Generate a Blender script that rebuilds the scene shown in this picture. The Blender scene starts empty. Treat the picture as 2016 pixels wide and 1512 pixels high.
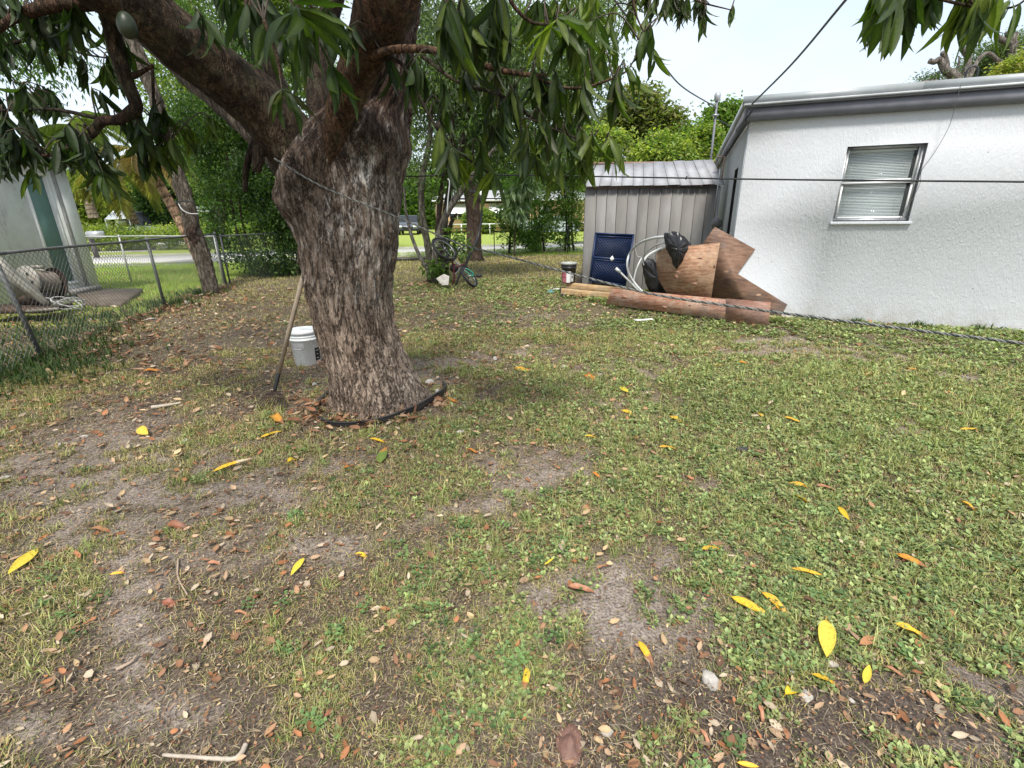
import bpy, math, random
import numpy as np
from mathutils import Vector, Matrix, Euler

# ------------------------------------------------------------------ camera, sky, sun, exposure
scn = bpy.context.scene
COL = scn.collection
FPX = 930.0                      # focal length in pixels of the 2016 px wide photograph
PITCH = math.atan(331 / FPX)
ROLL = math.atan(0.0125)
EYE = np.array([0.0, 0.0, 1.5])
_F = np.array([0, math.cos(PITCH), -math.sin(PITCH)])
_U0 = np.array([0, math.sin(PITCH), math.cos(PITCH)])
_X0 = np.array([1.0, 0, 0])
_R = math.cos(ROLL) * _X0 - math.sin(ROLL) * _U0
_U = math.sin(ROLL) * _X0 + math.cos(ROLL) * _U0
cam_d = bpy.data.cameras.new('camera')
cam_d.sensor_width = 36
cam_d.lens = 36 * FPX / 2016
cam_d.clip_start = 0.02
cam_d.clip_end = 1200
cam = bpy.data.objects.new('camera', cam_d)
COL.objects.link(cam)
m = Matrix.Identity(4)
for i in range(3):
    m[i][0] = _R[i]; m[i][1] = _U[i]; m[i][2] = -_F[i]; m[i][3] = EYE[i]
cam.matrix_world = m
scn.camera = cam

SUN_DIR = Vector((0.02, -0.76, 1.25)).normalized()       # towards the sun
world = bpy.data.worlds.new('World'); scn.world = world
world.use_nodes = True
nt = world.node_tree; nt.nodes.clear()
def wn(t, **k):
    n = nt.nodes.new(t)
    for a, b in k.items(): setattr(n, a, b)
    return n
wo = wn('ShaderNodeOutputWorld'); bg = wn('ShaderNodeBackground')
sky = wn('ShaderNodeTexSky', sky_type='NISHITA', sun_disc=False)
sky.sun_elevation = math.asin(SUN_DIR.z)
sky.sun_rotation = math.atan2(SUN_DIR.x, SUN_DIR.y)
sky.air_density = 1.0; sky.dust_density = 2.0
tc = wn('ShaderNodeTexCoord'); mp = wn('ShaderNodeMapping'); mp.inputs['Scale'].default_value = (1, 1, 2.2)
nz = wn('ShaderNodeTexNoise'); nz.inputs['Scale'].default_value = 2.2; nz.inputs['Detail'].default_value = 6
nz.inputs['Roughness'].default_value = 0.5
rp = wn('ShaderNodeValToRGB'); rp.color_ramp.elements[0].position = 0.3; rp.color_ramp.elements[1].position = 0.72
rp.color_ramp.elements[0].color = (0.52, 0.52, 0.52, 1); rp.color_ramp.elements[1].color = (0.97, 0.97, 0.97, 1)
mx = wn('ShaderNodeMix', data_type='RGBA')
mx.inputs['B'].default_value = (4.1, 4.45, 4.8, 1)        # thin high cloud veil
nt.links.new(tc.outputs['Generated'], mp.inputs['Vector']); nt.links.new(mp.outputs['Vector'], nz.inputs['Vector'])
nt.links.new(nz.outputs['Fac'], rp.inputs['Fac']); nt.links.new(rp.outputs['Color'], mx.inputs['Factor'])
nt.links.new(sky.outputs['Color'], mx.inputs['A']); nt.links.new(mx.outputs['Result'], bg.inputs['Color'])
bg.inputs['Strength'].default_value = 0.125
nt.links.new(bg.outputs['Background'], wo.inputs['Surface'])

sun_d = bpy.data.lights.new('sun', 'SUN'); sun_d.energy = 2.2; sun_d.angle = math.radians(10)
sun_d.color = (1.0, 0.955, 0.88)
sun = bpy.data.objects.new('sun', sun_d); COL.objects.link(sun)
sun.rotation_euler = SUN_DIR.to_track_quat('Z', 'Y').to_euler()
scn.view_settings.view_transform = 'Standard'; scn.view_settings.look = 'None'
scn.view_settings.gamma = 1.0; scn.view_settings.use_curve_mapping = False
scn.view_settings.exposure = 1.08
scn.render.engine = 'CYCLES'
scn.cycles.max_bounces = 8; scn.cycles.diffuse_bounces = 4; scn.cycles.transparent_max_bounces = 8
scn.cycles.use_denoising = True

random.seed(7); RNG = np.random.default_rng(7)

# ------------------------------------------------------------------ coordinate helpers
def ray(x, y): return _F + _R * (x - 1008) / FPX - _U * (y - 756) / FPX
def gp(x, y, z=0.0):
    d = ray(x, y); return EYE + d * ((z - EYE[2]) / d[2])
def aty(x, y, Y):
    d = ray(x, y); return EYE + d * (Y / d[1])
def atd(x, y, D): return EYE + ray(x, y) * D
def onplane(x, y, P, n):
    d = ray(x, y); P = np.asarray(P, float); n = np.asarray(n, float)
    return EYE + d * (((P - EYE) @ n) / (d @ n))
def project(P):
    v = np.asarray(P, float) - EYE
    z = v @ _F
    zz = np.where(np.abs(z) < 1e-3, 1e-3, z)
    return 1008 + FPX * (v @ _R) / zz, 756 - FPX * (v @ _U) / zz, z

# value noise
_perm = np.random.default_rng(3).random((256, 256))
def vnoise(x, y):
    x = np.asarray(x, float); y = np.asarray(y, float)
    xi = np.floor(x).astype(int); yi = np.floor(y).astype(int)
    fx = x - xi; fy = y - yi
    fx = fx * fx * (3 - 2 * fx); fy = fy * fy * (3 - 2 * fy)
    a = _perm[xi & 255, yi & 255]; b = _perm[(xi + 1) & 255, yi & 255]
    c = _perm[xi & 255, (yi + 1) & 255]; d = _perm[(xi + 1) & 255, (yi + 1) & 255]
    return (a * (1 - fx) + b * fx) * (1 - fy) + (c * (1 - fx) + d * fx) * fy
def fbm(x, y, o=4, g=0.5):
    s = 0; a = 1; t = 0
    for k in range(o):
        s = s + a * vnoise(x * 2 ** k + 17.3 * k, y * 2 ** k + 5.1 * k); t += a; a *= g
    return s / t

TRUNK = np.array([-1.08, 3.78])
def hgt(x, y):
    x = np.asarray(x, float); y = np.asarray(y, float)
    r = np.hypot(x, y)
    near = np.clip(1 - (r - 9) / 5, 0, 1)
    h = 0.05 * (fbm(x * 0.7, y * 0.7, 3) - 0.5) + 0.012 * (fbm(x * 5, y * 5, 2) - 0.5)
    dt = np.hypot(x - TRUNK[0], y - TRUNK[1])
    sa = np.clip(((x - 1.5) * 2.15 - (y - 8.25) * 1.9) / 8.23, 0, 1); ds = np.hypot(x - 1.5 - 2.15 * sa, y - 8.25 + 1.9 * sa)
    h = h + 0.10 * np.exp(-(ds / 0.40) ** 2)          # low rise under the boards by the shed
    return near * h + 0.05 * np.exp(-(dt / 0.55) ** 2)

# ------------------------------------------------------------------ mesh helpers
class NB:
    """node helper for one material"""
    def __init__(s, name):
        s.m = bpy.data.materials.new(name); s.m.use_nodes = True
        s.t = s.m.node_tree; s.t.nodes.clear()
        s.out = s.n('ShaderNodeOutputMaterial')
        s.bsdf = s.n('ShaderNodeBsdfPrincipled'); s.l(s.bsdf.outputs[0], s.out.inputs['Surface'])
        s.co = s.n('ShaderNodeTexCoord').outputs['Object']
    def n(s, t, **k):
        x = s.t.nodes.new(t)
        for a, b in k.items(): setattr(x, a, b)
        return x
    def l(s, a, b): s.t.links.new(a, b)
    def mapv(s, scale=(1, 1, 1), rot=(0, 0, 0)):
        x = s.n('ShaderNodeMapping'); x.inputs['Scale'].default_value = scale; x.inputs['Rotation'].default_value = rot
        s.l(s.co, x.inputs['Vector']); return x.outputs[0]
    def noise(s, scale, detail=4, vec=None, rough=0.55, dist=0.0):
        x = s.n('ShaderNodeTexNoise'); x.inputs['Scale'].default_value = scale; x.inputs['Detail'].default_value = detail
        x.inputs['Roughness'].default_value = rough; x.inputs['Distortion'].default_value = dist
        s.l(vec if vec is not None else s.co, x.inputs['Vector']); return x.outputs['Fac']
    def ramp(s, f, p0, p1, c0=(0, 0, 0), c1=(1, 1, 1)):
        x = s.n('ShaderNodeValToRGB'); e = x.color_ramp.elements
        e[0].position = p0; e[1].position = p1; e[0].color = (*c0, 1); e[1].color = (*c1, 1)
        s.l(f, x.inputs['Fac']); return x.outputs['Color']
    def mix(s, f, a, b, blend='MIX'):
        x = s.n('ShaderNodeMix', data_type='RGBA', blend_type=blend)
        for v, i in ((f, 'Factor'), (a, 'A'), (b, 'B')):
            if isinstance(v, (tuple, list)): x.inputs[i].default_value = (*v, 1)
            elif isinstance(v, (int, float)): x.inputs[i].default_value = v
            else: s.l(v, x.inputs[i])
        return x.outputs['Result']
    def math(s, op, a, b=0.0):
        x = s.n('ShaderNodeMath', operation=op)
        for v, i in ((a, 0), (b, 1)):
            if isinstance(v, (int, float)): x.inputs[i].default_value = v
            else: s.l(v, x.inputs[i])
        return x.outputs[0]
    def attr(s, name='Col'):
        x = s.n('ShaderNodeAttribute'); x.attribute_name = name; return x.outputs['Color']
    def base(s, c):
        if isinstance(c, tuple): s.bsdf.inputs['Base Color'].default_value = (*c, 1)
        else: s.l(c, s.bsdf.inputs['Base Color'])
    def bump(s, h, strength=0.4, dist=0.01):
        x = s.n('ShaderNodeBump'); x.inputs['Strength'].default_value = strength; x.inputs['Distance'].default_value = dist
        s.l(h, x.inputs['Height']); s.l(x.outputs[0], s.bsdf.inputs['Normal'])
    def rough(s, r, metal=0.0, spec=0.5):
        s.bsdf.inputs['Roughness'].default_value = r; s.bsdf.inputs['Metallic'].default_value = metal
        s.bsdf.inputs['Specular IOR Level'].default_value = spec

def simple(name, c1, c2=None, scale=8, rough=0.6, metal=0.0, bump=0.2, stretch=(1, 1, 1), spec=0.4, dirt=None, bscale=None):
    b = NB(name)
    c2 = c2 or tuple(v * 0.75 for v in c1)
    v = b.mapv(stretch)
    f = b.noise(scale, 6, v)
    c = b.mix(b.ramp(f, 0.3, 0.7), c1, c2)
    if dirt:
        g = b.noise(scale * 0.35, 5, v, 0.65)
        c = b.mix(b.math('MULTIPLY', b.ramp(g, 0.5, 0.72), dirt[1]), c, dirt[0])
    b.base(c); b.rough(rough, metal, spec)
    b.bump(b.noise((bscale or scale * 5), 5, v), bump, 0.006)
    return b.m

def vcolmat(name, rough=0.6, trans=0.0, spec=0.4, bump=None, vary=None):
    b = NB(name)
    c = b.attr()
    if vary:
        c = b.mix(1.0, c, b.ramp(b.noise(vary, 3), 0.3, 0.7, (0.7, 0.7, 0.7), (1.25, 1.25, 1.2)), 'MULTIPLY')
    b.base(c); b.rough(rough, 0, spec)
    if bump: b.bump(b.noise(bump, 4), 0.4, 0.004)
    if trans:
        t = b.n('ShaderNodeBsdfTranslucent'); mxs = b.n('ShaderNodeMixShader'); mxs.inputs[0].default_value = trans
        c2 = b.mix(1.0, c, (1.15, 1.3, 0.55), 'MULTIPLY')
        b.l(c2, t.inputs['Color']); b.l(b.bsdf.outputs[0], mxs.inputs[1]); b.l(t.outputs[0], mxs.inputs[2])
        b.l(mxs.outputs[0], b.out.inputs['Surface'])
    return b.m

def wloc(o):
    l = np.zeros(3)
    while o is not None:
        l = l + np.array(o.location); o = o.parent
    return l

def mesh_np(name, V, F, cols=None, smooth=False):
    """V (n,3); F: list of arrays each (m,k) of k-gons"""
    if isinstance(F, np.ndarray): F = [F]
    me = bpy.data.meshes.new(name)
    V = np.asarray(V, np.float32)
    me.vertices.add(len(V)); me.vertices.foreach_set('co', V.ravel())
    loops = np.concatenate([f.ravel() for f in F]).astype(np.int32)
    tot = np.concatenate([np.full(len(f), f.shape[1], np.int32) for f in F])
    start = np.concatenate([[0], np.cumsum(tot)[:-1]]).astype(np.int32)
    me.loops.add(len(loops)); me.loops.foreach_set('vertex_index', loops)
    me.polygons.add(len(tot)); me.polygons.foreach_set('loop_start', start)
    if smooth: me.polygons.foreach_set('use_smooth', np.ones(len(tot), bool))
    me.update(calc_edges=True)
    if cols is not None:
        a = me.color_attributes.new('Col', 'FLOAT_COLOR', 'POINT')
        c = np.ones((len(V), 4), np.float32); c[:, :3] = cols
        a.data.foreach_set('color', c.ravel())
    return me

def link(name, me, mat_, parent=None, loc=None):
    o = bpy.data.objects.new(name, me)
    if mat_ is not None and len(me.materials) == 0: me.materials.append(mat_)
    if parent is not None: o.parent = parent
    if loc is not None: o.location = loc
    COL.objects.link(o)
    return o

def tag(o, label=None, cat=None, group=None, kind=None):
    if label: o['label'] = label
    if cat: o['category'] = cat
    if group: o['group'] = group
    if kind: o['kind'] = kind
    return o

def thing(name, label, cat, loc=(0, 0, 0), group=None):
    o = bpy.data.objects.new(name, None); o.empty_display_size = 0.2
    COL.objects.link(o); o.location = [float(v) for v in loc]
    return tag(o, label, cat, group)

class MB:
    """collects world-space geometry and builds ONE mesh object"""
    def __init__(s): s.V = []; s.F = {}; s.n = 0; s.C = []
    def add(s, V, F, col=None):
        V = np.asarray(V, float)
        if isinstance(F, np.ndarray): F = [F]
        for f in F:
            f = np.asarray(f, np.int32)
            if len(f): s.F.setdefault(f.shape[1], []).append(f + s.n)
        s.V.append(V); s.n += len(V)
        s.C.append(np.tile(np.asarray(col if col is not None else (0.5, 0.5, 0.5), float), (len(V), 1)) if (col is None or np.ndim(col) == 1) else np.asarray(col))
        return s
    def box(s, c, size, ax=None, col=None):
        c = np.asarray(c, float); h = np.asarray(size, float) / 2
        ax = np.eye(3) if ax is None else np.asarray(ax, float)      # rows = axes
        sg = np.array([[-1, -1, -1], [1, -1, -1], [1, 1, -1], [-1, 1, -1], [-1, -1, 1], [1, -1, 1], [1, 1, 1], [-1, 1, 1]])
        return s.add(c + (sg * h) @ ax, np.array([[0, 3, 2, 1], [4, 5, 6, 7], [0, 1, 5, 4], [1, 2, 6, 5], [2, 3, 7, 6], [3, 0, 4, 7]]), col)
    def tube(s, P, r, seg=8, col=None, cap=True, rough=0.0, closed=False):
        P = np.asarray(P, float); n = len(P)
        r = np.full(n, float(r)) if np.ndim(r) == 0 else np.asarray(r, float)
        if closed: T = np.roll(P, -1, 0) - np.roll(P, 1, 0)
        else: T = np.gradient(P, axis=0)
        T = T / (np.linalg.norm(T, axis=1)[:, None] + 1e-12)
        up = np.array([0.13, 0.21, 1.0]) if abs(T[0][2]) < 0.9 else np.array([1.0, 0.1, 0.0])
        a = np.cross(T[0], up); a /= np.linalg.norm(a)
        A = []
        for i in range(n):
            a = a - T[i] * (a @ T[i]); a /= np.linalg.norm(a) + 1e-12; A.append(a)
        A = np.array(A); B = np.cross(T, A)
        th = np.linspace(0, 2 * math.pi, seg, endpoint=False)
        rr = r[:, None] * np.ones(seg)
        if rough:
            ii, jj = np.meshgrid(np.arange(n), np.arange(seg), indexing='ij')
            rr = rr * (1 + rough * (_perm[(ii * 3 + 7) & 255, (jj * 5 + 11) & 255] - 0.5) * 2)
        V = P[:, None, :] + rr[..., None] * (np.cos(th)[None, :, None] * A[:, None, :] + np.sin(th)[None, :, None] * B[:, None, :])
        V = V.reshape(-1, 3)
        i, j = np.meshgrid(np.arange(n if closed else n - 1), np.arange(seg), indexing='ij')
        i2 = (i + 1) % n; j2 = (j + 1) % seg
        Q = np.stack([i * seg + j, i * seg + j2, i2 * seg + j2, i2 * seg + j], -1).reshape(-1, 4)
        Fs = [Q]
        if cap and not closed:
            Fs.append(np.arange(seg)[::-1].reshape(1, -1)); Fs.append((np.arange(seg) + (n - 1) * seg).reshape(1, -1))
        return s.add(V, Fs, col)
    def lathe(s, prof, c, seg=32, ax=None, col=None):
        """prof: list (r, z)"""
        ax = np.eye(3) if ax is None else np.asarray(ax, float)
        prof = np.asarray(prof, float); n = len(prof)
        th = np.linspace(0, 2 * math.pi, seg, endpoint=False)
        V = np.stack([prof[:, 0:1] * np.cos(th), prof[:, 0:1] * np.sin(th), prof[:, 1:2] * np.ones(seg)], -1).reshape(-1, 3)
        i, j = np.meshgrid(np.arange(n - 1), np.arange(seg), indexing='ij'); j2 = (j + 1) % seg
        Q = np.stack([i * seg + j, i * seg + j2, (i + 1) * seg + j2, (i + 1) * seg + j], -1).reshape(-1, 4)
        return s.add(np.asarray(c, float) + V @ ax, Q, col)
    def prism(s, poly, d, col=None):
        """poly (n,3) planar ring, extruded by vector d"""
        poly = np.asarray(poly, float); n = len(poly)
        V = np.vstack([poly, poly + np.asarray(d, float)])
        j = np.arange(n); j2 = (j + 1) % n
        return s.add(V, [np.arange(n)[::-1].reshape(1, -1), (np.arange(n) + n).reshape(1, -1), np.stack([j, j2, j2 + n, j + n], -1)], col)
    def build(s, name, mat_, parent=None, smooth=False, loc=None, col=False, bevel=0):
        V = np.vstack(s.V)
        if parent is not None and loc is None: V = V - wloc(parent)
        if loc is not None: V = V - np.asarray(loc, float)
        F = [np.concatenate(v) for v in s.F.values()]
        me = mesh_np(name, V, F, np.vstack(s.C) if col else None, smooth)
        o = link(name, me, mat_, parent, None if loc is None else [float(v) for v in loc])
        if bevel:
            b = o.modifiers.new('bevel', 'BEVEL'); b.width = bevel; b.segments = 2; b.limit_method = 'ANGLE'
        return o

def smooth_path(P, n=24):
    """Catmull-Rom through rows of P (any columns)"""
    P = np.asarray(P, float); m = len(P)
    Q = np.vstack([2 * P[0] - P[1], P, 2 * P[-1] - P[-2]])
    out = []
    for i in range(m - 1):
        p0, p1, p2, p3 = Q[i], Q[i + 1], Q[i + 2], Q[i + 3]
        k = max(2, int(round(n / (m - 1))))
        for t in np.linspace(0, 1, k, endpoint=False):
            out.append(0.5 * ((2 * p1) + (-p0 + p2) * t + (2 * p0 - 5 * p1 + 4 * p2 - p3) * t * t + (-p0 + 3 * p1 - 3 * p2 + p3) * t ** 3))
    out.append(P[-1])
    return np.array(out)

def pxpath(rows):
    """rows (px, py, depth Y [, r]) -> world points, radii"""
    P = np.array([aty(r[0], r[1], r[2]) for r in rows])
    if len(rows[0]) > 3: return P, np.array([r[3] for r in rows])
    return P

def frames(D, up=None):
    """rotation matrices (N,3,3) rows: X side, Y along D, Z normal closest to up"""
    D = D / (np.linalg.norm(D, axis=1)[:, None] + 1e-9)
    if up is None: up = np.tile([0, 0, 1.0], (len(D), 1))
    X = np.cross(D, up); nx = np.linalg.norm(X, axis=1)[:, None]
    alt = np.tile([1.0, 0.2, 0], (len(D), 1))
    X = np.where(nx < 0.05, alt, X); X = X - D * np.sum(X * D, 1)[:, None]
    X /= np.linalg.norm(X, axis=1)[:, None]
    Z = np.cross(X, D)
    return np.stack([X, D, Z], 1)

def instances(V, F, Rm, L, S, C, vc=None):
    """V(n,3) F(m,k) ; Rm (N,3,3) rows axes ; L (N,3); S (N,) or (N,3); C (N,3); vc (n,) or (n,3) multiplier"""
    N = len(L); n = len(V)
    S = np.asarray(S, float)
    if S.ndim == 1: S = np.repeat(S[:, None], 3, 1)
    VV = V[None] * S[:, None, :]
    W = np.einsum('nvk,nkj->nvj', VV, Rm) + L[:, None, :]
    FF = F[None] + (np.arange(N) * n)[:, None, None]
    if vc is None: vc = np.ones((n, 3))
    vc = np.asarray(vc, float)
    if vc.ndim == 1: vc = np.repeat(vc[:, None], 3, 1)
    CC = C[:, None, :] * vc[None]
    return W.reshape(-1, 3), FF.reshape(-1, F.shape[1]), CC.reshape(-1, 3)

def rand_rot(D, ang):
    """random up vectors around D"""
    N = len(D)
    u = RNG.normal(size=(N, 3)); return u / np.linalg.norm(u, axis=1)[:, None]
# ================================================================== SETTING: ground, road, lawns
FENCE_D = np.array([-0.257, 1.0]); FENCE_D /= np.linalg.norm(FENCE_D)
def fence_x(y): return -5.47 - 0.2400 * (np.asarray(y, float) - 5.32)

# bare or dark areas of the yard: centre and radii read in the photograph, weights
BARE = [(150, 960, 260, 110, 1.0), (265, 1230, 60, 110, 0.9), (480, 960, 140, 60, 0.7), (350, 1420, 130, 45, 0.6), (60, 1420, 110, 60, 0.6),
        (870, 715, 70, 18, 1.2), (1010, 690, 90, 14, 0.8), (1060, 930, 130, 45, 0.6), (1150, 1180, 130, 75, 0.9), (1290, 1215, 120, 60, 0.8),
        (1250, 800, 110, 30, 0.6), (1200, 740, 110, 30, 0.5), (1780, 843, 60, 24, 1.0), (1650, 700, 200, 26, 0.6), (1490, 680, 110, 16, 0.6),
        (1890, 735, 80, 16, 0.6), (1930, 870, 60, 20, 0.6), (1720, 1440, 330, 95, 1.1), (1480, 1370, 170, 70, 0.8), (1970, 1330, 110, 50, 0.8),
        (1250, 1420, 240, 60, 0.6), (950, 1260, 120, 40, 0.4), (840, 1010, 90, 30, 0.4), (1010, 1000, 80, 30, 0.5), (1380, 1090, 100, 30, 0.5),
        (520, 1090, 160, 40, 0.6), (700, 1070, 60, 30, 0.5), (560, 700, 170, 45, 0.6), (1030, 620, 70, 12, 0.4), (740, 800, 150, 60, 1.2),
        (650, 920, 110, 25, 0.35), (1200, 560, 50, 8, 0.3), (200, 840, 110, 30, 0.8), (1420, 960, 60, 20, 0.4), (880, 1090, 60, 20, 0.4)]
DARK = [(1700, 1420, 360, 110, 1.0), (1330, 1380, 260, 100, 0.7), (560, 690, 240, 80, 0.8), (260, 760, 260, 80, 0.8), (1150, 1470, 300, 60, 0.6),
        (100, 830, 180, 40, 0.6), (740, 810, 150, 50, 0.7), (430, 1040, 140, 50, 0.4), (1470, 885, 50, 16, 0.5), (330, 1050, 60, 30, 0.6), (640, 860, 120, 40, 0.4)]
LUSH = [(900, 725, 70, 16, 0.8), (1500, 800, 260, 70, 0.6), (1780, 960, 320, 130, 0.8), (1700, 1120, 260, 90, 0.7), (1900, 1180, 150, 140, 0.8),
        (400, 775, 90, 16, 0.7), (60, 740, 90, 70, 1.5), (600, 1300, 120, 60, 0.4), (840, 1400, 120, 60, 0.4), (460, 830, 90, 18, 0.6),
        (800, 850, 90, 20, 0.6), (1350, 780, 80, 16, 0.4), (1400, 660, 200, 16, 0.4), (900, 560, 200, 30, 0.4), (1640, 1200, 100, 60, 0.4), (100, 1160, 100, 40, 0.5)]
def blobs(px, py, L):
    s = np.zeros_like(px)
    for cx, cy, rx, ry, w in L:
        s = s + w * np.exp(-(((px - cx) / rx) ** 2 + ((py - cy) / ry) ** 2) * 0.9)
    return s
def fields(x, y):
    x = np.asarray(x, float); y = np.asarray(y, float)
    px, py, z = project(np.stack([x, y, np.zeros_like(x)], -1))
    ok = (z > 0.4) & (np.hypot(x, y) < 14)
    px = np.where(ok, px, 1008.); py = np.where(ok, py, 450.)
    n1 = fbm(x * 1.1 + 3, y * 1.1, 4) - 0.5
    n2 = fbm(x * 4.5 + 31, y * 4.5 + 9, 4) - 0.5
    bare = np.where(ok, blobs(px, py, BARE), 0.0)
    dark = np.where(ok, blobs(px, py, DARK), 0.0)
    lush = np.where(ok, blobs(px, py, LUSH), 0.0)
    right = 1 / (1 + np.exp(-(px - 1050) / 200.0))
    rag = np.clip(0.35 + 3.2 * (fbm(x * 9 + 3, y * 9 + 70, 4) - 0.5) + 1.6 * (fbm(x * 26, y * 26 + 7, 2) - .5) + 0.55, 0, 1.6)
    bare = bare * rag; dark = dark * (0.6 + 0.4 * rag)
    g = 0.63 + 0.27 * right + 0.7 * n1 + 2.2 * n2 + 0.5 * lush - (0.74 + .40 * right) * bare - 0.40 * np.exp(-((px - 350) / 330) ** 2) * (py < 830)
    return np.clip(g, 0, 1), np.clip(bare + 0.5 * n2, 0, 1), np.clip(dark + 0.9 * n1, 0, 1), right, px, py, ok

def axis_coords(fine, lo, hi, step, grow, far):
    a = list(np.arange(lo, hi + 1e-6, step))
    s = step
    while a[-1] < far: s *= grow; a.append(a[-1] + s)
    s = step
    while a[0] > -far: s *= grow; a.insert(0, a[0] - s)
    return np.array(a)
gx = axis_coords(0, -7.5, 7.5, 0.05, 1.22, 420); gy = axis_coords(0, 0.3, 13.5, 0.05, 1.22, 420)
GX, GY = np.meshgrid(gx, gy, indexing='xy')
GZ = hgt(GX, GY)
gv = np.stack([GX, GY, GZ], -1).reshape(-1, 3)
nx_, ny_ = len(gx), len(gy)
ii, jj = np.meshgrid(np.arange(ny_ - 1), np.arange(nx_ - 1), indexing='ij')
gf = np.stack([ii * nx_ + jj, ii * nx_ + jj + 1, (ii + 1) * nx_ + jj + 1, (ii + 1) * nx_ + jj], -1).reshape(-1, 4)
g_, bare_, dark_, right_, px_, py_, ok_ = fields(gv[:, 0], gv[:, 1])
sand = np.array([0.37, 0.315, 0.275]); humus = np.array([0.075, 0.055, 0.043]); mossy_shade = np.array([0.09, 0.085, 0.045])
midc = np.array([0.165, 0.130, 0.100])
w1 = np.clip(bare_ * 1.5, 0, 1)[:, None]; w2 = np.clip(dark_, 0, 1)[:, None]
gc = midc * (1 - w1) + sand * w1
gc = gc * (1 - 0.8 * w2) + humus * 0.8 * w2
gc = gc * (1 - 0.35 * g_[:, None]) + mossy_shade * 0.35 * g_[:, None]  # soil darkened where grass is dense, painting the shaded gaps between blades
outx = gv[:, 0] < fence_x(gv[:, 1]) - 0.2
faraway = gv[:, 1] > 13.5
lawn = np.array([0.30, 0.38, 0.085])
wl = np.clip((np.where(outx & (gv[:, 1] > 7), 1.0, 0) + np.clip((gv[:, 1] - 20.0) / 3, 0, 1)), 0, 1)[:, None]
gc = gc * (1 - wl) + lawn * wl
b = NB('soil')
spk = b.noise(95, 6, None, 0.7); spk2 = b.noise(330, 3); spk3 = b.noise(24, 5, None, 0.65)
c = b.mix(1.0, b.attr(), b.ramp(spk, 0.32, 0.70, (0.25, 0.235, 0.225), (1.9, 1.87, 1.84)), 'MULTIPLY')
c = b.mix(1.0, c, b.ramp(spk3, 0.3, 0.7, (0.72, 0.7, 0.68), (1.25, 1.25, 1.25)), 'MULTIPLY')
c = b.mix(b.ramp(spk2, 0.66, 0.74), c, (0.42, 0.37, 0.33))
b.base(c); b.rough(0.95, 0, 0.15)
b.bump(b.math('ADD', b.math('MULTIPLY', spk3, 1.5), b.math('ADD', spk, b.math('MULTIPLY', spk2, 0.5))), 1.0, 0.016)
M_SOIL = b.m
ground = link('ground', mesh_np('ground', gv, gf, gc, True), M_SOIL); tag(ground, kind='structure')

# street beyond the fences, pale asphalt with a concrete kerb strip, and the footpath of the neighbour's lawn
M_ROAD = simple('asphalt_pale', (0.62, 0.59, 0.56), (0.54, 0.52, 0.49), 3, 0.9, bump=0.3)
M_CONC = simple('concrete', (0.45, 0.43, 0.40), (0.34, 0.32, 0.30), 4, 0.9, bump=0.3, dirt=((0.14, 0.12, 0.10), 0.6))
def strip(name, A, B, w, z, mt, h=0.12):
    A = np.array([*A, z - h / 2], float); B = np.array([*B, z - h / 2], float)
    d = B - A; L = np.linalg.norm(d); d /= L; nrm = np.array([-d[1], d[0], 0])
    o = MB().box((A + B) / 2, (L, w, h), [d, nrm, [0, 0, 1]]).build(name, mt)
    return tag(o, kind='structure')
strip('road', (-60, 7.2), (45, 35.6), 5.2, 0.012, M_ROAD)
strip('footpath', (-60, 2.2), (-6.2, 19.6), 0.9, 0.02, M_CONC)
strip('kerb', (-60, 10.6), (45, 39.0), 0.25, 0.05, M_CONC, 0.2)
strip('driveway', (-21, 24.6), (-26, 60), 5.0, 0.03, M_CONC)

# ------------------------------------------------------------------ ground cover
GRASS_M = vcolmat('grass_blade', 0.6, 0.3, 0.3)
WEED_M = vcolmat('weed_leaf', 0.5, 0.25, 0.4)
LITTER_M = vcolmat('dead_leaf', 0.75, 0.12, 0.25)
def scatter_yard(n, p_fn, rmin=0.75, rmax=14.0, power=1.0):
    """points in the yard sector; density ~ r^-power per m2, kept with probability p_fn"""
    n = int(n * 1.75); u = RNG.random(n); BK = 0.7; rmin = rmin + BK * .8; rmax = rmax + BK
    k = 2 - power
    if abs(k) < 1e-6: r = rmin * (rmax / rmin) ** u
    else: r = (rmin ** k + u * (rmax ** k - rmin ** k)) ** (1 / k)
    th = (RNG.random(n) * 2 - 1) * 1.20
    x = r * np.sin(th) * 1.0; y = r * np.cos(th) - BK; r = np.maximum(np.hypot(x, y), .75)
    keep = y > 0.15
    x, y, r = x[keep], y[keep], r[keep]
    keep = RNG.random(len(x)) < p_fn(x, y)
    x, y, r = x[keep], y[keep], r[keep]
    # not inside buildings or the trunk
    u_ = np.array([0.94176, -0.3363]); n_ = np.array([-0.3363, -0.94176])
    s = (x - 4.09) * n_[0] + (y - 6.96) * n_[1]
    t = (x - 4.09) * u_[0] + (y - 6.96) * u_[1]
    inside = (s < 0.02) & (t > -0.86)
    shed = (y > 9.88) & (y < 12.2) & (x > 1.48) & (x < 4.3)
    bld = (x < -9.05) & (y < 10.7)
    tr = np.hypot(x - TRUNK[0], y - TRUNK[1]) < 0.40
    k = ~(inside | shed | bld | tr)
    return x[k], y[k], r[k]

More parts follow.
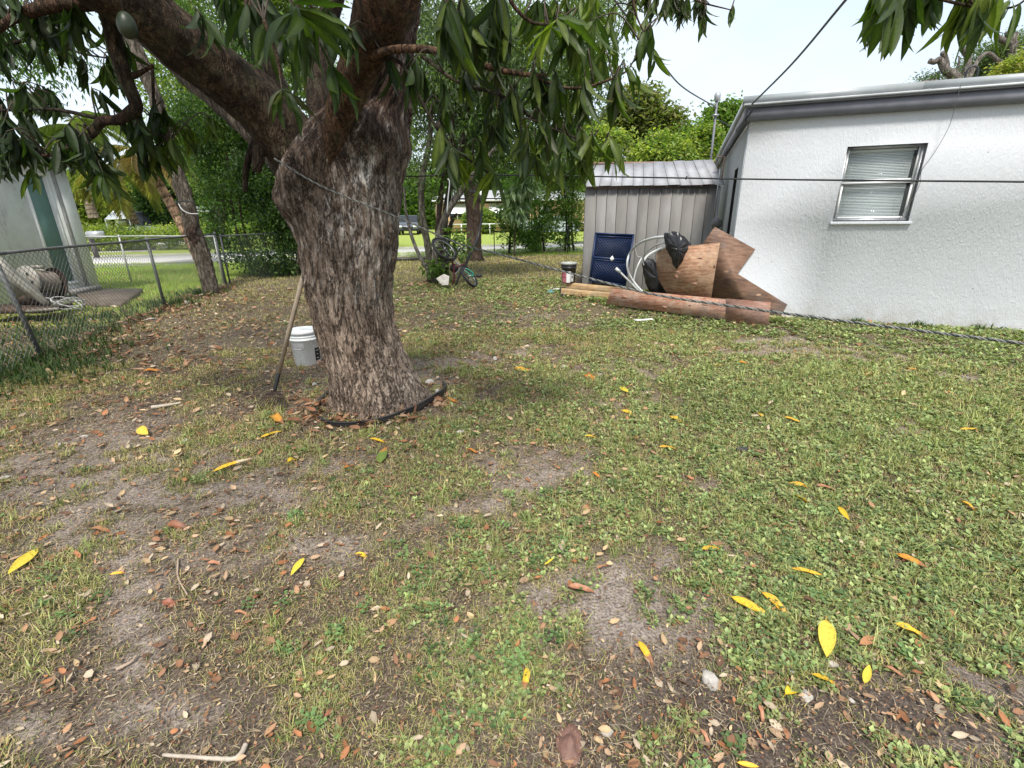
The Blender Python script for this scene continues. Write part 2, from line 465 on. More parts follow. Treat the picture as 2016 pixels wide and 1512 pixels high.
# one grass blade: 2 segments
BL_V = np.array([[-0.5, 0, 0], [0.5, 0, 0], [-0.38, 0.5, 0.0], [0.38, 0.5, 0.0], [0, 1.0, 0.0]])
BL_V[:, 2] = [0, 0, 0.08, 0.08, -0.02]
BL_T = np.array([[0, 1, 3], [0, 3, 2], [2, 3, 4]])
def make_grass(name, n, dens, rmax, power, blade, tuft, colfn, rmin=0.75):
    x, y, r = scatter_yard(n, dens, rmin, rmax, power)
    N = len(x); k = tuft
    X = np.repeat(x, k); Y = np.repeat(y, k); R_ = np.repeat(r, k)
    size = (0.8 + 0.22 * R_)
    sp = 0.012 * size
    X = X + RNG.normal(size=N * k) * sp; Y = Y + RNG.normal(size=N * k) * sp
    az = RNG.random(N * k) * 2 * math.pi; el = np.radians(RNG.uniform(8, 70, N * k))
    D = np.stack([np.cos(az) * np.cos(el), np.sin(az) * np.cos(el), np.sin(el)], 1)
    Ln = blade[0] * size * RNG.uniform(0.45, 1.25, N * k) * np.repeat(RNG.uniform(0.6, 1.3, N), k); Wd = blade[1] * size * RNG.uniform(0.6, 1.3, N * k)
    S = np.stack([Wd, Ln, Ln], 1)
    C = colfn(X, Y, np.repeat(RNG.random(N), k), N * k)
    L = np.stack([X, Y, hgt(X, Y) - 0.003], 1)
    V, F, C = instances(BL_V, BL_T, frames(D), L, S, C, np.array([0.75, 0.75, 1, 1, 1.15]))
    o = link(name, mesh_np(name, V, F, C), GRASS_M)
    print(name, N, len(F))
    return o
def grass_col(X, Y, clump, n):
    g, bare, dark, right, px, py, ok = fields(X, Y)
    base = np.array([0.205, 0.225, 0.06]) ; yel = np.array([0.58, 0.53, 0.19]); dry = np.array([0.46, 0.36, 0.21]); deep = np.array([0.055, 0.10, 0.026])
    t = clump[:, None]; q = RNG.random(n)[:, None]
    c = base * (1 - t) + yel * t
    back = np.clip((np.hypot(X, Y) - 4) / 4, 0, 1)[:, None]
    c = c * (1 - 0.35 * back) + yel * 0.35 * back
    c = np.where(q < 0.36, dry, c); c = np.where(q > 0.84, deep, c)
    return c * RNG.uniform(0.7, 1.3, n)[:, None]
pg = lambda x, y: np.clip(fields(x, y)[0] * 1.5 - 0.12, 0.02, 1)
o = make_grass('grass', 56000, pg, 6.5, 1.2, (0.029, 0.0024), 7, grass_col); tag(o, 'short patchy green and straw coloured grass covering the yard soil', 'grass', kind='stuff')
def pback(x, y):
    g = fields(x, y)[0]
    return np.where(x < fence_x(y), 0.35, np.clip(g * 1.5 + 0.05, 0, 1))
o = make_grass('grass_beyond', 44000, pback, 19.0, 1.0, (0.019, 0.0026), 5, grass_col, 5.5); tag(o, 'thin yellowish grass with dry patches in the back of the yard', 'grass', kind='stuff')

# low broad-leaved weeds (dense at right)
WD_V = np.array([[0, 0, 0], [0.34, 0.42, 0.06], [0, 1.0, -0.02], [-0.34, 0.42, 0.06], [0, 0.45, -0.03]])
WD_T = np.array([[0, 1, 4], [1, 2, 4], [2, 3, 4], [3, 0, 4]])
def pweed(x, y):
    g, bare, dark, right, px, py, ok = fields(x, y)
    p = g * (0.16 + 0.95 * right) * (0.35 + 1.3 * np.clip(fbm(x * 2.1 + 50, y * 2.1, 3), 0, 1))
    return np.clip(p * 1.3 - 0.20, 0, 1)
x, y, r = scatter_yard(56000, pweed, 0.75, 12, 1.1)
N = len(x); k = 6
X = np.repeat(x, k); Y = np.repeat(y, k); R_ = np.repeat(r, k); size = 0.75 + 0.16 * R_
az = RNG.random(N * k) * 2 * math.pi; el = np.radians(RNG.uniform(-8, 45, N * k))
D = np.stack([np.cos(az) * np.cos(el), np.sin(az) * np.cos(el), np.sin(el)], 1)
off = RNG.uniform(0.001, 0.011, N * k) * size
L = np.stack([X + np.cos(az) * off, Y + np.sin(az) * off, hgt(X, Y) + RNG.uniform(0.002, 0.016, N * k) * size], 1)
Ln = RNG.uniform(0.009, 0.026, N * k) * size
Cw = np.array([0.215, 0.33, 0.115]) * (1 - RNG.random(N * k)[:, None] * 0.75) + np.array([0.24, 0.21, 0.08]) * RNG.random(N * k)[:, None]
Cw *= np.repeat(RNG.uniform(0.65, 1.25, N), k)[:, None]
V, F, C = instances(WD_V, WD_T, frames(D), L, Ln, Cw, np.array([0.7, 1, 1.1, 1, 0.9]))
print('weeds', N, len(F))
o = link('ground_weeds', mesh_np('ground_weeds', V, F, C), WEED_M); tag(o, 'low small-leaved green weeds matted over the yard, densest at right', 'weeds', kind='stuff')

# scattered bigger grass clumps and round-leaved clover patches
def pcl(x, y):
    g = fields(x, y)[0]; return np.clip(g * 1.2 - .25, 0, 1)
def clump_col(X, Y, clump, n):
    c = np.array([.17, .235, .06]) * (1 - clump[:, None]) + np.array([.44, .46, .18]) * clump[:, None]; return c * RNG.uniform(.6, 1.35, n)[:, None]
o = make_grass('grass_clumps', 2600, pcl, 5.5, 1.2, (0.052, 0.0034), 16, clump_col); tag(o, 'taller bright green grass clumps scattered over the yard', 'grass', kind='stuff')
x, y, r = scatter_yard(900, pcl, .75, 6, 1.1); k = 22; N = len(x)
X = np.repeat(x, k) + RNG.normal(size=N * k) * .022; Y = np.repeat(y, k) + RNG.normal(size=N * k) * .022
az = RNG.random(N * k) * 6.28; el = np.radians(RNG.uniform(-5, 35, N * k)); D = np.stack([np.cos(az) * np.cos(el), np.sin(az) * np.cos(el), np.sin(el)], 1)
ln = RNG.uniform(.010, .022, N * k); C = np.array([.14, .225, .075]) * np.repeat(RNG.uniform(.6, 1.5, N), k)[:, None] * RNG.uniform(.75, 1.2, N * k)[:, None]
V, F, C = instances(WD_V, WD_T, frames(D), np.stack([X, Y, hgt(X, Y) + RNG.uniform(.006, .026, N * k)], 1), np.stack([ln * 1.25, ln, ln], 1), C, np.array([.75, 1, 1.05, 1, .85]))
o = link('clover', mesh_np('clover', V, F, C), WEED_M); tag(o, 'round-leaved clover-like weeds in small patches among the grass', 'weeds', kind='stuff')

# dead leaf fragments
LF_V = np.array([[0, 0, 0], [0.20, 0.3, 0.07], [0.17, 0.7, 0.05], [0, 1.0, 0.10], [-0.17, 0.7, 0.07], [-0.20, 0.3, 0.05], [0, 0.33, 0], [0, 0.7, 0.01]])
LF_T = np.array([[0, 1, 6], [1, 2, 7], [1, 7, 6], [2, 3, 7], [3, 4, 7], [4, 5, 6], [4, 6, 7], [5, 0, 6]])
def plit(x, y):
    g, bare, dark, right, px, py, ok = fields(x, y)
    tree = np.exp(-(np.hypot(x + 1.8, y - 4.6) / 2.6) ** 2)
    return np.clip(0.42 + 0.7 * dark + 0.9 * tree - 0.24 * right - 0.25 * bare + 0.5 * (fbm(x * 2 + 9, y * 2, 3) - 0.5) + 0.25 * (y > 5), 0, 1)
def litter(name, n, szr, power, rmax, label, dk=0.0, rmin=0.75):
    x, y, r = scatter_yard(n, plit, rmin, rmax, power)
    N = len(x); sz = 0.8 + 0.13 * r
    az = RNG.random(N) * 2 * math.pi; el = RNG.normal(0.05, 0.16, N)
    D = np.stack([np.cos(az) * np.cos(el), np.sin(az) * np.cos(el), np.sin(el)], 1)
    up = np.tile([0, 0, 1.0], (N, 1)) + RNG.normal(size=(N, 3)) * 0.3
    pal = 1.25 * np.array([[0.30, 0.17, 0.095], [0.22, 0.115, 0.065], [0.36, 0.24, 0.15], [0.12, 0.065, 0.04], [0.42, 0.30, 0.17], [0.30, 0.13, 0.06], [0.40, 0.32, 0.23]])
    C = pal[RNG.integers(0, len(pal), N)] * RNG.uniform(0.6, 1.2, N)[:, None] * (1 - dk)
    L = np.stack([x, y, hgt(x, y) + RNG.uniform(0.004, 0.020, N) * sz], 1)
    ln = (szr[0] * .7 + (szr[1] * 1.35 - szr[0] * .7) * RNG.random(N) ** 2.2) * sz
    S = np.stack([ln * RNG.uniform(0.7, 1.5, N), ln, ln * RNG.uniform(0.3, 2.0, N)], 1)
    V, F, C = instances(LF_V, LF_T, frames(D, up), L, S, C, RNG.uniform(0.8, 1.15, 8))
    o = link(name, mesh_np(name, V, F, C), LITTER_M); tag(o, label, 'leaf litter', kind='stuff'); print(name, N)
litter('leaf_litter', 24000, (0.014, 0.038), 1.1, 12, 'brown and tan dead leaves lying among the grass')
litter('leaf_crumbs', 80000, (0.004, 0.012), 1.3, 6, 'small broken crumbs of dead leaf over the soil', 0.1)
# grass stems and straw
x, y, r = scatter_yard(42000, plit, 0.75, 9, 1.1)
N = len(x); az = RNG.random(N) * 6.28; D = np.stack([np.cos(az), np.sin(az), RNG.normal(0, .12, N)], 1)
V, F, C = instances(BL_V, BL_T, frames(D), np.stack([x, y, hgt(x, y) + RNG.uniform(.002, .014, N)], 1),
                    np.stack([RNG.uniform(.0010, .0018, N), RNG.uniform(.02, .07, N), RNG.uniform(.02, .07, N)], 1) * (0.8 + 0.15 * r)[:, None],
                    np.array([0.50, 0.41, 0.28]) * RNG.uniform(0.35, 1.15, N)[:, None])
o = link('dry_straw', mesh_np('dry_straw', V, F, C), LITTER_M); tag(o, 'thin dry straw stems strewn over the yard', 'straw', kind='stuff')

# thatch: short dead and olive blades lying flat between the tufts
def pth(x, y):
    g, bare, dark, right, px, py, ok = fields(x, y); return np.clip(.95 - .62 * bare - .45 * right * g, .12, 1)
x, y, r = scatter_yard(150000, pth, 0.75, 12, 1.15)
N = len(x); az = RNG.random(N) * 6.28; D = np.stack([np.cos(az), np.sin(az), RNG.normal(.12, .2, N)], 1); sz = .8 + .2 * r
pal = np.array([[.34, .25, .15], [.22, .15, .09], [.13, .14, .05], [.44, .36, .22], [.08, .055, .04], [.24, .24, .08]])
V, F, C = instances(BL_V, BL_T, frames(D), np.stack([x, y, hgt(x, y) + RNG.uniform(-.002, .006, N)], 1), np.stack([RNG.uniform(.0015, .0034, N) * sz, RNG.uniform(.010, .030, N) * sz, RNG.uniform(.010, .030, N) * sz], 1), pal[RNG.integers(0, 6, N)] * RNG.uniform(.6, 1.3, N)[:, None])
o = link('thatch', mesh_np('thatch', V, F, C), LITTER_M); tag(o, 'flattened dead grass thatch and olive stubble over the yard soil', 'grass', kind='stuff'); print('thatch', N)
# leaves heaped at the foot of the trunk, brown drifts along the fence
def drift(name, pts, n, label, sz=(0.05, 0.13)):
    P = np.array(pts); i = RNG.integers(0, len(P), n)
    x = P[i, 0] + RNG.normal(size=n) * P[i, 2]; y = P[i, 1] + RNG.normal(size=n) * P[i, 2]
    k = np.hypot(x - TRUNK[0], y - TRUNK[1]) > 0.40
    x, y = x[k], y[k]; n = len(x)
    az = RNG.random(n) * 6.28; el = RNG.normal(0.1, 0.3, n)
    D = np.stack([np.cos(az) * np.cos(el), np.sin(az) * np.cos(el), np.sin(el)], 1)
    up = np.tile([0, 0, 1.0], (n, 1)) + RNG.normal(size=(n, 3)) * 0.45
    pal = np.array([[0.36, 0.19, 0.11], [0.28, 0.13, 0.07], [0.42, 0.27, 0.17], [0.16, 0.08, 0.05]])
    C = pal[RNG.integers(0, 4, n)] * RNG.uniform(0.6, 1.15, n)[:, None]
    ln = RNG.uniform(*sz, n); S = np.stack([ln * 0.8, ln, ln * 1.3], 1)
    V, F, C = instances(LF_V, LF_T, frames(D, up), np.stack([x, y, hgt(x, y) + RNG.uniform(.005, .04, n)], 1), S, C, RNG.uniform(.8, 1.15, 8))
    o = link(name, mesh_np(name, V, F, C), LITTER_M); tag(o, label, 'leaf litter', kind='stuff')
drift('dead_leaf_heap', [(-1.5, 3.45, .09), (-1.35, 3.33, .07), (-1.1, 3.28, .05), (-.85, 3.36, .05), (-.6, 3.65, .05), (-1.75, 3.6, .18)], 150, 'brown dead leaves heaped inside the black edging round the trunk', (.05, .12))
drift('dead_leaf_drift', [(-6.0, 8.3, .3), (-5.9, 7.4, .35), (-6.4, 9.6, .3), (-5.0, 6.2, .4), (-4.3, 5.2, .5), (-6.6, 10.8, .3), (-1.9, 11.2, .25)], 500, 'brown dead leaves drifted along the foot of the wire fence', (.06, .14))
# rank dark greenery at the fence
def rank_weeds(name, pts, n, label, h=(0.05, 0.16), col=(0.06, 0.10, 0.028)):
    P = np.array(pts); i = RNG.integers(0, len(P), n)
    x = P[i, 0] + RNG.normal(size=n) * P[i, 2]; y = P[i, 1] + RNG.normal(size=n) * P[i, 2]
    k = 6; X = np.repeat(x, k); Y = np.repeat(y, k)
    az = RNG.random(n * k) * 6.28; el = np.radians(RNG.uniform(20, 85, n * k))
    D = np.stack([np.cos(az) * np.cos(el), np.sin(az) * np.cos(el), np.sin(el)], 1)
    ln = RNG.uniform(*h, n * k)
    C = np.array(col) * RNG.uniform(0.5, 1.6, n * k)[:, None]
    V, F, C = instances(BL_V, BL_T, frames(D), np.stack([X, Y, hgt(X, Y) * 1.0], 1), np.stack([ln * .07 + .003, ln, ln * 2], 1), C)
    o = link(name, mesh_np(name, V, F, C), GRASS_M); tag(o, label, 'weeds', kind='stuff')
rank_weeds('fence_weeds', [(-5.6, 5.6, .35), (-5.2, 5.0, .4), (-5.3, 4.4, .4), (-6.2, 6.6, .35), (-6.6, 7.6, .35), (-6.4, 8.8, .3), (-4.9, 4.6, .3), (-6.7, 10.2, .25), (-7.1, 6.0, .5)], 1500, 'rank dark green grass and weeds crowding the foot of the wire fence')
rank_weeds('wall_weeds', [(4.9, 6.6, .05), (6.2, 6.12, .06), (3.5, 6.95, .12), (2.6, 7.7, .12), (1.2, 9.25, .15), (1.8, 9.2, .15), (4.3, 6.8, .08), (5.6, 6.35, .08)], 190, 'sparse weeds growing against the white house wall and the plywood', (0.04, 0.12), (0.09, 0.14, 0.035))
rank_weeds('board_weeds', [(1.5 + 2.15 * q / 14 - .07, 8.25 - 1.9 * q / 14 - .08, .05) for q in range(15)], 520, 'weeds and grass growing up against the low reddish plywood board', (0.035, 0.10), (0.15, 0.19, 0.05))
# neighbour's lawn and verge, bright fresh grass
def lawn_tufts(name, n, box, label, h=0.05, col=(0.34, 0.46, 0.09), cond=None):
    x = RNG.uniform(box[0], box[1], n); y = RNG.uniform(box[2], box[3], n)
    if cond is not None: kk = cond(x, y); x, y = x[kk], y[kk]
    n = len(x); k = 4; X = np.repeat(x, k) + RNG.normal(size=n * k) * .03; Y = np.repeat(y, k) + RNG.normal(size=n * k) * .03
    az = RNG.random(n * k) * 6.28; el = np.radians(RNG.uniform(25, 85, n * k)); D = np.stack([np.cos(az) * np.cos(el), np.sin(az) * np.cos(el), np.sin(el)], 1)
    ln = RNG.uniform(.5, 1.3, n * k) * h
    C = np.array(col) * RNG.uniform(0.6, 1.4, n * k)[:, None]
    V, F, C = instances(BL_V, BL_T, frames(D), np.stack([X, Y, np.zeros(n * k)], 1), np.stack([ln * .12, ln, ln], 1), C)
    o = link(name, mesh_np(name, V, F, C), GRASS_M); tag(o, label, 'grass', kind='stuff')
lawn_tufts('neighbour_lawn', 22000, (-17, -5.5, 8.2, 18), 'bright green mown lawn beyond the wire fence', 0.07, cond=lambda x, y: (x < fence_x(y) - .1) & ~((x < -9.05) & (y < 10.7)))
lawn_tufts('street_verge', 16000, (-10, 8, 19.3, 26), 'bright grass verge between the back fence and the street', 0.08, (0.34, 0.44, 0.09), cond=lambda x, y: y < 23.4 + 0.27 * x)
# ================================================================== HOUSE (white stucco, right)
HU = np.array([0.94175546, -0.33629845, 0.0]); HV = np.array([0.33629845, 0.94175546, 0.0])   # along the front wall, into the depth
HA = np.array([3.29, 7.25, 0.0]); UPZ = np.array([0, 0, 1.0])
HN = -HV
def H(u, v, z): return HA + HU * u + HV * v + UPZ * z

def stucco(name, base=(0.555, 0.57, 0.585), shade=(0.52, 0.535, 0.555)):
    b = NB(name)
    v = b.mapv((1.5, 1.5, 0.55))
    strokes = b.noise(22, 3, v, 0.55, 1.1); fine = b.noise(90, 4)
    big = b.noise(0.9, 4)
    c = b.mix(b.ramp(big, 0.35, 0.65), base, shade)
    spots = b.n('ShaderNodeTexVoronoi'); spots.inputs['Scale'].default_value = 3.6; b.l(b.co, spots.inputs['Vector'])
    c = b.mix(b.ramp(spots.outputs['Distance'], 0.028, 0.045, (0.65, 0.65, 0.65), (0, 0, 0)), c, (0.22, 0.19, 0.16))
    sep = b.n('ShaderNodeSeparateXYZ'); b.l(b.co, sep.inputs[0])
    low = b.math('MULTIPLY', b.ramp(sep.outputs['Z'], 0.02, 0.34, (1, 1, 1), (0, 0, 0)), b.ramp(b.noise(6, 5), 0.35, 0.65))
    c = b.mix(b.math('MULTIPLY', low, 0.55), c, (0.34, 0.30, 0.25))
    st = b.noise(3.0, 5, b.mapv((2.2, 2.2, 0.22)), 0.7)
    c = b.mix(b.math('MULTIPLY', b.ramp(st, 0.56, 0.75), 0.25), c, (0.52, 0.52, 0.50))
    b.base(c); b.rough(0.75, 0, 0.25)
    b.bump(b.math('ADD', b.ramp(strokes, 0.42, 0.60), b.math('MULTIPLY', fine, 0.35)), 0.30, 0.009)
    return b.m
M_STUC = stucco('white_stucco')
M_SIDE = stucco('shaded_stucco', (0.42, 0.43, 0.43), (0.34, 0.35, 0.35))  # same white stucco, with the shade of the turned-away walls in its colour
M_FASC = simple('grey_blue_fascia', (0.215, 0.215, 0.245), (0.17, 0.17, 0.195), 5, 0.6, bump=0.1, dirt=((0.10, 0.09, 0.09), 0.4))
M_DRIP = simple('pale_metal_edge', (0.40, 0.425, 0.435), (0.33, 0.355, 0.36), 4, 0.45, 0.2, bump=0.1, dirt=((0.25, 0.24, 0.22), 0.5))
M_DRIPW = simple('white_edge', (0.62, 0.63, 0.64), None, 4, 0.4)
M_ROOF = simple('roof_felt', (0.42, 0.42, 0.41), (0.32, 0.32, 0.31), 6, 0.9, bump=0.5)
M_ALU = simple('aluminium_frame', (0.50, 0.51, 0.52), (0.40, 0.41, 0.42), 12, 0.35, 0.5, bump=0.1, dirt=((0.20, 0.18, 0.15), 0.6))
M_WSILL = simple('white_paint', (0.76, 0.77, 0.77), (0.68, 0.69, 0.69), 9, 0.5, bump=0.15, dirt=((0.35, 0.32, 0.28), 0.5))
M_BLIND = simple('blind_slat', (0.80, 0.81, 0.80), (0.76, 0.77, 0.76), 3, 0.5, bump=0)
M_DARK = simple('dark_recess', (0.035, 0.032, 0.03), (0.02, 0.02, 0.02), 5, 0.8)
M_BLACKPL = simple('black_plastic', (0.018, 0.018, 0.02), (0.03, 0.03, 0.032), 12, 0.4, bump=0.1)
b = NB('window_glass'); b.base((0.5, 0.55, 0.55)); b.rough(0.03)
_t = b.n('ShaderNodeBsdfTransparent'); _m = b.n('ShaderNodeMixShader'); _m.inputs[0].default_value = .06; _t.inputs['Color'].default_value = (.93, .95, .95, 1)
b.l(_t.outputs[0], _m.inputs[1]); b.l(b.bsdf.outputs[0], _m.inputs[2]); b.l(_m.outputs[0], b.out.inputs['Surface'])
M_GLASS = b.m

house = thing('house', 'single-storey white stucco house with grey fascia and one blind-covered window at right', 'house', HA)
# front wall with a window opening and reveals
W0, W1, Z0, Z1 = 1.21, 2.075, 1.375, 2.30
def wall_with_hole(name, ulen, ztop, hole, mt, org, du, dn, t=0.2, parent=house):
    us = [0, hole[0], hole[1], ulen]; zs = [-0.1, hole[2], hole[3], ztop]
    mb = MB(); vid = {}
    V = []
    for s in (0, 1):
        for a in range(4):
            for c_ in range(4):
                vid[(s, a, c_)] = len(V); V.append(org + du * us[a] + UPZ * zs[c_] - dn * (t * s))
    Fq = []
    for s in (0, 1):
        for a in range(3):
            for c_ in range(3):
                if a == 1 and c_ == 1: continue
                q = [vid[(s, a, c_)], vid[(s, a + 1, c_)], vid[(s, a + 1, c_ + 1)], vid[(s, a, c_ + 1)]]
                Fq.append(q if s == 0 else q[::-1])
    for (a, c_), (a2, c2) in (((1, 1), (2, 1)), ((2, 1), (2, 2)), ((2, 2), (1, 2)), ((1, 2), (1, 1))):
        Fq.append([vid[(0, a, c_)], vid[(1, a, c_)], vid[(1, a2, c2)], vid[(0, a2, c2)]])
    for (a, c_), (a2, c2) in (((0, 0), (3, 0)), ((3, 0), (3, 3)), ((3, 3), (0, 3)), ((0, 3), (0, 0))):
        Fq.append([vid[(0, a2, c2)], vid[(1, a2, c2)], vid[(1, a, c_)], vid[(0, a, c_)]])
    mb.add(V, np.array(Fq)); return mb.build(name, mt, parent)
wall_with_hole('wall', 8.0, 2.67, (W0, W1, Z0, Z1), M_STUC, HA, HU, HN)
# side wall behind the shed, door opening near the corner
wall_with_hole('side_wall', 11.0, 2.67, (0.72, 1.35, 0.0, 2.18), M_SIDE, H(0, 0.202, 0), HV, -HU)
MB().box(H(0.13, 1.24, 1.05), (0.05, 0.60, 2.2), [HU, HV, UPZ]).build('doorway_dark', M_DARK, house)  # near-black sheet standing in for the shade inside the doorway
# far and right walls close the volume
MB().box(H(8.1, 5.6, 1.28), (0.2, 11.2, 2.76), [HU, HV, UPZ]).build('end_wall', M_SIDE, house)
MB().box(H(4.0, 11.3, 1.28), (8.2, 0.2, 2.76), [HU, HV, UPZ]).build('rear_wall', M_SIDE, house)
MB().box(H(4.0, 5.6, 1.3), (7.5, 10.8, 0.05), [HU, HV, UPZ]).build('ceiling_board', M_DARK, house)
# roof: fascia boards, metal edge, deck
OV = 0.05
MB().box(H(4.0, -OV - 0.012, 2.745), (8.0 + 2 * OV, 0.03, 0.15), [HU, HV, UPZ]).build('fascia', M_FASC, house)
MB().box(H(-OV - 0.012, 5.65, 2.745), (0.03, 11.35, 0.15), [HU, HV, UPZ]).build('fascia', M_FASC, house)
MB().box(H(4.0, -OV - 0.035, 2.833), (8.1 + 2 * OV, 0.05, 0.020), [HU, HV, UPZ]).build('drip_edge', M_FASC, house)
MB().box(H(4.0, -OV - 0.045, 2.858), (8.12 + 2 * OV, 0.06, 0.025), [HU, HV, UPZ]).build('drip_edge', M_DRIPW, house)
for i, (a, c_) in enumerate(((-0.13, 1.85), (1.852, 4.6), (4.602, 8.1))):
    MB().box(H((a + c_) / 2, -OV - 0.030, 2.918), (c_ - a, 0.03, 0.092), [HU, HV, UPZ]).build('roof_edge_strip', M_DRIP, house)
MB().box(H(-OV - 0.045, 5.65, 2.90), (0.03, 11.35, 0.12), [HU, HV, UPZ]).build('roof_edge_strip', M_DRIP, house)
MB().box(H(4.0, 5.6, 2.90), (8.1, 11.2, 0.10), [HU, HV, UPZ]).build('roof', M_ROOF, house)
MB().box(H(4.02, 5.62, 2.685), (8.02, 11.2, 0.025), [HU, HV, UPZ]).build('soffit', M_WSILL, house)
# window
win = MB().box(H((W0 + W1) / 2, 0.155, (Z0 + Z1) / 2), (W1 - W0 + 0.02, 0.02, Z1 - Z0 + 0.02), [HU, HV, UPZ]).build('window', M_DARK, house)
fr = MB(); t = 0.032; d = 0.075
for (u, z, su, sz) in (((W0 + W1) / 2, Z1 - t / 2, W1 - W0, t), ((W0 + W1) / 2, Z0 + t / 2, W1 - W0, t), (W0 + t / 2, (Z0 + Z1) / 2, t, Z1 - Z0 - 2 * t), (W1 - t / 2, (Z0 + Z1) / 2, t, Z1 - Z0 - 2 * t)):
    fr.box(H(u, d, z), (su - 0.002, 0.05, sz), [HU, HV, UPZ])
fr.build('window_frame', M_ALU, win)
zm = (Z0 + Z1) / 2 + 0.02
MB().box(H((W0 + W1) / 2, 0.058, zm), (W1 - W0 - 2 * t, 0.03, 0.026), [HU, HV, UPZ]).build('meeting_rail', M_WSILL, win)
sf = MB()
for (za, zb, dv) in ((Z0 + t, zm - 0.018, 0.068), (zm + 0.018, Z1 - t, 0.088)):
    for uu in (W0 + t + 0.012, W1 - t - 0.012): sf.box(H(uu, dv, (za + zb) / 2), (0.022, 0.02, zb - za - .004), [HU, HV, UPZ])
    sf.box(H((W0 + W1) / 2, dv + .002, za + 0.014), (W1 - W0 - 2 * t - 0.06, 0.02, 0.024), [HU, HV, UPZ])
sf.build('sash', M_WSILL, win)
for (za, zb, dv) in ((Z0 + t, zm - 0.018, 0.070), (zm + 0.018, Z1 - t, 0.090)):
    MB().box(H((W0 + W1) / 2, dv, (za + zb) / 2), (W1 - W0 - 2 * t - 0.05, 0.003, zb - za - 0.03), [HU, HV, UPZ]).build('pane', M_GLASS, win)
bl = MB()
ns = 42
for k in range(ns):
    z = Z0 + t + 0.05 + (Z1 - Z0 - 2 * t - 0.09) * k / (ns - 1)
    tilt = math.radians(52 + RNG.normal(0, 1.5)); ax2 = HV * math.cos(tilt) + UPZ * math.sin(tilt)
    bl.box(H((W0 + W1) / 2 - 0.012, 0.125, z + RNG.normal(0, .0006)), (W1 - W0 - 2 * t - 0.085, 0.024, 0.0012), [HU, ax2, np.cross(HU, ax2)])
o = bl.build('blind_slats', M_BLIND, win); o['kind'] = 'stuff'
c_ = MB()
for uu in (W0 + 0.12, W1 - 0.16): c_.tube([H(uu, 0.112, Z0 + 0.06), H(uu, 0.112, Z1 - 0.04)], 0.0012, 4)
c_.build('blind_cord', M_WSILL, win)
MB().box(H((W0 + W1) / 2, 0.115, Z0 + t + 0.022), (W1 - W0 - 2 * t - 0.07, 0.03, 0.018), [HU, HV, UPZ]).build('blind_rail', M_BLIND, win)
MB().box(H((W0 + W1) / 2 - .01, 0.115, Z1 - t - 0.02), (W1 - W0 - 2 * t - 0.05, 0.035, 0.03), [HU, HV, UPZ]).build('blind_rail', M_BLIND, win)
MB().box(H((W0 + W1) / 2, -0.004, Z0 - 0.021), (W1 - W0 + 0.06, 0.09, 0.034), [HU, HV, UPZ]).build('window_sill', M_STUC, win, bevel=.004)
# roof vent loop
P = [H(2.42, 0.4, 2.94), H(2.42, 0.4, 3.12), H(2.45, 0.4, 3.17), H(2.50, 0.4, 3.17), H(2.53, 0.4, 3.12), H(2.53, 0.4, 2.94)]
o = MB().tube(smooth_path(P, 20), 0.012, 8).build('roof_handle', M_BLACKPL, house, True)

# service mast on the house
mast = thing('service_mast', 'thin galvanised electrical service mast with weatherhead rising past the roof edge', 'mast', aty(1398, 300, 11.7))
M_GALV = simple('galvanised_steel', (0.42, 0.44, 0.45), (0.32, 0.33, 0.34), 14, 0.4, 0.6, bump=0.15)
mb_ = aty(1401, 300, 11.7); mt_ = aty(1412, 196, 11.7)
MB().tube([mb_ - UPZ * 1.0, mb_, mt_], 0.024, 10).build('pole', M_FASC, mast, True)
MB().lathe([(0.001, 0.15), (0.05, 0.13), (0.07, 0.08), (0.06, 0.0), (0.035, -0.03)], mt_, 14).build('weatherhead', M_ALU, mast, True)
MB().box(mt_ - UPZ * 0.30, (0.12, 0.10, 0.03)).build('clamp', M_GALV, mast)

# utility meter between shed and house
mc = onplane(1424, 432, H(-0.12, 2.05, 1), HU)
mc = H(-0.18, 1.75, 1.33)
meter = thing('gas_meter', 'dark grey rounded utility meter in the gap between shed and house', 'meter', mc)
MB().lathe([(0.001, 0.10), (0.05, 0.095), (0.085, 0.06), (0.095, 0.01), (0.09, -0.05), (0.04, -0.08), (0.001, -0.085)], mc, 20, [HV, UPZ, HU]).build('body', simple('meter_grey', (0.16, 0.155, 0.15), (0.10, 0.10, 0.10), 20, 0.5), meter, True)
MB().tube([mc - UPZ * 0.05, mc - UPZ * 1.3], 0.018, 8).tube([mc + UPZ * 0.05 - HU * .05, mc + UPZ * 0.9 - HU * .05], 0.010, 8).build('pipe', M_GALV, meter, True)
MB().lathe([(0.001, 0.04), (0.06, 0.03), (0.065, -0.02), (0.03, -0.05)], mc - UPZ * 0.2, 16).build('regulator', M_BLACKPL, meter, True)

# ================================================================== SHED
SY = 9.9
M_SHED = simple('shed_panel', (0.22, 0.213, 0.20), (0.16, 0.152, 0.142), 3.0, 0.6, 0.1, bump=0.25, stretch=(1, 1, 0.35), dirt=((0.33, 0.33, 0.33), 0.75))
M_SHED2 = simple('shed_panel_worn', (0.27, 0.265, 0.26), (0.175, 0.165, 0.155), 3.4, 0.6, 0.1, bump=0.25, stretch=(1, 1, 0.3), dirt=((0.13, 0.10, 0.09), 0.5))
M_SROOF = simple('shed_roof_metal', (0.40, 0.405, 0.425), (0.31, 0.315, 0.335), 5, 0.85, 0.0, bump=0.15, dirt=((0.22, 0.20, 0.21), 0.7))
M_RUSTW = simple('weathered_wood_red', (0.30, 0.20, 0.16), (0.20, 0.13, 0.10), 8, 0.8, bump=0.4, stretch=(.3, 1, 1))
shed = thing('shed', 'low grey-brown ribbed metal garden shed with pale sloping roof sheets beside the house', 'shed', (2.8, SY, 0))
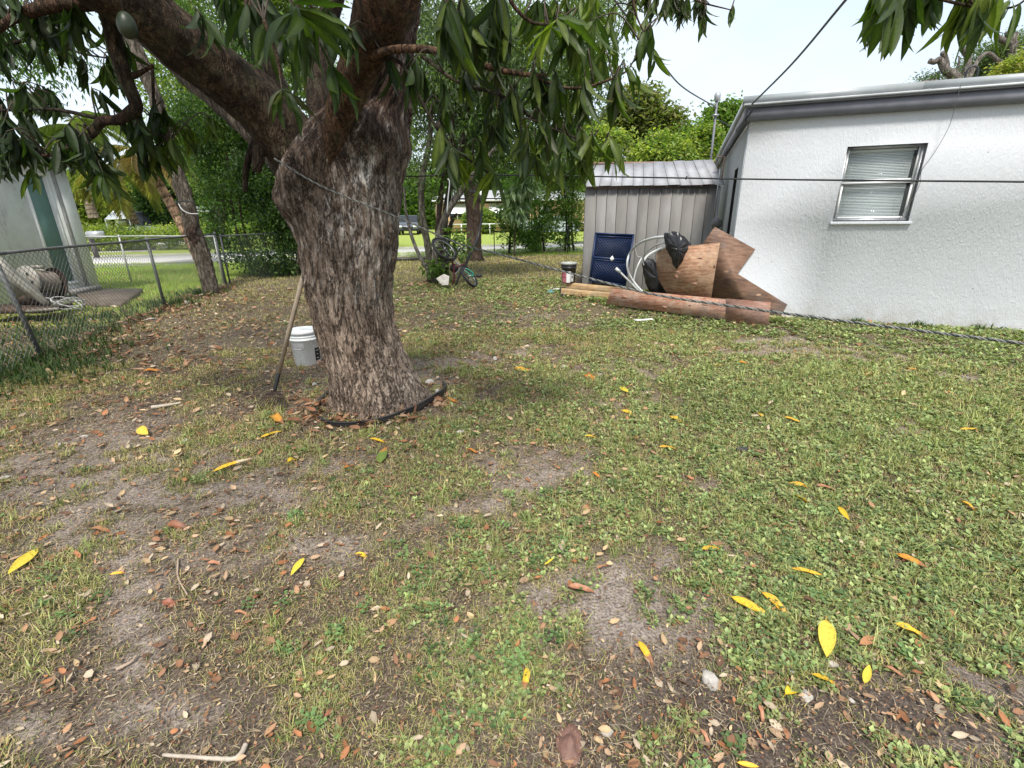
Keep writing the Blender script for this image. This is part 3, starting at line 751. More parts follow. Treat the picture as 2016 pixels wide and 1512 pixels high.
XL, XR = 1.47, 4.06
seams = [375, 460, 535, 610, 690, 768, 845, 932, 1015, 1097, 1185, 1270, 1350]
sx = [XL + (XR - XL) * (s - 375) / (1350 - 375) for s in seams]
for k in range(12):
    a, c_ = sx[k] + 0.006, sx[k + 1] - 0.006
    top = 1.985 + 0.004 * k
    dz = RNG.normal(0, .004)
    # each sheet: flat face with a folded rib at its right edge
    prof = [(a, 0.0), (c_ - 0.022, 0.0 + dz), (c_ - 0.018, -0.016), (c_ - 0.002, -0.016), (c_, 0.004)]
    V = []; 
    for (px_, py_) in prof: V.append([px_, SY + py_, 0.02]); V.append([px_, SY + py_, top])
    for (px_, py_) in prof: V.append([px_, SY + py_ + 0.012, 0.02]); V.append([px_, SY + py_ + 0.012, top])
    Fq = [];  n5 = 5
    for i in range(n5 - 1):
        Fq.append([2 * i, 2 * i + 2, 2 * i + 3, 2 * i + 1]); q = 10
        Fq.append([q + 2 * i, q + 2 * i + 1, q + 2 * i + 3, q + 2 * i + 2])
        Fq.append([2 * i + 1, 2 * i + 3, q + 2 * i + 3, q + 2 * i + 1])
    Fq.append([0, 1, 11, 10]); Fq.append([8, 18, 19, 9])
    MB().add(V, np.array(Fq)).build('wall_panel', M_SHED2 if k in (1, 2, 4, 7) else M_SHED, shed)
MB().add([[XL, SY + .01, 0], [XL + .36, SY + 2.18, 0], [XL + .36, SY + 2.18, 1.97], [XL, SY + .01, 1.97]], np.array([[0, 1, 2, 3]])).box(((XL + XR) / 2 + .2, SY + 2.19, 1.0), (XR - XL - .42, 0.012, 1.96)).box((XR - .006, SY + 1.1, 1.0), (0.012, 2.16, 1.96)).build('side_panels', M_SHED, shed)
MB().box(((XL + XR) / 2, SY + 0.028, 1.0), (XR - XL - .04, 0.02, 1.95)).build('inner_lining', M_DARK, shed)
MB().box(((XL + XR) / 2, SY + 0.0, 1.993), (XR - XL + .02, 0.05, 0.016)).build('eave_rail', M_RUSTW, shed)
# roof: ten overlapping pale sheets, seams in the photograph
rs = [372, 470, 548, 625, 705, 775, 848, 950, 1035, 1110, 1190, 1270, 1345]
rx = [1.45 + (4.14 - 1.45) * (s - 372) / (1345 - 372) for s in rs]
for k in range(12):
    a, c_ = rx[k], rx[k + 1] - 0.006
    sk = 0.22 * (1 - k / 12.0)          # the sheets fan slightly
    z0 = 2.012 + RNG.normal(0, .004); z1 = 2.44 + 0.006 * k + RNG.normal(0, .006)
    a2, c2 = 1.72 + (4.10 - 1.72) * k / 12.0, 1.72 + (4.10 - 1.72) * (k + 1) / 12.0 - 0.006
    y0, y1 = SY - 0.10, SY + 0.55
    V = [[a, y0, z0], [c_, y0, z0 + .003], [c2, y1, z1], [a2, y1, z1 - .003]]
    V += [[p[0], p[1], p[2] + 0.012] for p in V]
    mbp = MB().add(V, np.array([[0, 3, 2, 1], [4, 5, 6, 7], [0, 1, 5, 4], [1, 2, 6, 5], [2, 3, 7, 6], [3, 0, 4, 7]]))
    # raised seam on the left edge
    mbp.tube([np.array(V[4]) + [0.008, 0, .004], np.array(V[7]) + [0.008, 0, .004]], 0.007, 5)
    mbp.build('roof_sheet', M_SROOF, shed)
MB().box((2.93, SY + 0.60, 2.475), (2.45, 0.10, 0.045)).build('ridge_board', M_RUSTW, shed)
MB().add([[1.72, SY + .66, 2.46], [4.10, SY + .66, 2.50], [4.14, SY + 2.3, 2.02], [1.85, SY + 2.3, 2.02]], np.array([[0, 1, 2, 3]])).build('rear_roof_sheet', M_SROOF, shed)
MB().box((4.105, SY + 0.02, 2.27), (0.018, 0.03, 0.50)).box((4.06, SY + 0.05, 2.515), (0.14, 0.05, 0.02)).build('corner_trim', M_RUSTW, shed)
MB().box((4.075, SY - .02, 1.0), (0.028, 0.03, 1.98)).build('corner_post', M_SROOF, shed)
MB().box((3.42, SY + 0.04, 2.135), (0.02, 0.02, 0.12), [[1, 0, 0], [0, .8, .6], [0, -.6, .8]]).build('roof_tear', M_DARK, shed)

# ================================================================== STACKED THINGS BY THE SHED
def ply_mat(name, c1, c2, c3, rot, wd=7, ws=.35):
    b = NB(name)
    v = b.mapv((ws, 1, 1), rot)
    w = b.n('ShaderNodeTexWave', wave_type='BANDS', bands_direction='Z'); w.inputs['Scale'].default_value = 7; w.inputs['Distortion'].default_value = wd
    w.inputs['Detail'].default_value = 3; w.inputs['Detail Scale'].default_value = 0.55; b.l(v, w.inputs['Vector'])
    c = b.mix(b.math('MULTIPLY', b.ramp(w.outputs['Fac'], 0.55, 1.0), .6), c1, c2)
    c = b.mix(b.ramp(b.noise(3.2, 5, b.mapv((.6, 1, 1.4), rot), .7), 0.44, 0.54), c, c3); c = b.mix(b.math('MULTIPLY', b.ramp(b.noise(1.6, 6, None, .7), .50, .62), .6), c, tuple(.55 * q + .10 for q in c2)); c = b.mix(1.0, c, b.ramp(b.noise(9, 6, b.mapv((.25, 2, 5), rot), .75), .3, .7, (.62, .60, .58), (1.4, 1.4, 1.4)), 'MULTIPLY')
    vo = b.n('ShaderNodeTexVoronoi'); vo.inputs['Scale'].default_value = 4.5; b.l(v, vo.inputs['Vector'])
    c = b.mix(b.ramp(vo.outputs['Distance'], 0.05, 0.09, (0.9, 0.9, 0.9), (0, 0, 0)), c, (0.52, 0.33, 0.22))
    b.base(c); b.rough(0.7, 0, 0.3); b.bump(b.noise(60, 5, b.mapv((1, 1, 6), rot)), 0.35, 0.004); return b.m
M_PLYA = ply_mat('plywood_tan', (0.34, 0.19, 0.115), (0.17, 0.085, 0.05), (0.40, 0.26, 0.17), (0, .5, .76))
M_PLYC2 = ply_mat('plywood_red_worn', (0.30, 0.135, 0.085), (0.17, 0.07, 0.045), (0.35, 0.20, 0.14), (0, .25, .76), 15, 1.0)
M_LUMB = simple('splintered_edge', (0.50, 0.33, 0.22), (0.34, 0.20, 0.13), 30, .9)
M_PLYB = ply_mat('plywood_dark', (0.17, 0.10, 0.07), (0.085, 0.05, 0.036), (0.23, 0.14, 0.095), (0, -.55, .34))
M_PLYC = ply_mat('plywood_red', (0.38, 0.19, 0.12), (0.19, 0.08, 0.052), (0.40, 0.27, 0.20), (0, .03, .76), 15, .8)
def sheet(name, label, pts, P, n, th, mt):
    n = np.array(n, float); n /= np.linalg.norm(n)
    poly = np.array([onplane(x, y, P, n) for x, y in pts])
    base = poly.mean(0).copy(); base[2] = 0
    o = MB().prism(poly, -n * th).build(name, mt, loc=base)      # n faces the camera, thickness goes back
    return tag(o, label, 'plywood')
# dark sheet flat against the house corner
zz = lambda e: (1050 + e[0] / 3.665, 290 + e[1] / 3.665)
Bp = [(1225, 690), (1310, 573), (1602, 735), (1473, 912), (1834, 1135), (1755, 1272), (1560, 1262), (1290, 1110)]
nB = HN + UPZ * .02
sheet('plywood_offcut', 'dark brown notched plywood sheet leaning against the white house corner', [zz(p) for p in Bp], H(0.7, -0.05, 0.05), nB, 0.015, M_PLYB)
Ap = [(890, 760), (950, 715), (1110, 712), (1345, 688), (1312, 880), (1278, 1112), (1150, 1100), (962, 1052), (905, 960), (885, 850)]
PC = gp(1511, 640, .09); PC2 = gp(1193, 600, .09); dC = PC2 - PC; dC[2] = 0
nA = np.array([dC[1], -dC[0], 0]); nA /= np.linalg.norm(nA); nA = nA if nA[1] < 0 else -nA
PA = PC - nA * .07 ; nA = nA + UPZ * .05
sheet('plywood_sheet', 'tan plywood panel with dark grain leaning upright behind the low red sheet', [zz(p) for p in Ap], PA, nA, 0.015, M_PLYA)
Cp = [(565, 1020), (1706, 1125), (1690, 1284), (523, 1132)]
PC = gp(1511, 640, .09); PC2 = gp(1193, 600, .09); dC = PC2 - PC; dC[2] = 0
nC = np.array([dC[1], -dC[0], 0]); nC /= np.linalg.norm(nC); nC = nC if nC[1] < 0 else -nC
nC = nC + UPZ * 0.10
nC = nC
sheet('plywood_board', 'long low reddish plywood board standing on edge in the grass', [zz(p) for p in Cp], PC, nC, 0.016, M_PLYC)

# seam between the two lengths of the low board, pale splintered upper edge
nCu = nC / np.linalg.norm(nC); cbo = bpy.data.objects['plywood_board']
M_KNOT = simple('plywood_knot', (0.38, 0.22, 0.15), (0.20, 0.10, 0.065), 18, .8)
def knots(par, L, Pp, n_):
    nn_ = np.array(n_) / np.linalg.norm(n_); e1 = np.cross(nn_, UPZ); e1 /= np.linalg.norm(e1); e2 = np.cross(nn_, e1)
    for (a_, b__, w_, h__) in L:
        c0_ = onplane(*zz((a_, b__)), Pp, n_) + nn_ * .0005; ring_ = [c0_ + e1 * w_ * math.cos(t_) * (1 + .2 * math.sin(3 * t_)) + e2 * h__ * math.sin(t_) for t_ in np.linspace(0, 6.283, 13)[:-1]]
        MB().prism(ring_, nn_ * .0015).build('knot_patch', M_KNOT, par)
knots(cbo, [(660, 1080, .055, .03), (945, 1152, .05, .016), (1005, 1082, .06, .012), (1130, 1140, .022, .015), (1240, 1135, .045, .012), (1560, 1190, .03, .012)], PC, nC)
knots(bpy.data.objects['plywood_sheet'], [(1030, 935, .035, .035), (1165, 985, .04, .018), (1040, 900, .05, .012), (1205, 800, .03, .012), (1308, 858, .015, .03)], PA, nA)
sA, sB = onplane(*zz((1392, 1092)), PC, nC) + nCu * .003, onplane(*zz((1386, 1248)), PC, nC) + nCu * .003
MB().prism([onplane(*zz(p), PC, nC) + nCu * .004 for p in ((1392, 1090), (1714, 1119), (1697, 1290), (1386, 1251))], -nCu * .003).build('board_end', M_PLYC2, cbo)
eA = [onplane(*zz(p), PC, nC) - nCu * .008 for p in ((565, 1018), (960, 1050), (1345, 1083), (1706, 1123))]
# lumber: two stacked timbers and a black crate end under the dark pail
M_LUM = ply_mat('lumber', (0.44, 0.28, 0.14), (0.33, 0.19, 0.09), (0.50, 0.36, 0.20), (0, 1.4, 0))
def timber(name, label, A, B, w, h):
    A = np.array(A, float); B = np.array(B, float); d = B - A; L = np.linalg.norm(d); d /= L
    nrm = np.array([-d[1], d[0], 0]); nrm /= np.linalg.norm(nrm); up = np.cross(d, nrm)
    base = (A + B) / 2
    o = MB().box((A + B) / 2, (L, w, h), [d, nrm, up]).build(name, M_LUM, loc=base, bevel=.003); return tag(o, label, 'timber')
A1 = aty(1105, 573, 9.25); B1 = aty(1199, 582, 9.0); d1 = (B1 - A1)
timber('timber_beam', 'yellowish timber beam, the lower of two lying in front of the shed', A1, A1 + d1 * 1.25, 0.09, 0.105)
A2 = aty(1114, 561, 9.42); B2 = aty(1203, 570, 9.2); d2 = B2 - A2
timber('timber_beam', 'orange-brown timber beam, the upper of two, under the dark pail', A2, A2 + d2 * 1.4, 0.09, 0.105)
zb = A1[2] - 0.045
o = MB().box((A1[0] + 0.06, 9.32, zb / 2), (0.13, 0.26, zb - .004)).build('support_block', M_BLACKPL, loc=(A1[0] + .06, 9.32, 0)); tag(o, 'black plastic block under the left end of the lower timber beam', 'block')
o = MB().box((A1[0] + 0.95, 9.10, zb / 2), (0.13, 0.22, zb - .004)).build('support_block', M_BLACKPL, loc=(A1[0] + .95, 9.1, 0)); tag(o, 'black plastic block under the lower timber beam beside the red plywood', 'block')
o = MB().box((A2[0] - 0.03, A2[1] + .02, (A2[2] + A1[2]) / 2 - .06), (0.15, 0.20, A2[2] + .045 - (A1[2] + .045) + 0.0)).build('black_tray', M_BLACKPL, loc=A2); tag(o, 'small black plastic tray directly under the dark pail', 'tray')

# pails
def label_print(o_parent, c, r, z0, z1, a0, a1, blocks, ax=None):
    pass
def curved_patch(mb, c, r0, r1, z0, z1, a0, a1, off, seg=10):
    """patch of a cone wall between heights, angles (radians), slightly proud"""
    th = np.linspace(a0, a1, seg); V = []
    for z in (z0, z1):
        r = r0 + (r1 - r0) * z + off
        for t_ in th: V.append([c[0] + r * math.cos(t_), c[1] + r * math.sin(t_), c[2] + z])
    j = np.arange(seg - 1)
    mb.add(V, np.stack([j, j + 1, j + 1 + seg, j + seg], -1)); return mb
M_WPL = simple('white_plastic', (0.80, 0.81, 0.80), (0.74, 0.75, 0.74), 7, 0.35, bump=0.05, dirt=((0.45, 0.42, 0.38), 0.35))
M_INK = simple('grey_print', (0.40, 0.40, 0.40), (0.34, 0.34, 0.34), 60, 0.5, bump=0)
M_INK2 = simple('black_print', (0.015, 0.016, 0.018), None, 20, 0.4, bump=0)
M_INK3 = simple('pale_print', (0.62, 0.62, 0.62), None, 20, 0.5, bump=0)
M_PINK = simple('pink_print', (0.45, 0.17, 0.20), (0.38, 0.12, 0.15), 30, 0.5, bump=0)
M_RED = simple('red_print', (0.35, 0.05, 0.06), None, 30, 0.5, bump=0)
def pail(name, label, c, h, body, lid, sc=1.0):
    t_ = thing(name, label, 'bucket', c)
    rb, rt = 0.132 * sc, 0.150 * sc
    k = (rt - rb) / h
    pr = [(0.001, 0), (rb - .005, 0), (rb, 0.006), (rt - k * .1, h - 0.105)]
    for zr in (h - 0.100, h - 0.066):
        pr += [(rt + .008, zr), (rt + .010, zr + .006), (rt + .008, zr + .014), (rt, zr + .016)]
    pr += [(rt, h - 0.03), (rt - .003, h - .03)]
    MB().lathe(pr, c, 48).build('body', body, t_, True)
    MB().lathe([(rt + .004, h - .036), (rt + .013, h - .034), (rt + .014, h - .006), (rt + .008, h), (rt - .004, h), (rt - .012, h - .004), (rt - .014, h - .018), (rt * .9, h - .019), (rt * .5, h - .017), (rt * .48, h - .012), (0.001, h - .012)], c, 48).build('lid', lid, t_, True)
    return t_
bc = gp(607, 714); bc = np.array([-2.235, 4.98, float(hgt(-2.235, 4.98))])
BH = 0.385
wp = pail('bucket', 'white lidded plastic bucket with grey and black print beside the mango trunk', bc, BH, M_WPL, M_WPL, 1.0)
ga = math.atan2(-bc[1], -bc[0])           # angle facing the camera
kk = (0.150 - 0.132) / BH
def P_(z0, z1, a0, a1, m_, nm, off=.0012, par=wp):
    mb = MB(); curved_patch(mb, bc, 0.132, 0.132 + kk, z0, z1, ga + a0, ga + a1, off); return mb.build(nm, m_, par, True)
P_(.215, .268, -1.05, -.12, M_INK, 'print_block')
P_(.190, .206, -1.05, -.35, M_INK3, 'print_block')
for q in range(9): P_(.035 + q * .0165, .035 + q * .0165 + .009, -.95 + .05 * (q % 3), -.13 - .12 * (q % 2), M_INK, 'print_line')
P_(.05, .190, .62, 1.25, M_INK2, 'print_label')
for q, (a_, b_) in enumerate(((.74, .95), (.78, .92), (.72, .98))): P_(.075 + q * .042, .082 + q * .042, a_, b_, M_INK3, 'print_line', .0022)
P_(.215, .25, .52, .62, M_INK, 'print_block')
hb = [bc + np.array([0.162 * math.cos(ga + t_), 0.162 * math.sin(ga + t_), BH - .085 - .075 * math.sin((t_ - .30) / 2.2 * math.pi)]) for t_ in np.linspace(.30, 2.5, 14)]
MB().tube(hb, 0.0022, 6).build('handle', M_GALV, wp, True)

dc = np.array([A2[0] - 0.0, A2[1] + 0.02, A2[2] + 0.045])
dc = aty(1119, 556, 9.44)
dark = pail('bucket', 'black paint bucket with pink and white label and grey lid on the timbers', dc, 0.385, M_BLACKPL, simple('grey_lid', (0.42, 0.43, 0.41), (0.36, 0.37, 0.35), 9, 0.4), 0.97)
ga2 = math.atan2(-dc[1], -dc[0])
def Q_(z0, z1, a0, a1, m_, nm, off=.0015):
    mb = MB(); curved_patch(mb, dc, 0.128, 0.128 + kk, z0, z1, ga2 + a0, ga2 + a1, off); return mb.build(nm, m_, dark, True)
Q_(.012, .225, -1.25, .30, M_WSILL, 'label'); Q_(.013, .224, -1.24, -.30, M_PINK, 'label_panel', .0028)
Q_(.105, .125, -1.15, -.42, M_RED, 'label_line', .004); Q_(.165, .185, -1.1, -.6, M_RED, 'label_line', .004); Q_(.03, .18, .38, .78, M_INK3, 'label')
Q_(.10, .14, .50, .66, M_INK2, 'label_mark', .003)

# blue lattice panel leaning on the shed
M_NAVY = simple('navy_plastic', (0.014, 0.033, 0.10), (0.010, 0.025, 0.08), 9, 0.45, bump=0.1)
M_NAVY2 = simple('navy_plastic_deep', (0.003, 0.007, 0.024), None, 9, 0.6, bump=0.1)
nP = np.array([0.03, -0.985, 0.16]); nP /= np.linalg.norm(nP)
PP = np.array([2.0, SY - 0.22, 0.10])
cor = [onplane(*zz(p), PP, nP) for p in ((445, 615), (728, 628), (665, 1000), (402, 965))]   # tl tr br bl
tl, tr, br, bl_ = cor
bp = thing('lattice_divider', 'navy blue plastic lattice panel with a small white diamond sticker, against the shed', 'panel', (bl_ + br) / 2)
def q2(s, t_): return (tl * (1 - s) + tr * s) * (1 - t_) + (bl_ * (1 - s) + br * s) * t_
MB().prism([tl, bl_, br, tr], -nP * 0.02).build('backing', M_NAVY2, bp)
fm = MB()
for (a, c_) in (((.0, .015), (1., .015)), ((0., .985), (1., .985)), ((.02, 0), (.02, 1)), ((.98, 0), (.98, 1)), ((0, .50), (1, .50)), ((0, .07), (1, .07)), ((0, .545), (1, .545))):
    p_, r_ = q2(*a), q2(*c_); dd = (r_ - p_) / np.linalg.norm(r_ - p_)
    fm.box((p_ + r_) / 2 + nP * .012, (np.linalg.norm(r_ - p_), 0.018 if a[1] in (.545, .07) else .030, 0.024), [dd, np.cross(nP, dd), nP])
fm.build('frame', M_NAVY, bp)
lt = MB()
Wp = np.linalg.norm(tr - tl); Hp = np.linalg.norm(bl_ - tl)
for half in ((.09, .48), (.56, .96)):
    hh = (half[1] - half[0]) * Hp; 
    for sgn in (1, -1):
        for k_ in np.arange(-hh, Wp + hh, 0.058):
            # line u = k_ + sgn * w , w in [0, hh]
            w0, w1 = 0.0, hh
            u0 = k_ + (0 if sgn > 0 else hh); 
            pts = []
            for w in np.linspace(0, hh, 30):
                u = (k_ + w) if sgn > 0 else (k_ + hh - w)
                if 0.03 < u < Wp - 0.03: pts.append((u / Wp, half[0] + w / Hp))
            if len(pts) > 2:
                p_, r_ = q2(*pts[0]), q2(*pts[-1]); dd = (r_ - p_); L_ = np.linalg.norm(dd); dd /= L_
                lt.box((p_ + r_) / 2 + nP * .008, (L_, 0.011, 0.012), [dd, np.cross(nP, dd), nP])
o = lt.build('lattice', M_NAVY, bp); o['kind'] = 'stuff'
dcn = q2(.52, .50) + nP * .028; e1 = q2(.6, .5) - q2(.5, .5); e1 /= np.linalg.norm(e1); e2 = np.cross(nP, e1)
MB().prism([dcn + e1 * .045, dcn + e2 * .06, dcn - e1 * .045, dcn - e2 * .06], nP * .003).build('sticker', M_WPL, bp)

# white plastic pipes
M_PVC = simple('white_pvc', (0.66, 0.68, 0.68), (0.56, 0.58, 0.58), 8, 0.35, bump=0.05, dirt=((0.35, 0.33, 0.30), 0.4))
YP = 9.35
def pipe(name, label, pts, r, dep):
    P = np.array([aty(*zz((p[0], p[1])), dep + (p[2] if len(p) > 2 else 0)) for p in pts])
    S = smooth_path(P, 40)
    o = MB().tube(S, r, 10).build(name, M_PVC, loc=P[-1], smooth=True); return tag(o, label, 'pipe'), S
pipe('bent_pipe', 'outermost white plastic pipe bending from the upper black bag down to the ground', [(975, 645, -2.15), (870, 655, -1.7), (770, 690, -.9), (705, 750), (678, 830), (690, 910), (735, 985), (790, 1045, -.2)], 0.022, YP)
pipe('bent_pipe', 'middle thin white pipe curving out of the upper black bag', [(965, 685, -2.2), (880, 710, -1.6), (800, 775), (755, 850), (730, 930), (722, 1000)], 0.014, YP + .08)
pipe('bent_pipe', 'shortest white pipe bending from the upper bag into the lower black bag', [(975, 715, -2.15), (900, 740, -1.95), (835, 775, -1.9), (800, 815, -1.9), (800, 850, -1.9)], 0.018, YP - .02)
st_, _S = pipe('straight_pipe', 'straight white pipe with capped ends lying across the pile', [(605, 880), (720, 995), (835, 1118)], 0.017, 8.95)
tag(st_, None, 'pipe')
for (e, f_) in (((595, 873), (625, 900)), ((822, 1105), (845, 1128))): MB().tube([aty(*zz(e), 8.94), aty(*zz(f_), 8.94)], 0.028, 12).build('pipe_cap', M_PVC, st_, True)
pipe('pipe_hook', 'thin looped grey wire hanging beside the bent pipes on the shed wall', [(742, 695), (738, 740), (752, 785), (775, 790)], 0.004, YP + .2)

# black bags
M_BAG = NB('black_bag'); M_BAG.base((0.012, 0.012, 0.014)); M_BAG.rough(0.33, 0, 0.5); M_BAG.bump(M_BAG.noise(4, 1, M_BAG.mapv((1.6, 1, .6)), 0.4, 1.6), 0.8, 0.05); M_BAG = M_BAG.m
def bag(name, label, outline, dep, thick, seed):
    """crumpled bag: outline in zoom pixels (closed), inflated"""
    P = np.array([aty(*zz(p), dep) for p in outline]); cen = P.mean(0); P = cen + (P - cen) * 1.13
    n_ = 44; ring = smooth_path(np.vstack([P, P[:1]]), n_)[:-1]; n_ = len(ring)
    V = []; rows = []
    R5 = np.linspace(0, 1, 9)
    for side in (-1, 1):
        for q in R5[:-1] if side == -1 else R5[1:]:
            pass
    lay = np.linspace(-1, 1, 15)
    for l in lay:
        s = math.sqrt(max(0.0, 1 - l * l)) * 1.0
        rr = cen + (ring - cen) * max(s, 0.02)
        ang = np.arange(n_) / n_ * 2 * math.pi
        cr = 1 + 0.09 * np.sin(ang * 7 + seed + l * 3) + 0.07 * np.sin(ang * 13 + seed * 2 - l * 5) + 0.05 * RNG.normal(size=n_)
        rr = cen + (rr - cen) * cr[:, None] if 0.05 < s < 0.98 else rr
        rr = rr + np.array([0, 1, 0]) * (l * thick) + RNG.normal(size=(n_, 3)) * 0.006
        V.append(rr)
    V = np.array(V).reshape(-1, 3); L_ = len(lay)
    i, j = np.meshgrid(np.arange(L_ - 1), np.arange(n_), indexing='ij')
    Fq = np.stack([i * n_ + j, (i + 1) * n_ + j, (i + 1) * n_ + (j + 1) % n_, i * n_ + (j + 1) % n_], -1).reshape(-1, 4)
    o = MB().add(V, [Fq, np.arange(n_).reshape(1, -1), (np.arange(n_) + n_ * (L_ - 1))[::-1].reshape(1, -1)]).build(name, M_BAG, loc=cen, smooth=True)
    sb = o.modifiers.new('s', 'SUBSURF'); sb.levels = 1; sb.render_levels = 1
    return tag(o, label, 'bag')
bag('black_bag', 'crumpled black plastic bag tied over the upper pipe ends in front of the plywood', [(955, 640), (1010, 618), (1070, 650), (1115, 690), (1125, 735), (1085, 780), (1045, 840), (1028, 858), (1010, 820), (985, 760), (960, 700)], 7.15, 0.09, 1)
bag('black_bag', 'black plastic bag hanging over a pipe low against the shed', [(800, 812), (850, 808), (890, 860), (925, 930), (960, 990), (962, 1035), (925, 1048), (850, 1035), (815, 960), (800, 880)], 7.45, 0.10, 4)

# small rubbish
M_CYAN = simple('cyan_plastic', (0.16, 0.40, 0.45), (0.12, 0.30, 0.34), 15, 0.4)
g0 = gp(1083, 578)
o = MB().prism([g0 + [-.06, 0, .01], g0 + [.07, -.02, .01], g0 + [.05, .1, .06], g0 + [-.03, .08, .05]], [0.0, 0, .008]).build('plastic_scrap', M_CYAN, loc=g0); tag(o, 'crumpled cyan plastic scrap in the grass beside the timbers', 'rubbish')
g0 = gp(1092, 572)
o = MB().prism([g0 + [-.04, 0, .02], g0 + [.12, 0, .02], g0 + [.13, .12, .03], g0 + [0, .12, .035]], [0.0, 0, .006]).build('white_scrap', M_WPL, loc=g0); tag(o, 'flat white scrap lying behind the cyan plastic beside the timbers', 'rubbish')
g0 = gp(1270, 633)
o = MB().tube(smooth_path([g0 + [-.16, .03, .015], g0 + [-.05, 0, .02], g0 + [.08, .01, .03], g0 + [.13, 0, .02]], 10), [.006] * 5 + [.022] * 6 if False else .014, 8).build('white_stick', M_WSILL, loc=g0); tag(o, 'short white broken stick on the grass in front of the red plywood', 'stick')
A = gp(960, 521); B = gp(1072, 503)
o = MB().tube([A + [0, 0, .02], B + [0, 0, .02]], .018, 6).build('bare_pole', M_LUM, loc=A); tag(o, 'long pale wooden pole lying on the grass beyond the bicycle', 'pole')
# ================================================================== NEIGHBOUR'S BUILDING (left)
M_NWALL = NB('mottled_wall'); b = M_NWALL
c = b.mix(b.ramp(b.noise(2.2, 6, None, .7), 0.35, 0.7), (0.80, 0.81, 0.77), (0.66, 0.66, 0.62))
c = b.mix(b.math('MULTIPLY', b.ramp(b.noise(2.0, 5, b.mapv((2, 2, .5)), .75), 0.55, 0.75), 0.6), c, (0.25, 0.22, 0.18))
b.base(c); b.rough(0.85, 0, .2); b.bump(b.noise(40, 5), 0.5, .008); M_NWALL = b.m
M_GREEN = simple('green_paint', (0.14, 0.25, 0.21), (0.11, 0.20, 0.17), 5, 0.5, bump=0.1, dirt=((0.16, 0.24, 0.21), 0.4))
BX = -9.1
nb = thing('neighbour_building', 'weathered pale stucco building with a narrow green door beyond the wire fence', 'building', (BX, 10.63, 0))
D0, D1, DZ0, DZ1 = 9.66, 10.10, 0.33, 2.34
mb = MB()
for (ya, yb, za, zb) in ((2.0, D0, -.1, 2.55), (D1, 10.63, -.1, 2.55), (D0, D1, -.1, DZ0), (D0, D1, DZ1, 2.55)):
    mb.box((BX - .1, (ya + yb) / 2, (za + zb) / 2), (.2, yb - ya, zb - za))
mb.box((-11.2, 10.53, 1.22), (3.99, .2, 2.65))
mb.build('wall', M_NWALL, nb)
MB().box((BX - .06, (D0 + D1) / 2, (DZ0 + DZ1) / 2), (.03, D1 - D0 - .01, DZ1 - DZ0 - .01)).build('door', M_GREEN, nb)
fr = MB()
for (y_, z_, sy, sz) in ((D0 - .03, (DZ0 + DZ1) / 2, .06, DZ1 - DZ0), (D1 + .03, (DZ0 + DZ1) / 2, .06, DZ1 - DZ0), ((D0 + D1) / 2, DZ1 + .03, D1 - D0 + .12, .06), ((D0 + D1) / 2, DZ0 - .03, D1 - D0 + .12, .06)):
    fr.box((BX + .006, y_, z_), (.03, sy - .002, sz - .002))
fr.build('door_frame', M_NWALL, nb)
MB().box((BX + .006, 10.30, 1.3), (.012, .09, 2.4)).build('stained_strip', simple('stained_strip', (.40, .40, .38), (.28, .27, .25), 5, .9), nb)
MB().box((BX + .09, 10.0, .14), (.2, .9, .1)).build('door_step', M_CONC, nb)
MB().box((BX - 2, 6.2, 2.63), (4.5, 9.2, .14)).build('roof', M_ROOF, nb)

# slab in front of it
pA = [gp(165, 605), gp(240, 607), gp(283, 577), gp(205, 577), gp(150, 583)]
o = MB().prism([p + UPZ * .10 for p in pA], [0, 0, -.12]).build('concrete_slab', simple('stained_slab', (0.17, 0.13, 0.10), (0.11, 0.09, 0.07), 5, .9, dirt=((.3, .25, .2), .5)), loc=pA[0]); tag(o, 'low stained concrete slab at the foot of the neighbouring building', 'slab')

# ------------------------------------------------------------------ winch: steel frame, cable drum, rope
M_WIN = simple('pale_chipped_steel', (0.30, 0.29, 0.25), (0.22, 0.21, 0.18), 7, .6, .2, dirt=((.12, .07, .045), .8))
M_WDK = simple('rusty_steel', (0.06, 0.045, 0.038), (0.10, 0.06, 0.04), 9, .7, .2)
M_CABLE = simple('wound_cable', (0.23, 0.19, 0.15), (0.15, 0.12, 0.095), 14, .7)
zw = lambda e: (e[0] / 6.05, 450 + e[1] / 6.05)
WY = 7.7
wb = aty(60, 610, WY); 
winch = thing('winch', 'old pale steel cable winch with round drum behind the wire fence', 'winch', wb)
def wpoly(name, pts, dep, th, mt, dy=0.0):
    n_ = np.array([0.62, -0.78, 0]); P0 = aty(50, 580, dep)
    P = [onplane(*zw(p), P0, n_) for p in pts]
    return MB().prism(P, -n_ * th).build(name, mt, winch)
wpoly('side_plate', [(-60, 330), (30, 350), (160, 480), (350, 640), (480, 760), (560, 850), (640, 940), (560, 950), (480, 890), (420, 850), (330, 790), (250, 800), (190, 850), (120, 700), (60, 560)], WY - .3, .035, M_WIN)
wpoly('side_plate', [(430, 480), (520, 485), (600, 520), (680, 590), (780, 700), (880, 800), (960, 850), (930, 860), (800, 760), (700, 680), (620, 580), (540, 520), (440, 510)], WY + .35, .035, M_WIN)
dc_ = aty(*zw((330, 640)), WY); axd = aty(*zw((640, 660)), WY + .35) - dc_; L_ = np.linalg.norm(axd); axd /= L_
up_ = np.cross(axd, [0, 0, 1.0]); up_ /= np.linalg.norm(up_); AX = np.array([up_, np.cross(axd, up_), axd])
rd = 0.20
pr = [(0.001, -0.02), (rd + .06, -0.02), (rd + .06, 0.0)]
MB().lathe(pr, dc_, 36, AX).build('drum_flange', M_WIN, winch)
pr = []
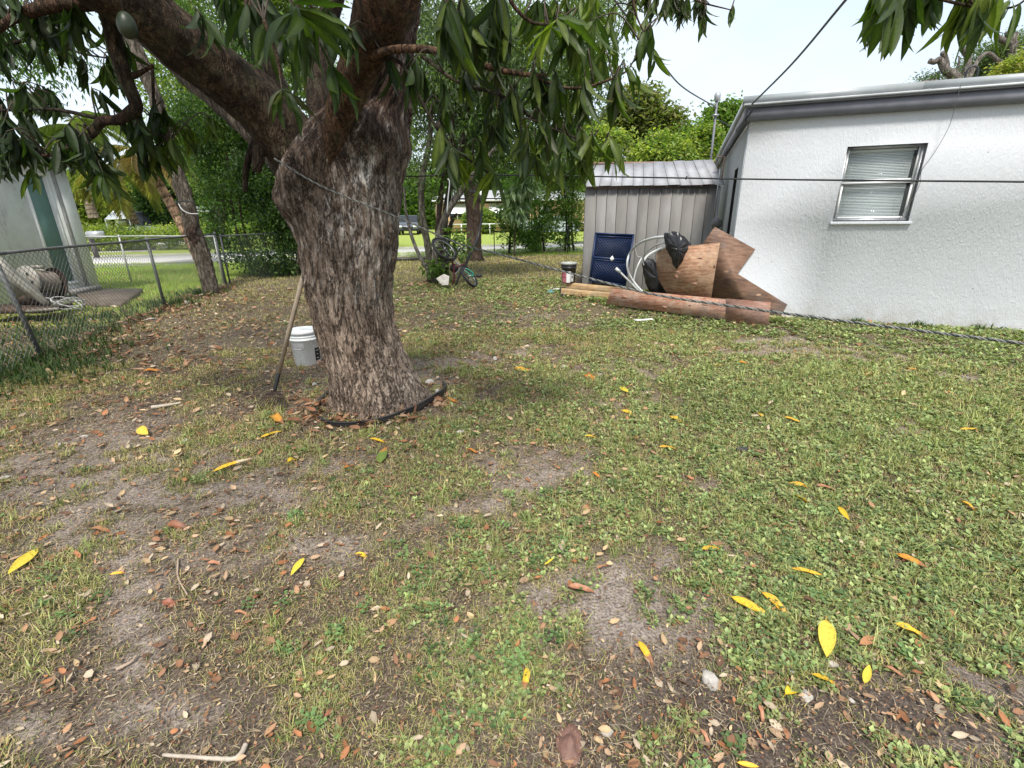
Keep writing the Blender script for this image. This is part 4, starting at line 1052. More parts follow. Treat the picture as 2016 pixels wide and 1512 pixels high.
for k in range(15): z_ = .005 + k * (L_ - .02) / 15; pr += [(rd - .012, z_), (rd, z_ + (L_ - .02) / 30), (rd - .012, z_ + (L_ - .02) / 15 - .001)]
MB().lathe(pr, dc_, 36, AX).build('drum', M_CABLE, winch, True)
MB().lathe([(rd + .07, 0), (rd + .07, .025), (0.001, .025)], dc_ + axd * L_, 36, AX).build('drum_flange', M_WDK, winch)
for q in range(5):
    a_ = q * 1.2566; cc_ = dc_ - axd * .022 + (AX[0] * math.cos(a_) + AX[1] * math.sin(a_)) * .13
    MB().lathe([(.001, 0), (.028, 0), (.028, .004)], cc_, 12, AX * np.array([[1], [1], [-1]])).build('hole', M_DARK, winch)  # flat dark discs, the shade inside the flange holes given as colour
MB().box(dc_ + axd * .2 + UPZ * .26, (.22, .05, .07), AX).build('motor_box', M_WIN, winch)
MB().box(aty(*zw((300, 950)), WY - .1), (1.1, .5, .08)).build('skid', M_WDK, winch)
MB().box(aty(*zw((420, 820)), WY + .1), (.5, .3, .16)).build('gearbox', M_WDK, winch)
a_ = aty(*zw((320, 985)), WY - .35); e_ = aty(*zw((700, 955)), WY - .35)
MB().tube([a_, e_], .025, 6).build('base_rail', M_WIN, winch)
# rope coil
M_ROPE = simple('pale_rope', (0.46, 0.45, 0.43), (0.32, 0.31, 0.30), 30, .8)
rc = aty(*zw((820, 900)), WY - .1)
pts = []
for t_ in np.linspace(0, 9 * math.pi, 110):
    r_ = .17 + .05 * math.sin(t_ * .63); pts.append(rc + np.array([r_ * math.cos(t_) + .04 * math.sin(t_ * .37), .14 * math.sin(t_ + .4) + .03 * math.cos(t_ * .5), .02 + .06 * math.sin(t_ * .81) + .05 * math.cos(t_ * 1.3 + 1)]))
pts += [rc + np.array([-.2, -.05, .1]), rc + np.array([-.45, 0, .12]), dc_ + axd * .3 - UPZ * .15]
o = MB().tube(pts, .009, 6).build('rope_coil', M_ROPE, loc=rc, smooth=True); tag(o, 'loose coil of pale rope lying at the foot of the winch', 'rope')

# ================================================================== CHAIN-LINK FENCES
M_FPOST = simple('fence_pipe_dark', (0.15, 0.155, 0.155), (0.10, 0.105, 0.10), 12, .6, .4, bump=.2, dirt=((.16, .16, .15), .5))
M_FWIRE = simple('fence_wire', (0.18, 0.19, 0.19), None, 30, .5, .5, bump=0)
M_FWHITE = simple('fence_rail_bright', (0.55, 0.56, 0.54), (0.45, 0.46, 0.45), 8, .5, .3)
M_FBLACK = simple('fence_black', (0.02, 0.022, 0.022), None, 9, .5)
def chain_mesh(A, B, h, pitch, wire, name, parent, mt):
    """two families of slanted wires woven between the rails"""
    A = np.array([A[0], A[1], 0.0]); B = np.array([B[0], B[1], 0.0]); d = B - A; L = np.linalg.norm(d); d /= L
    nrm = np.array([-d[1], d[0], 0]); mb = MB()
    for sg in (1, -1):
        for s0 in np.arange(-h, L + h, pitch):
            a0, a1 = s0, s0 + h
            t0, t1 = max(0, -s0) / h if s0 < 0 else 0, 1.0 if a1 <= L else (L - s0) / h
            if t1 <= t0: continue
            p = lambda t: A + d * ((s0 + t * h) if sg > 0 else (L - (s0 + t * h))) + UPZ * (0.03 + t * (h - .03)) + nrm * (.004 * sg)
            P0, P1 = p(t0), p(t1); dd = P1 - P0; l = np.linalg.norm(dd)
            if l < .02: continue
            dd /= l; e = np.cross(dd, nrm) * wire; f_ = nrm * wire
            V = [P0 + e, P0 - e * .5 + f_ * .87, P0 - e * .5 - f_ * .87]; V += [v + dd * l for v in V]
            mb.add(V, np.array([[0, 1, 4, 3], [1, 2, 5, 4], [2, 0, 3, 5]]))
    o = mb.build(name, mt, parent); o['kind'] = 'stuff'; return o
def fence(name, label, pts, h, pitch, wire, mp_, mw, leans=None, rail=True, rp=.022):
    base = (*pts[0], 0)
    f = thing(name, label, 'fence', base)
    for i, p in enumerate(pts):
        l = leans[i] if leans else (0, 0)
        MB().tube([(p[0], p[1], -.05), (p[0] + l[0], p[1] + l[1], h + .02)], rp * 1.15, 10).lathe([(rp * 1.4, 0), (rp * 1.4, .03), (rp, .05), (.001, .06)], (p[0] + l[0], p[1] + l[1], h), 10).build('post', mp_, f, True)
    for i in range(len(pts) - 1):
        a, b_ = pts[i], pts[i + 1]
        chain_mesh(a, b_, h, pitch, wire, 'mesh', f, mw)
        if rail:
            P = [np.array([a[0] + (b_[0] - a[0]) * t_, a[1] + (b_[1] - a[1]) * t_, h + .012 + .008 * math.sin(3 * t_ + i)]) for t_ in np.linspace(0, 1, 6)]
            MB().tube(P, rp * .85, 8).build('top_rail', mp_, f, True)
    return f
fx = lambda y: float(fence_x(y))
FP = [(fx(1.9), 1.9), (fx(5.32), 5.32), (-6.32, 8.63), (-6.97, 11.75)]
fence('chain_link_fence', 'dark chain-link fence running back along the left side of the yard', FP, 1.17, .078, .0028, M_FPOST, M_FWIRE, [(0, 0), (-.02, -.12), (-.03, .02), (-.02, 0)])
# front yard fence, bright rail
fence('chain_link_fence', 'chain-link fence with bright top rail crossing the neighbour lawn to the corner post', [(-14.0, 12.6), (-9.7, 12.3), (-7.05, 11.80)], 1.12, .075, .0016, M_FWHITE, M_FWIRE, rp=.018)
fence('chain_link_fence', 'grey chain-link fence continuing right from the corner post into the bushes', [(-6.9, 11.8), (-5.4, 14.6), (-4.3, 17.9)], 1.12, .08, .0018, M_FPOST, M_FWIRE, rp=.018)
fence('chain_link_fence', 'low black chain-link fence in front of the street at the back of the yard', [(-4.3, 17.9), (-2.8, 18.6), (-.63, 19.4), (2.4, 20.6), (6.5, 22.4)], 1.05, .085, .0014, M_FBLACK, M_FBLACK, rp=.016)
# sagging bottom board by the back fence
o = MB().box((-4.0, 17.6, .06), (1.9, .05, .1)).build('board', M_FBLACK, loc=(-4, 17.6, 0)); tag(o, 'dark board on the ground along the black back fence, left end', 'board')

# ================================================================== MANGO TREE
def bark_mat(name, mossy_shade=0.0):
    b = NB(name)
    v = b.mapv((1, 1, 0.34))
    vo = b.n('ShaderNodeTexVoronoi', feature='DISTANCE_TO_EDGE'); vo.inputs['Scale'].default_value = 64
    wv = b.n('ShaderNodeMix', data_type='RGBA', blend_type='LINEAR_LIGHT'); wv.inputs['Factor'].default_value = .16
    nn = b.n('ShaderNodeTexNoise'); nn.inputs['Scale'].default_value = 6; nn.inputs['Detail'].default_value = 4; b.l(v, nn.inputs['Vector'])
    b.l(v, wv.inputs['A']); b.l(nn.outputs['Color'], wv.inputs['B']); b.l(wv.outputs['Result'], vo.inputs['Vector'])
    crack = b.ramp(vo.outputs['Distance'], 0.0, 0.16)
    rid = b.noise(30, 6, b.mapv((1, 1, .22)), .7, .4)
    fine = b.noise(120, 5, v, .65)
    c = b.attr()
    c = b.mix(1.0, c, b.ramp(rid, .33, .66, (.40, .36, .33), (1.55, 1.55, 1.52)), 'MULTIPLY')
    c = b.mix(1.0, c, b.ramp(fine, .35, .7, (.62, .61, .60), (1.35, 1.35, 1.35)), 'MULTIPLY')
    c = b.mix(b.math('MULTIPLY', b.math('SUBTRACT', 1.0, crack), b.math('MULTIPLY', b.ramp(b.noise(5, 4), .35, .6), .6)), c, (0.030, 0.020, 0.016))
    fz = b.noise(15, 6, b.mapv((1, 1, .20)), .72, .5)
    fl = b.ramp(b.math('ABSOLUTE', b.math('SUBTRACT', fz, .5)), .004, .030)          # long irregular fissures
    c = b.mix(b.math('MULTIPLY', b.math('SUBTRACT', 1.0, fl), .85), c, (0.030, 0.020, 0.016))
    big_ = b.noise(3.2, 5, b.mapv((1, 1, .6)), .7)
    c = b.mix(1.0, c, b.ramp(big_, .35, .65, (.62, .58, .55), (1.3, 1.3, 1.28)), 'MULTIPLY')
    if mossy_shade: c = b.mix(b.math('MULTIPLY', b.ramp(b.noise(9, 5, None, .7), .48, .62), mossy_shade), c, (0.10, 0.105, 0.06))
    b.base(c); b.rough(.9, 0, .2)
    h_ = b.math('ADD', b.math('MULTIPLY', crack, .25), b.math('ADD', rid, b.math('MULTIPLY', fine, .3)))
    h_ = b.math('ADD', h_, b.math('MULTIPLY', fl, .8)); b.bump(h_, .9, .016); return b.m
M_BARK = bark_mat('mango_bark'); M_LIMB = bark_mat('limb_bark', .35)
M_TWIG = simple('twig_bark', (0.075, 0.055, 0.038), (0.05, 0.037, 0.027), 20, .8, bump=.4)
tree = thing('mango_tree', 'large mango tree with thick leaning trunk, spreading limbs and long drooping leaves', 'tree', (TRUNK[0], TRUNK[1], 0))
def f3(x, y, z, s):
    return 0.5 * (fbm(x * s + z * s * .37, y * s + z * s, 4) + fbm(z * s * 1.1 + 9, x * s - y * s + 4, 4)) - .5
TY = 3.78
rows = [(815, 648, 862), (795, 652, 850), (770, 655, 838), (735, 652, 818), (700, 642, 800), (640, 622, 779), (600, 611, 773), (560, 604, 773), (520, 597, 778), (480, 588, 785), (450, 575, 789), (420, 556, 793), (395, 541, 796), (370, 540, 798), (345, 549, 801), (315, 556, 805), (280, 572, 808), (240, 612, 812), (200, 660, 815), (150, 700, 817), (100, 722, 819), (50, 740, 823), (0, 752, 828), (-60, 765, 834), (-140, 785, 845), (-240, 800, 850)]
ring = []
for y_, a, c_ in rows:
    Lp, Rp = aty(a, y_, TY), aty(c_, y_, TY); cz = (Lp[2] + Rp[2]) / 2
    ring.append([(Lp[0] + Rp[0]) / 2, cz, (Rp[0] - Lp[0]) / 2])
ring = np.array(ring); ring[0, 1] = -.05; ring[1, 1] = max(ring[1, 1], .0)
ring = ring[np.argsort(ring[:, 1])]
NZ, NS = 300, 240
zq = np.linspace(ring[0, 1], ring[-1, 1], NZ)
def ctab(z, col):
    return np.interp(z, ring[:, 1], ring[:, col])
cx_ = ctab(zq, 0); rx_ = ctab(zq, 2)
ker = np.hanning(9); ker /= ker.sum()
cx_ = np.convolve(np.pad(cx_, 4, 'edge'), ker, 'valid'); rx_ = np.convolve(np.pad(rx_, 4, 'edge'), ker, 'valid')
ry_ = np.minimum(rx_, .36 + .04 * np.sin(zq * 3)); ry_ = np.where(zq < .35, np.maximum(ry_, rx_ * .97), ry_)
th = np.linspace(0, 2 * math.pi, NS, endpoint=False)
TH, ZQ = np.meshgrid(th, zq); CX = cx_[:, None]; RX = rx_[:, None] * .955; RY = ry_[:, None]
bx, by = np.cos(TH), np.sin(TH)
X = CX + RX * bx; Yy = TY + RY * by
root = np.clip(1 - ZQ / .45, 0, 1) ** 2
dis = .05 * f3(bx * .5, by * .5, ZQ, 3.0) + .018 * f3(bx, by, ZQ, 9) + root * .035 * np.cos(TH * 5 + 1.2)
fiss = fbm(TH * 26 / 6.28 * 2.0 + 1.2 * fbm(TH * 3, ZQ * 5, 3), ZQ * 5.0, 4)     # long vertical fissures
dis = dis + .016 * (np.abs(fiss - .5) * 4 - .5)
# knots and scars:  (px, py, radius m, amount)
def knot(px, py, r, amt):
    P = onplane(px, py, (0, TY - .33, 0), (0, -1, 0))
    return amt * np.exp(-(((X - P[0]) ** 2 + (ZQ - P[2]) ** 2) / r ** 2)) * (by < .2)
dis += knot(592, 335, .13, .10) - knot(585, 330, .045, .09) + knot(565, 395, .14, .05) - knot(712, 320, .10, .018) + knot(690, 690, .07, .012) + knot(770, 290, .12, .03) - knot(745, 190, .14, .10) - knot(560, 440, .05, .02) + knot(625, 300, .08, .05)
dis -= .03 * np.exp(-((X - (CX - .02 + .15 * (ZQ - 1.7))) / .05) ** 2) * (ZQ > 1.5) * (by < 0) * np.clip((ZQ - 1.5) * 2, 0, 1)
X = X + bx * dis; Yy = Yy + by * dis
V = np.stack([X, Yy, ZQ], -1).reshape(-1, 3)
i, j = np.meshgrid(np.arange(NZ - 1), np.arange(NS), indexing='ij'); j2 = (j + 1) % NS
Fq = np.stack([i * NS + j, i * NS + j2, (i + 1) * NS + j2, (i + 1) * NS + j], -1).reshape(-1, 4)
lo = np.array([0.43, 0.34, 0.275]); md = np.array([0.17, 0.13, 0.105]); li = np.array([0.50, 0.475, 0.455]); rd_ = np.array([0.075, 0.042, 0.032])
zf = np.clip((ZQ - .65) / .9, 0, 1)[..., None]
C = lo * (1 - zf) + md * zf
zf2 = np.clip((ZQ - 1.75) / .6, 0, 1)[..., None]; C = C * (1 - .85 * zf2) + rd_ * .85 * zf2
def blob(px, py, rx, rz):
    P = onplane(px, py, (0, TY - .33, 0), (0, -1, 0)); return np.exp(-(((X - P[0]) / rx) ** 2 + ((ZQ - P[2]) / rz) ** 2)) * (by < .35)
lm = blob(712, 330, .07, .17) * 1.1 + .75 * blob(690, 440, .16, .25) + .45 * blob(720, 560, .12, .25) + .4 * blob(790, 690, .06, .3) + .4 * blob(770, 400, .06, .3) + .3 * blob(600, 400, .12, .15)
nz_ = fbm(TH * 5 + 3, ZQ * 7, 5); nz2 = fbm(TH * 13, ZQ * 16, 4)
lm = np.clip(lm * np.clip(4 * (nz2 - .30), 0, 1) * (.4 + .9 * nz2) + np.clip((nz2 - .58) * 3, 0, .5) * (ZQ > .9), 0, 1)[..., None]
C = C * (1 - lm) + li * lm
C = C * (.72 + .56 * nz_)[..., None]
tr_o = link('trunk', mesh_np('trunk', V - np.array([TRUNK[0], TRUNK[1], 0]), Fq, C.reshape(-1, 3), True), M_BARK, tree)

def limb(name, rows, seg=56, n=90, rough=.016, col=(0.13, 0.095, 0.07), mt=None, parent=tree, flute=.010):
    R_ = smooth_path(np.array([[*aty(r[0], r[1], r[2]), r[3]] for r in rows]), n)
    P = R_[:, :3]; r = R_[:, 3]; n_ = len(P)
    mb = MB().tube(P, r, seg, cap=True)
    V = mb.V[0]; cen = np.repeat(P, seg, 0); dirv = (V - cen) / np.repeat(r, seg)[:, None]
    s = np.repeat(np.cumsum(np.r_[0, np.linalg.norm(np.diff(P, axis=0), axis=1)]), seg); a = np.tile(np.arange(seg) / seg * 6.283, n_)
    rr = np.repeat(r, seg)
    d = rough * (fbm(a * 2, s * 6, 3) - .5) * 2 * rr / .15 + flute * (np.abs(fbm(np.cos(a) * 3 + a, s * 5 + 5, 4) - .5) * 4 - .5) * rr / .15
    ca = fbm(np.cos(a) * 2.2 + 8, s * 4 + np.sin(a) * 2.2, 4)
    mb.V[0] = V + dirv * d[:, None]
    mb.C[0] = np.array(col) * (.55 + .9 * ca)[:, None]
    return mb.build(name, mt or M_LIMB, parent, True, col=True)
limb('limb', [(650, 400, 3.84, .22), (592, 305, 3.74, .205), (525, 222, 3.58, .178), (455, 162, 3.42, .160), (350, 78, 3.2, .150), (242, -8, 2.95, .142), (100, -90, 2.7, .13), (-100, -190, 2.5, .12)], 72, 130, col=(0.095, 0.070, 0.050))
limb('limb', [(605, 340, 3.95, .20), (528, 268, 4.02, .15), (478, 220, 4.08, .14), (390, 148, 4.2, .13), (310, 78, 4.3, .12), (190, -15, 4.4, .11), (0, -120, 4.5, .09)], 64, 110, col=(0.15, 0.125, 0.105))
limb('limb', [(632, 400, 3.60, .03), (645, 330, 3.52, .055), (660, 265, 3.45, .080), (678, 205, 3.38, .098), (702, 145, 3.3, .112), (724, 92, 3.2, .125), (755, 15, 3.05, .155), (785, -70, 2.95, .165), (830, -200, 2.8, .15)], 64, 100, col=(0.12, 0.068, 0.042))
limb('limb', [(620, 310, 3.95, .08), (560, 200, 4.1, .07), (525, 100, 4.1, .06), (505, 0, 4.1, .055), (490, -100, 4.1, .05)], 32, 60, col=(0.05, 0.035, 0.028))
limb('limb', [(640, 260, 3.8, .10), (625, 160, 3.9, .08), (640, 60, 4.0, .07), (668, -40, 4.0, .06)], 32, 60, col=(0.06, 0.042, 0.032))
limb('broken_stub', [(520, 250, 3.75, .03), (498, 290, 3.7, .026), (485, 330, 3.68, .022), (482, 378, 3.66, .016)], 20, 30, rough=.03, col=(0.10, 0.075, 0.055))
limb('broken_stub', [(525, 255, 3.7, .040), (512, 280, 3.62, .042), (508, 310, 3.6, .040), (505, 338, 3.58, .028)], 24, 30, rough=.03, col=(0.12, 0.09, 0.07))
limb('broken_stub', [(510, -20, 3.6, .06), (500, 20, 3.6, .06), (497, 42, 3.6, .05)], 20, 20, rough=.03, col=(0.10, 0.06, 0.04))
BR = []      # skeleton points for twigs: world coordinates, radius
def branch(rows, seg=12, n=40, col=(0.12, 0.075, 0.05), name='branch'):
    o = limb(name, rows, seg, n, .02, col, M_LIMB, flute=.006)
    for r in smooth_path(np.array([[*aty(r[0], r[1], r[2]), r[3]] for r in rows]), 30): BR.append(r)
    return o
branch([(725, 118, 3.2, .026), (745, 105, 3.05, .022), (790, 96, 2.95, .019), (860, 100, 2.9, .018), (930, 122, 2.88, .017), (1000, 142, 2.86, .014), (1075, 150, 2.85, .011)], col=(0.23, 0.135, 0.09))
branch([(1040, 148, 2.85, .010), (1110, 172, 2.83, .008), (1160, 170, 2.82, .007), (1215, 150, 2.8, .006), (1240, 132, 2.8, .004), (1268, 75, 2.8, .0035)], 8)
branch([(735, 112, 3.15, .014), (790, 125, 3.0, .011), (830, 200, 2.95, .010), (860, 250, 2.93, .008), (905, 300, 2.9, .007), (960, 340, 2.88, .005)], 8, col=(0.05, 0.04, 0.03))
branch([(830, 110, 2.9, .010), (900, 160, 2.8, .009), (990, 190, 2.75, .008), (1060, 240, 2.7, .006), (1130, 270, 2.7, .005), (1190, 290, 2.7, .004)], 8, col=(0.06, 0.05, 0.035))
branch([(990, -90, 2.6, .014), (1000, -10, 2.6, .010), (1040, 40, 2.6, .008), (1090, 50, 2.6, .006)], 8)
branch([(860, -80, 2.5, .016), (880, 0, 2.5, .012), (900, 40, 2.5, .008)], 8)
branch([(560, -90, 2.4, .014), (585, -10, 2.4, .010), (590, 20, 2.4, .007)], 8)
branch([(585, -30, 2.45, .010), (640, 60, 2.55, .008), (655, 130, 2.5, .006)], 8)
branch([(520, 40, 2.6, .010), (545, 110, 2.6, .008), (556, 175, 2.55, .006)], 8)
branch([(180, -30, 3.1, .055), (212, 30, 3.1, .045), (228, 95, 3.1, .040), (250, 160, 3.1, .036), (268, 205, 3.1, .034), (264, 222, 3.1, .032)], 16, col=(0.085, 0.06, 0.04))
branch([(266, 216, 3.1, .033), (235, 236, 3.1, .028), (200, 240, 3.1, .026), (178, 268, 3.1, .020), (120, 300, 3.1, .012), (60, 310, 3.1, .008)], 14, col=(0.085, 0.05, 0.035))
branch([(262, 150, 3.1, .018), (282, 140, 3.1, .012), (300, 130, 3.1, .008)], 8)
branch([(260, -20, 3.0, .06), (180, 2, 3.0, .045), (100, 10, 3.0, .035), (20, 40, 3.0, .022), (-40, 90, 3.0, .015)], 16, col=(0.11, 0.065, 0.045))
branch([(190, 232, 3.1, .012), (100, 215, 3.15, .010), (0, 218, 3.2, .008), (-60, 230, 3.2, .006)], 8, col=(0.04, 0.03, 0.025))
branch([(0, 90, 3.4, .012), (90, 75, 3.4, .009), (160, 105, 3.4, .006), (255, 120, 3.4, .004)], 8, col=(0.05, 0.04, 0.03))
branch([(300, 125, 3.3, .010), (302, 190, 3.3, .008), (305, 250, 3.3, .006), (330, 280, 3.3, .005)], 8, col=(0.05, 0.04, 0.03))
branch([(1640, -140, 2.2, .012), (1740, -60, 2.2, .009), (1800, -20, 2.2, .007), (1900, 10, 2.2, .005), (1990, 15, 2.2, .004), (2040, -20, 2.2, .003)], 8)
branch([(1700, -120, 2.3, .008), (1740, -30, 2.3, .006), (1770, 15, 2.3, .004), (1745, 55, 2.3, .002), (1692, 102, 2.3, .0012)], 6, 24, col=(0.25, 0.19, 0.14))
branch([(1300, -140, 4.5, .02), (1310, -40, 4.5, .012), (1370, 0, 4.5, .008), (1440, 20, 4.5, .004)], 8)
branch([(1240, -60, 3.4, .012), (1250, 20, 3.4, .007), (1270, 70, 3.4, .004)], 8)
BR = np.array(BR)
# hanging green fruit
M_FRUIT = simple('green_fruit', (0.022, 0.036, 0.017), (0.034, 0.042, 0.022), 14, .4, bump=.1)
for (x_, y_, s_) in ((250, 50, .068),):
    p_ = aty(x_, y_, 2.75)
    MB().lathe([(s_ * 0.62 * math.sin(t_) * (1 + .08 * math.cos(t_)), -s_ * math.cos(t_) * .85) for t_ in np.linspace(.02, 3.12, 16)], p_, 24).build('fruit', M_FRUIT, tree, True)
    MB().tube([p_ + UPZ * s_ * .8, p_ + UPZ * (s_ + .2)], .004, 5).build('fruit_stalk', M_TWIG, tree)

# ------------------------------------------------------------------ mango leaves
LEAF_M = NB('mango_leaf'); b = LEAF_M
c = b.attr(); c = b.mix(1.0, c, b.ramp(b.noise(30, 3), .3, .7, (.75, .78, .75), (1.2, 1.15, 1.2)), 'MULTIPLY')
b.base(c); b.rough(.48, 0, .32)
t_ = b.n('ShaderNodeBsdfTranslucent'); ms = b.n('ShaderNodeMixShader'); ms.inputs[0].default_value = .34
b.l(b.mix(1.0, c, (1.7, 2.2, .6), 'MULTIPLY'), t_.inputs['Color']); b.l(b.bsdf.outputs[0], ms.inputs[1]); b.l(t_.outputs[0], ms.inputs[2]); b.l(ms.outputs[0], b.out.inputs['Surface'])
LEAF_M = b.m
def leaf_geo(droop, wave, fold, curl=0.0, nL=8, width=.098):
    ts = np.linspace(0, 1, nL); V = []; U = []
    prof = np.sin(np.pi * np.clip(ts, 0, 1) ** .85) ** .8; prof[0] = .06; prof[-1] = .015
    y = 0; z = 0; ang = 0
    for i, t in enumerate(ts):
        if i: 
            ang = -droop * t ** 1.0; y += math.cos(ang) / (nL - 1); z += math.sin(ang) / (nL - 1)
        w = width * prof[i]
        for s in (-1, -.10, .10, 1):
            zz_ = abs(s) * fold * w + (wave * math.sin(t * 13 + s * 2) * w if abs(s) > .5 else -.012 * width)
            V.append([s * w, y - zz_ * math.sin(ang) * .5, z + zz_]); U.append((s, t))
    F = []
    for i in range(nL - 1):
        for k in range(3):
            a = i * 4 + k; F.append([a, a + 1, a + 5, a + 4])
    return np.array(V), np.array(F), np.array(U)
LV = [leaf_geo(d, w, f) for d, w, f in ((.5, .10, .25), (.9, .15, .35), (1.3, .12, .2), (.2, .2, .3), (1.0, .25, .45), (.7, .05, .5))]
LC = [leaf_geo(d, w, f, nL=5) for d, w, f in ((.6, .1, .3), (1.1, .15, .3))]
def leaf_vc(U, tip=0):
    c = np.ones((len(U), 3)); mid = np.abs(U[:, 0]) < .5
    c[mid] = (1.9, 1.75, 1.5)
    if tip:
        k = U[:, 1] > .88; c[k] = (4.2, 1.9, 2.2)
    return c
leafM = {}
def leaf_mesh(v, hue, tip):
    key = (v, hue, tip)
    if key not in leafM:
        V, F, U = LV[v]
        pal = [(.026, .046, .013), (.038, .062, .015), (.062, .092, .016), (.018, .031, .012), (.10, .14, .02), (.058, .066, .038)]
        me = mesh_np('leaf', V, F, np.array(pal[hue]) * leaf_vc(U, tip), True); me.materials.append(LEAF_M); leafM[key] = me
    return leafM[key]
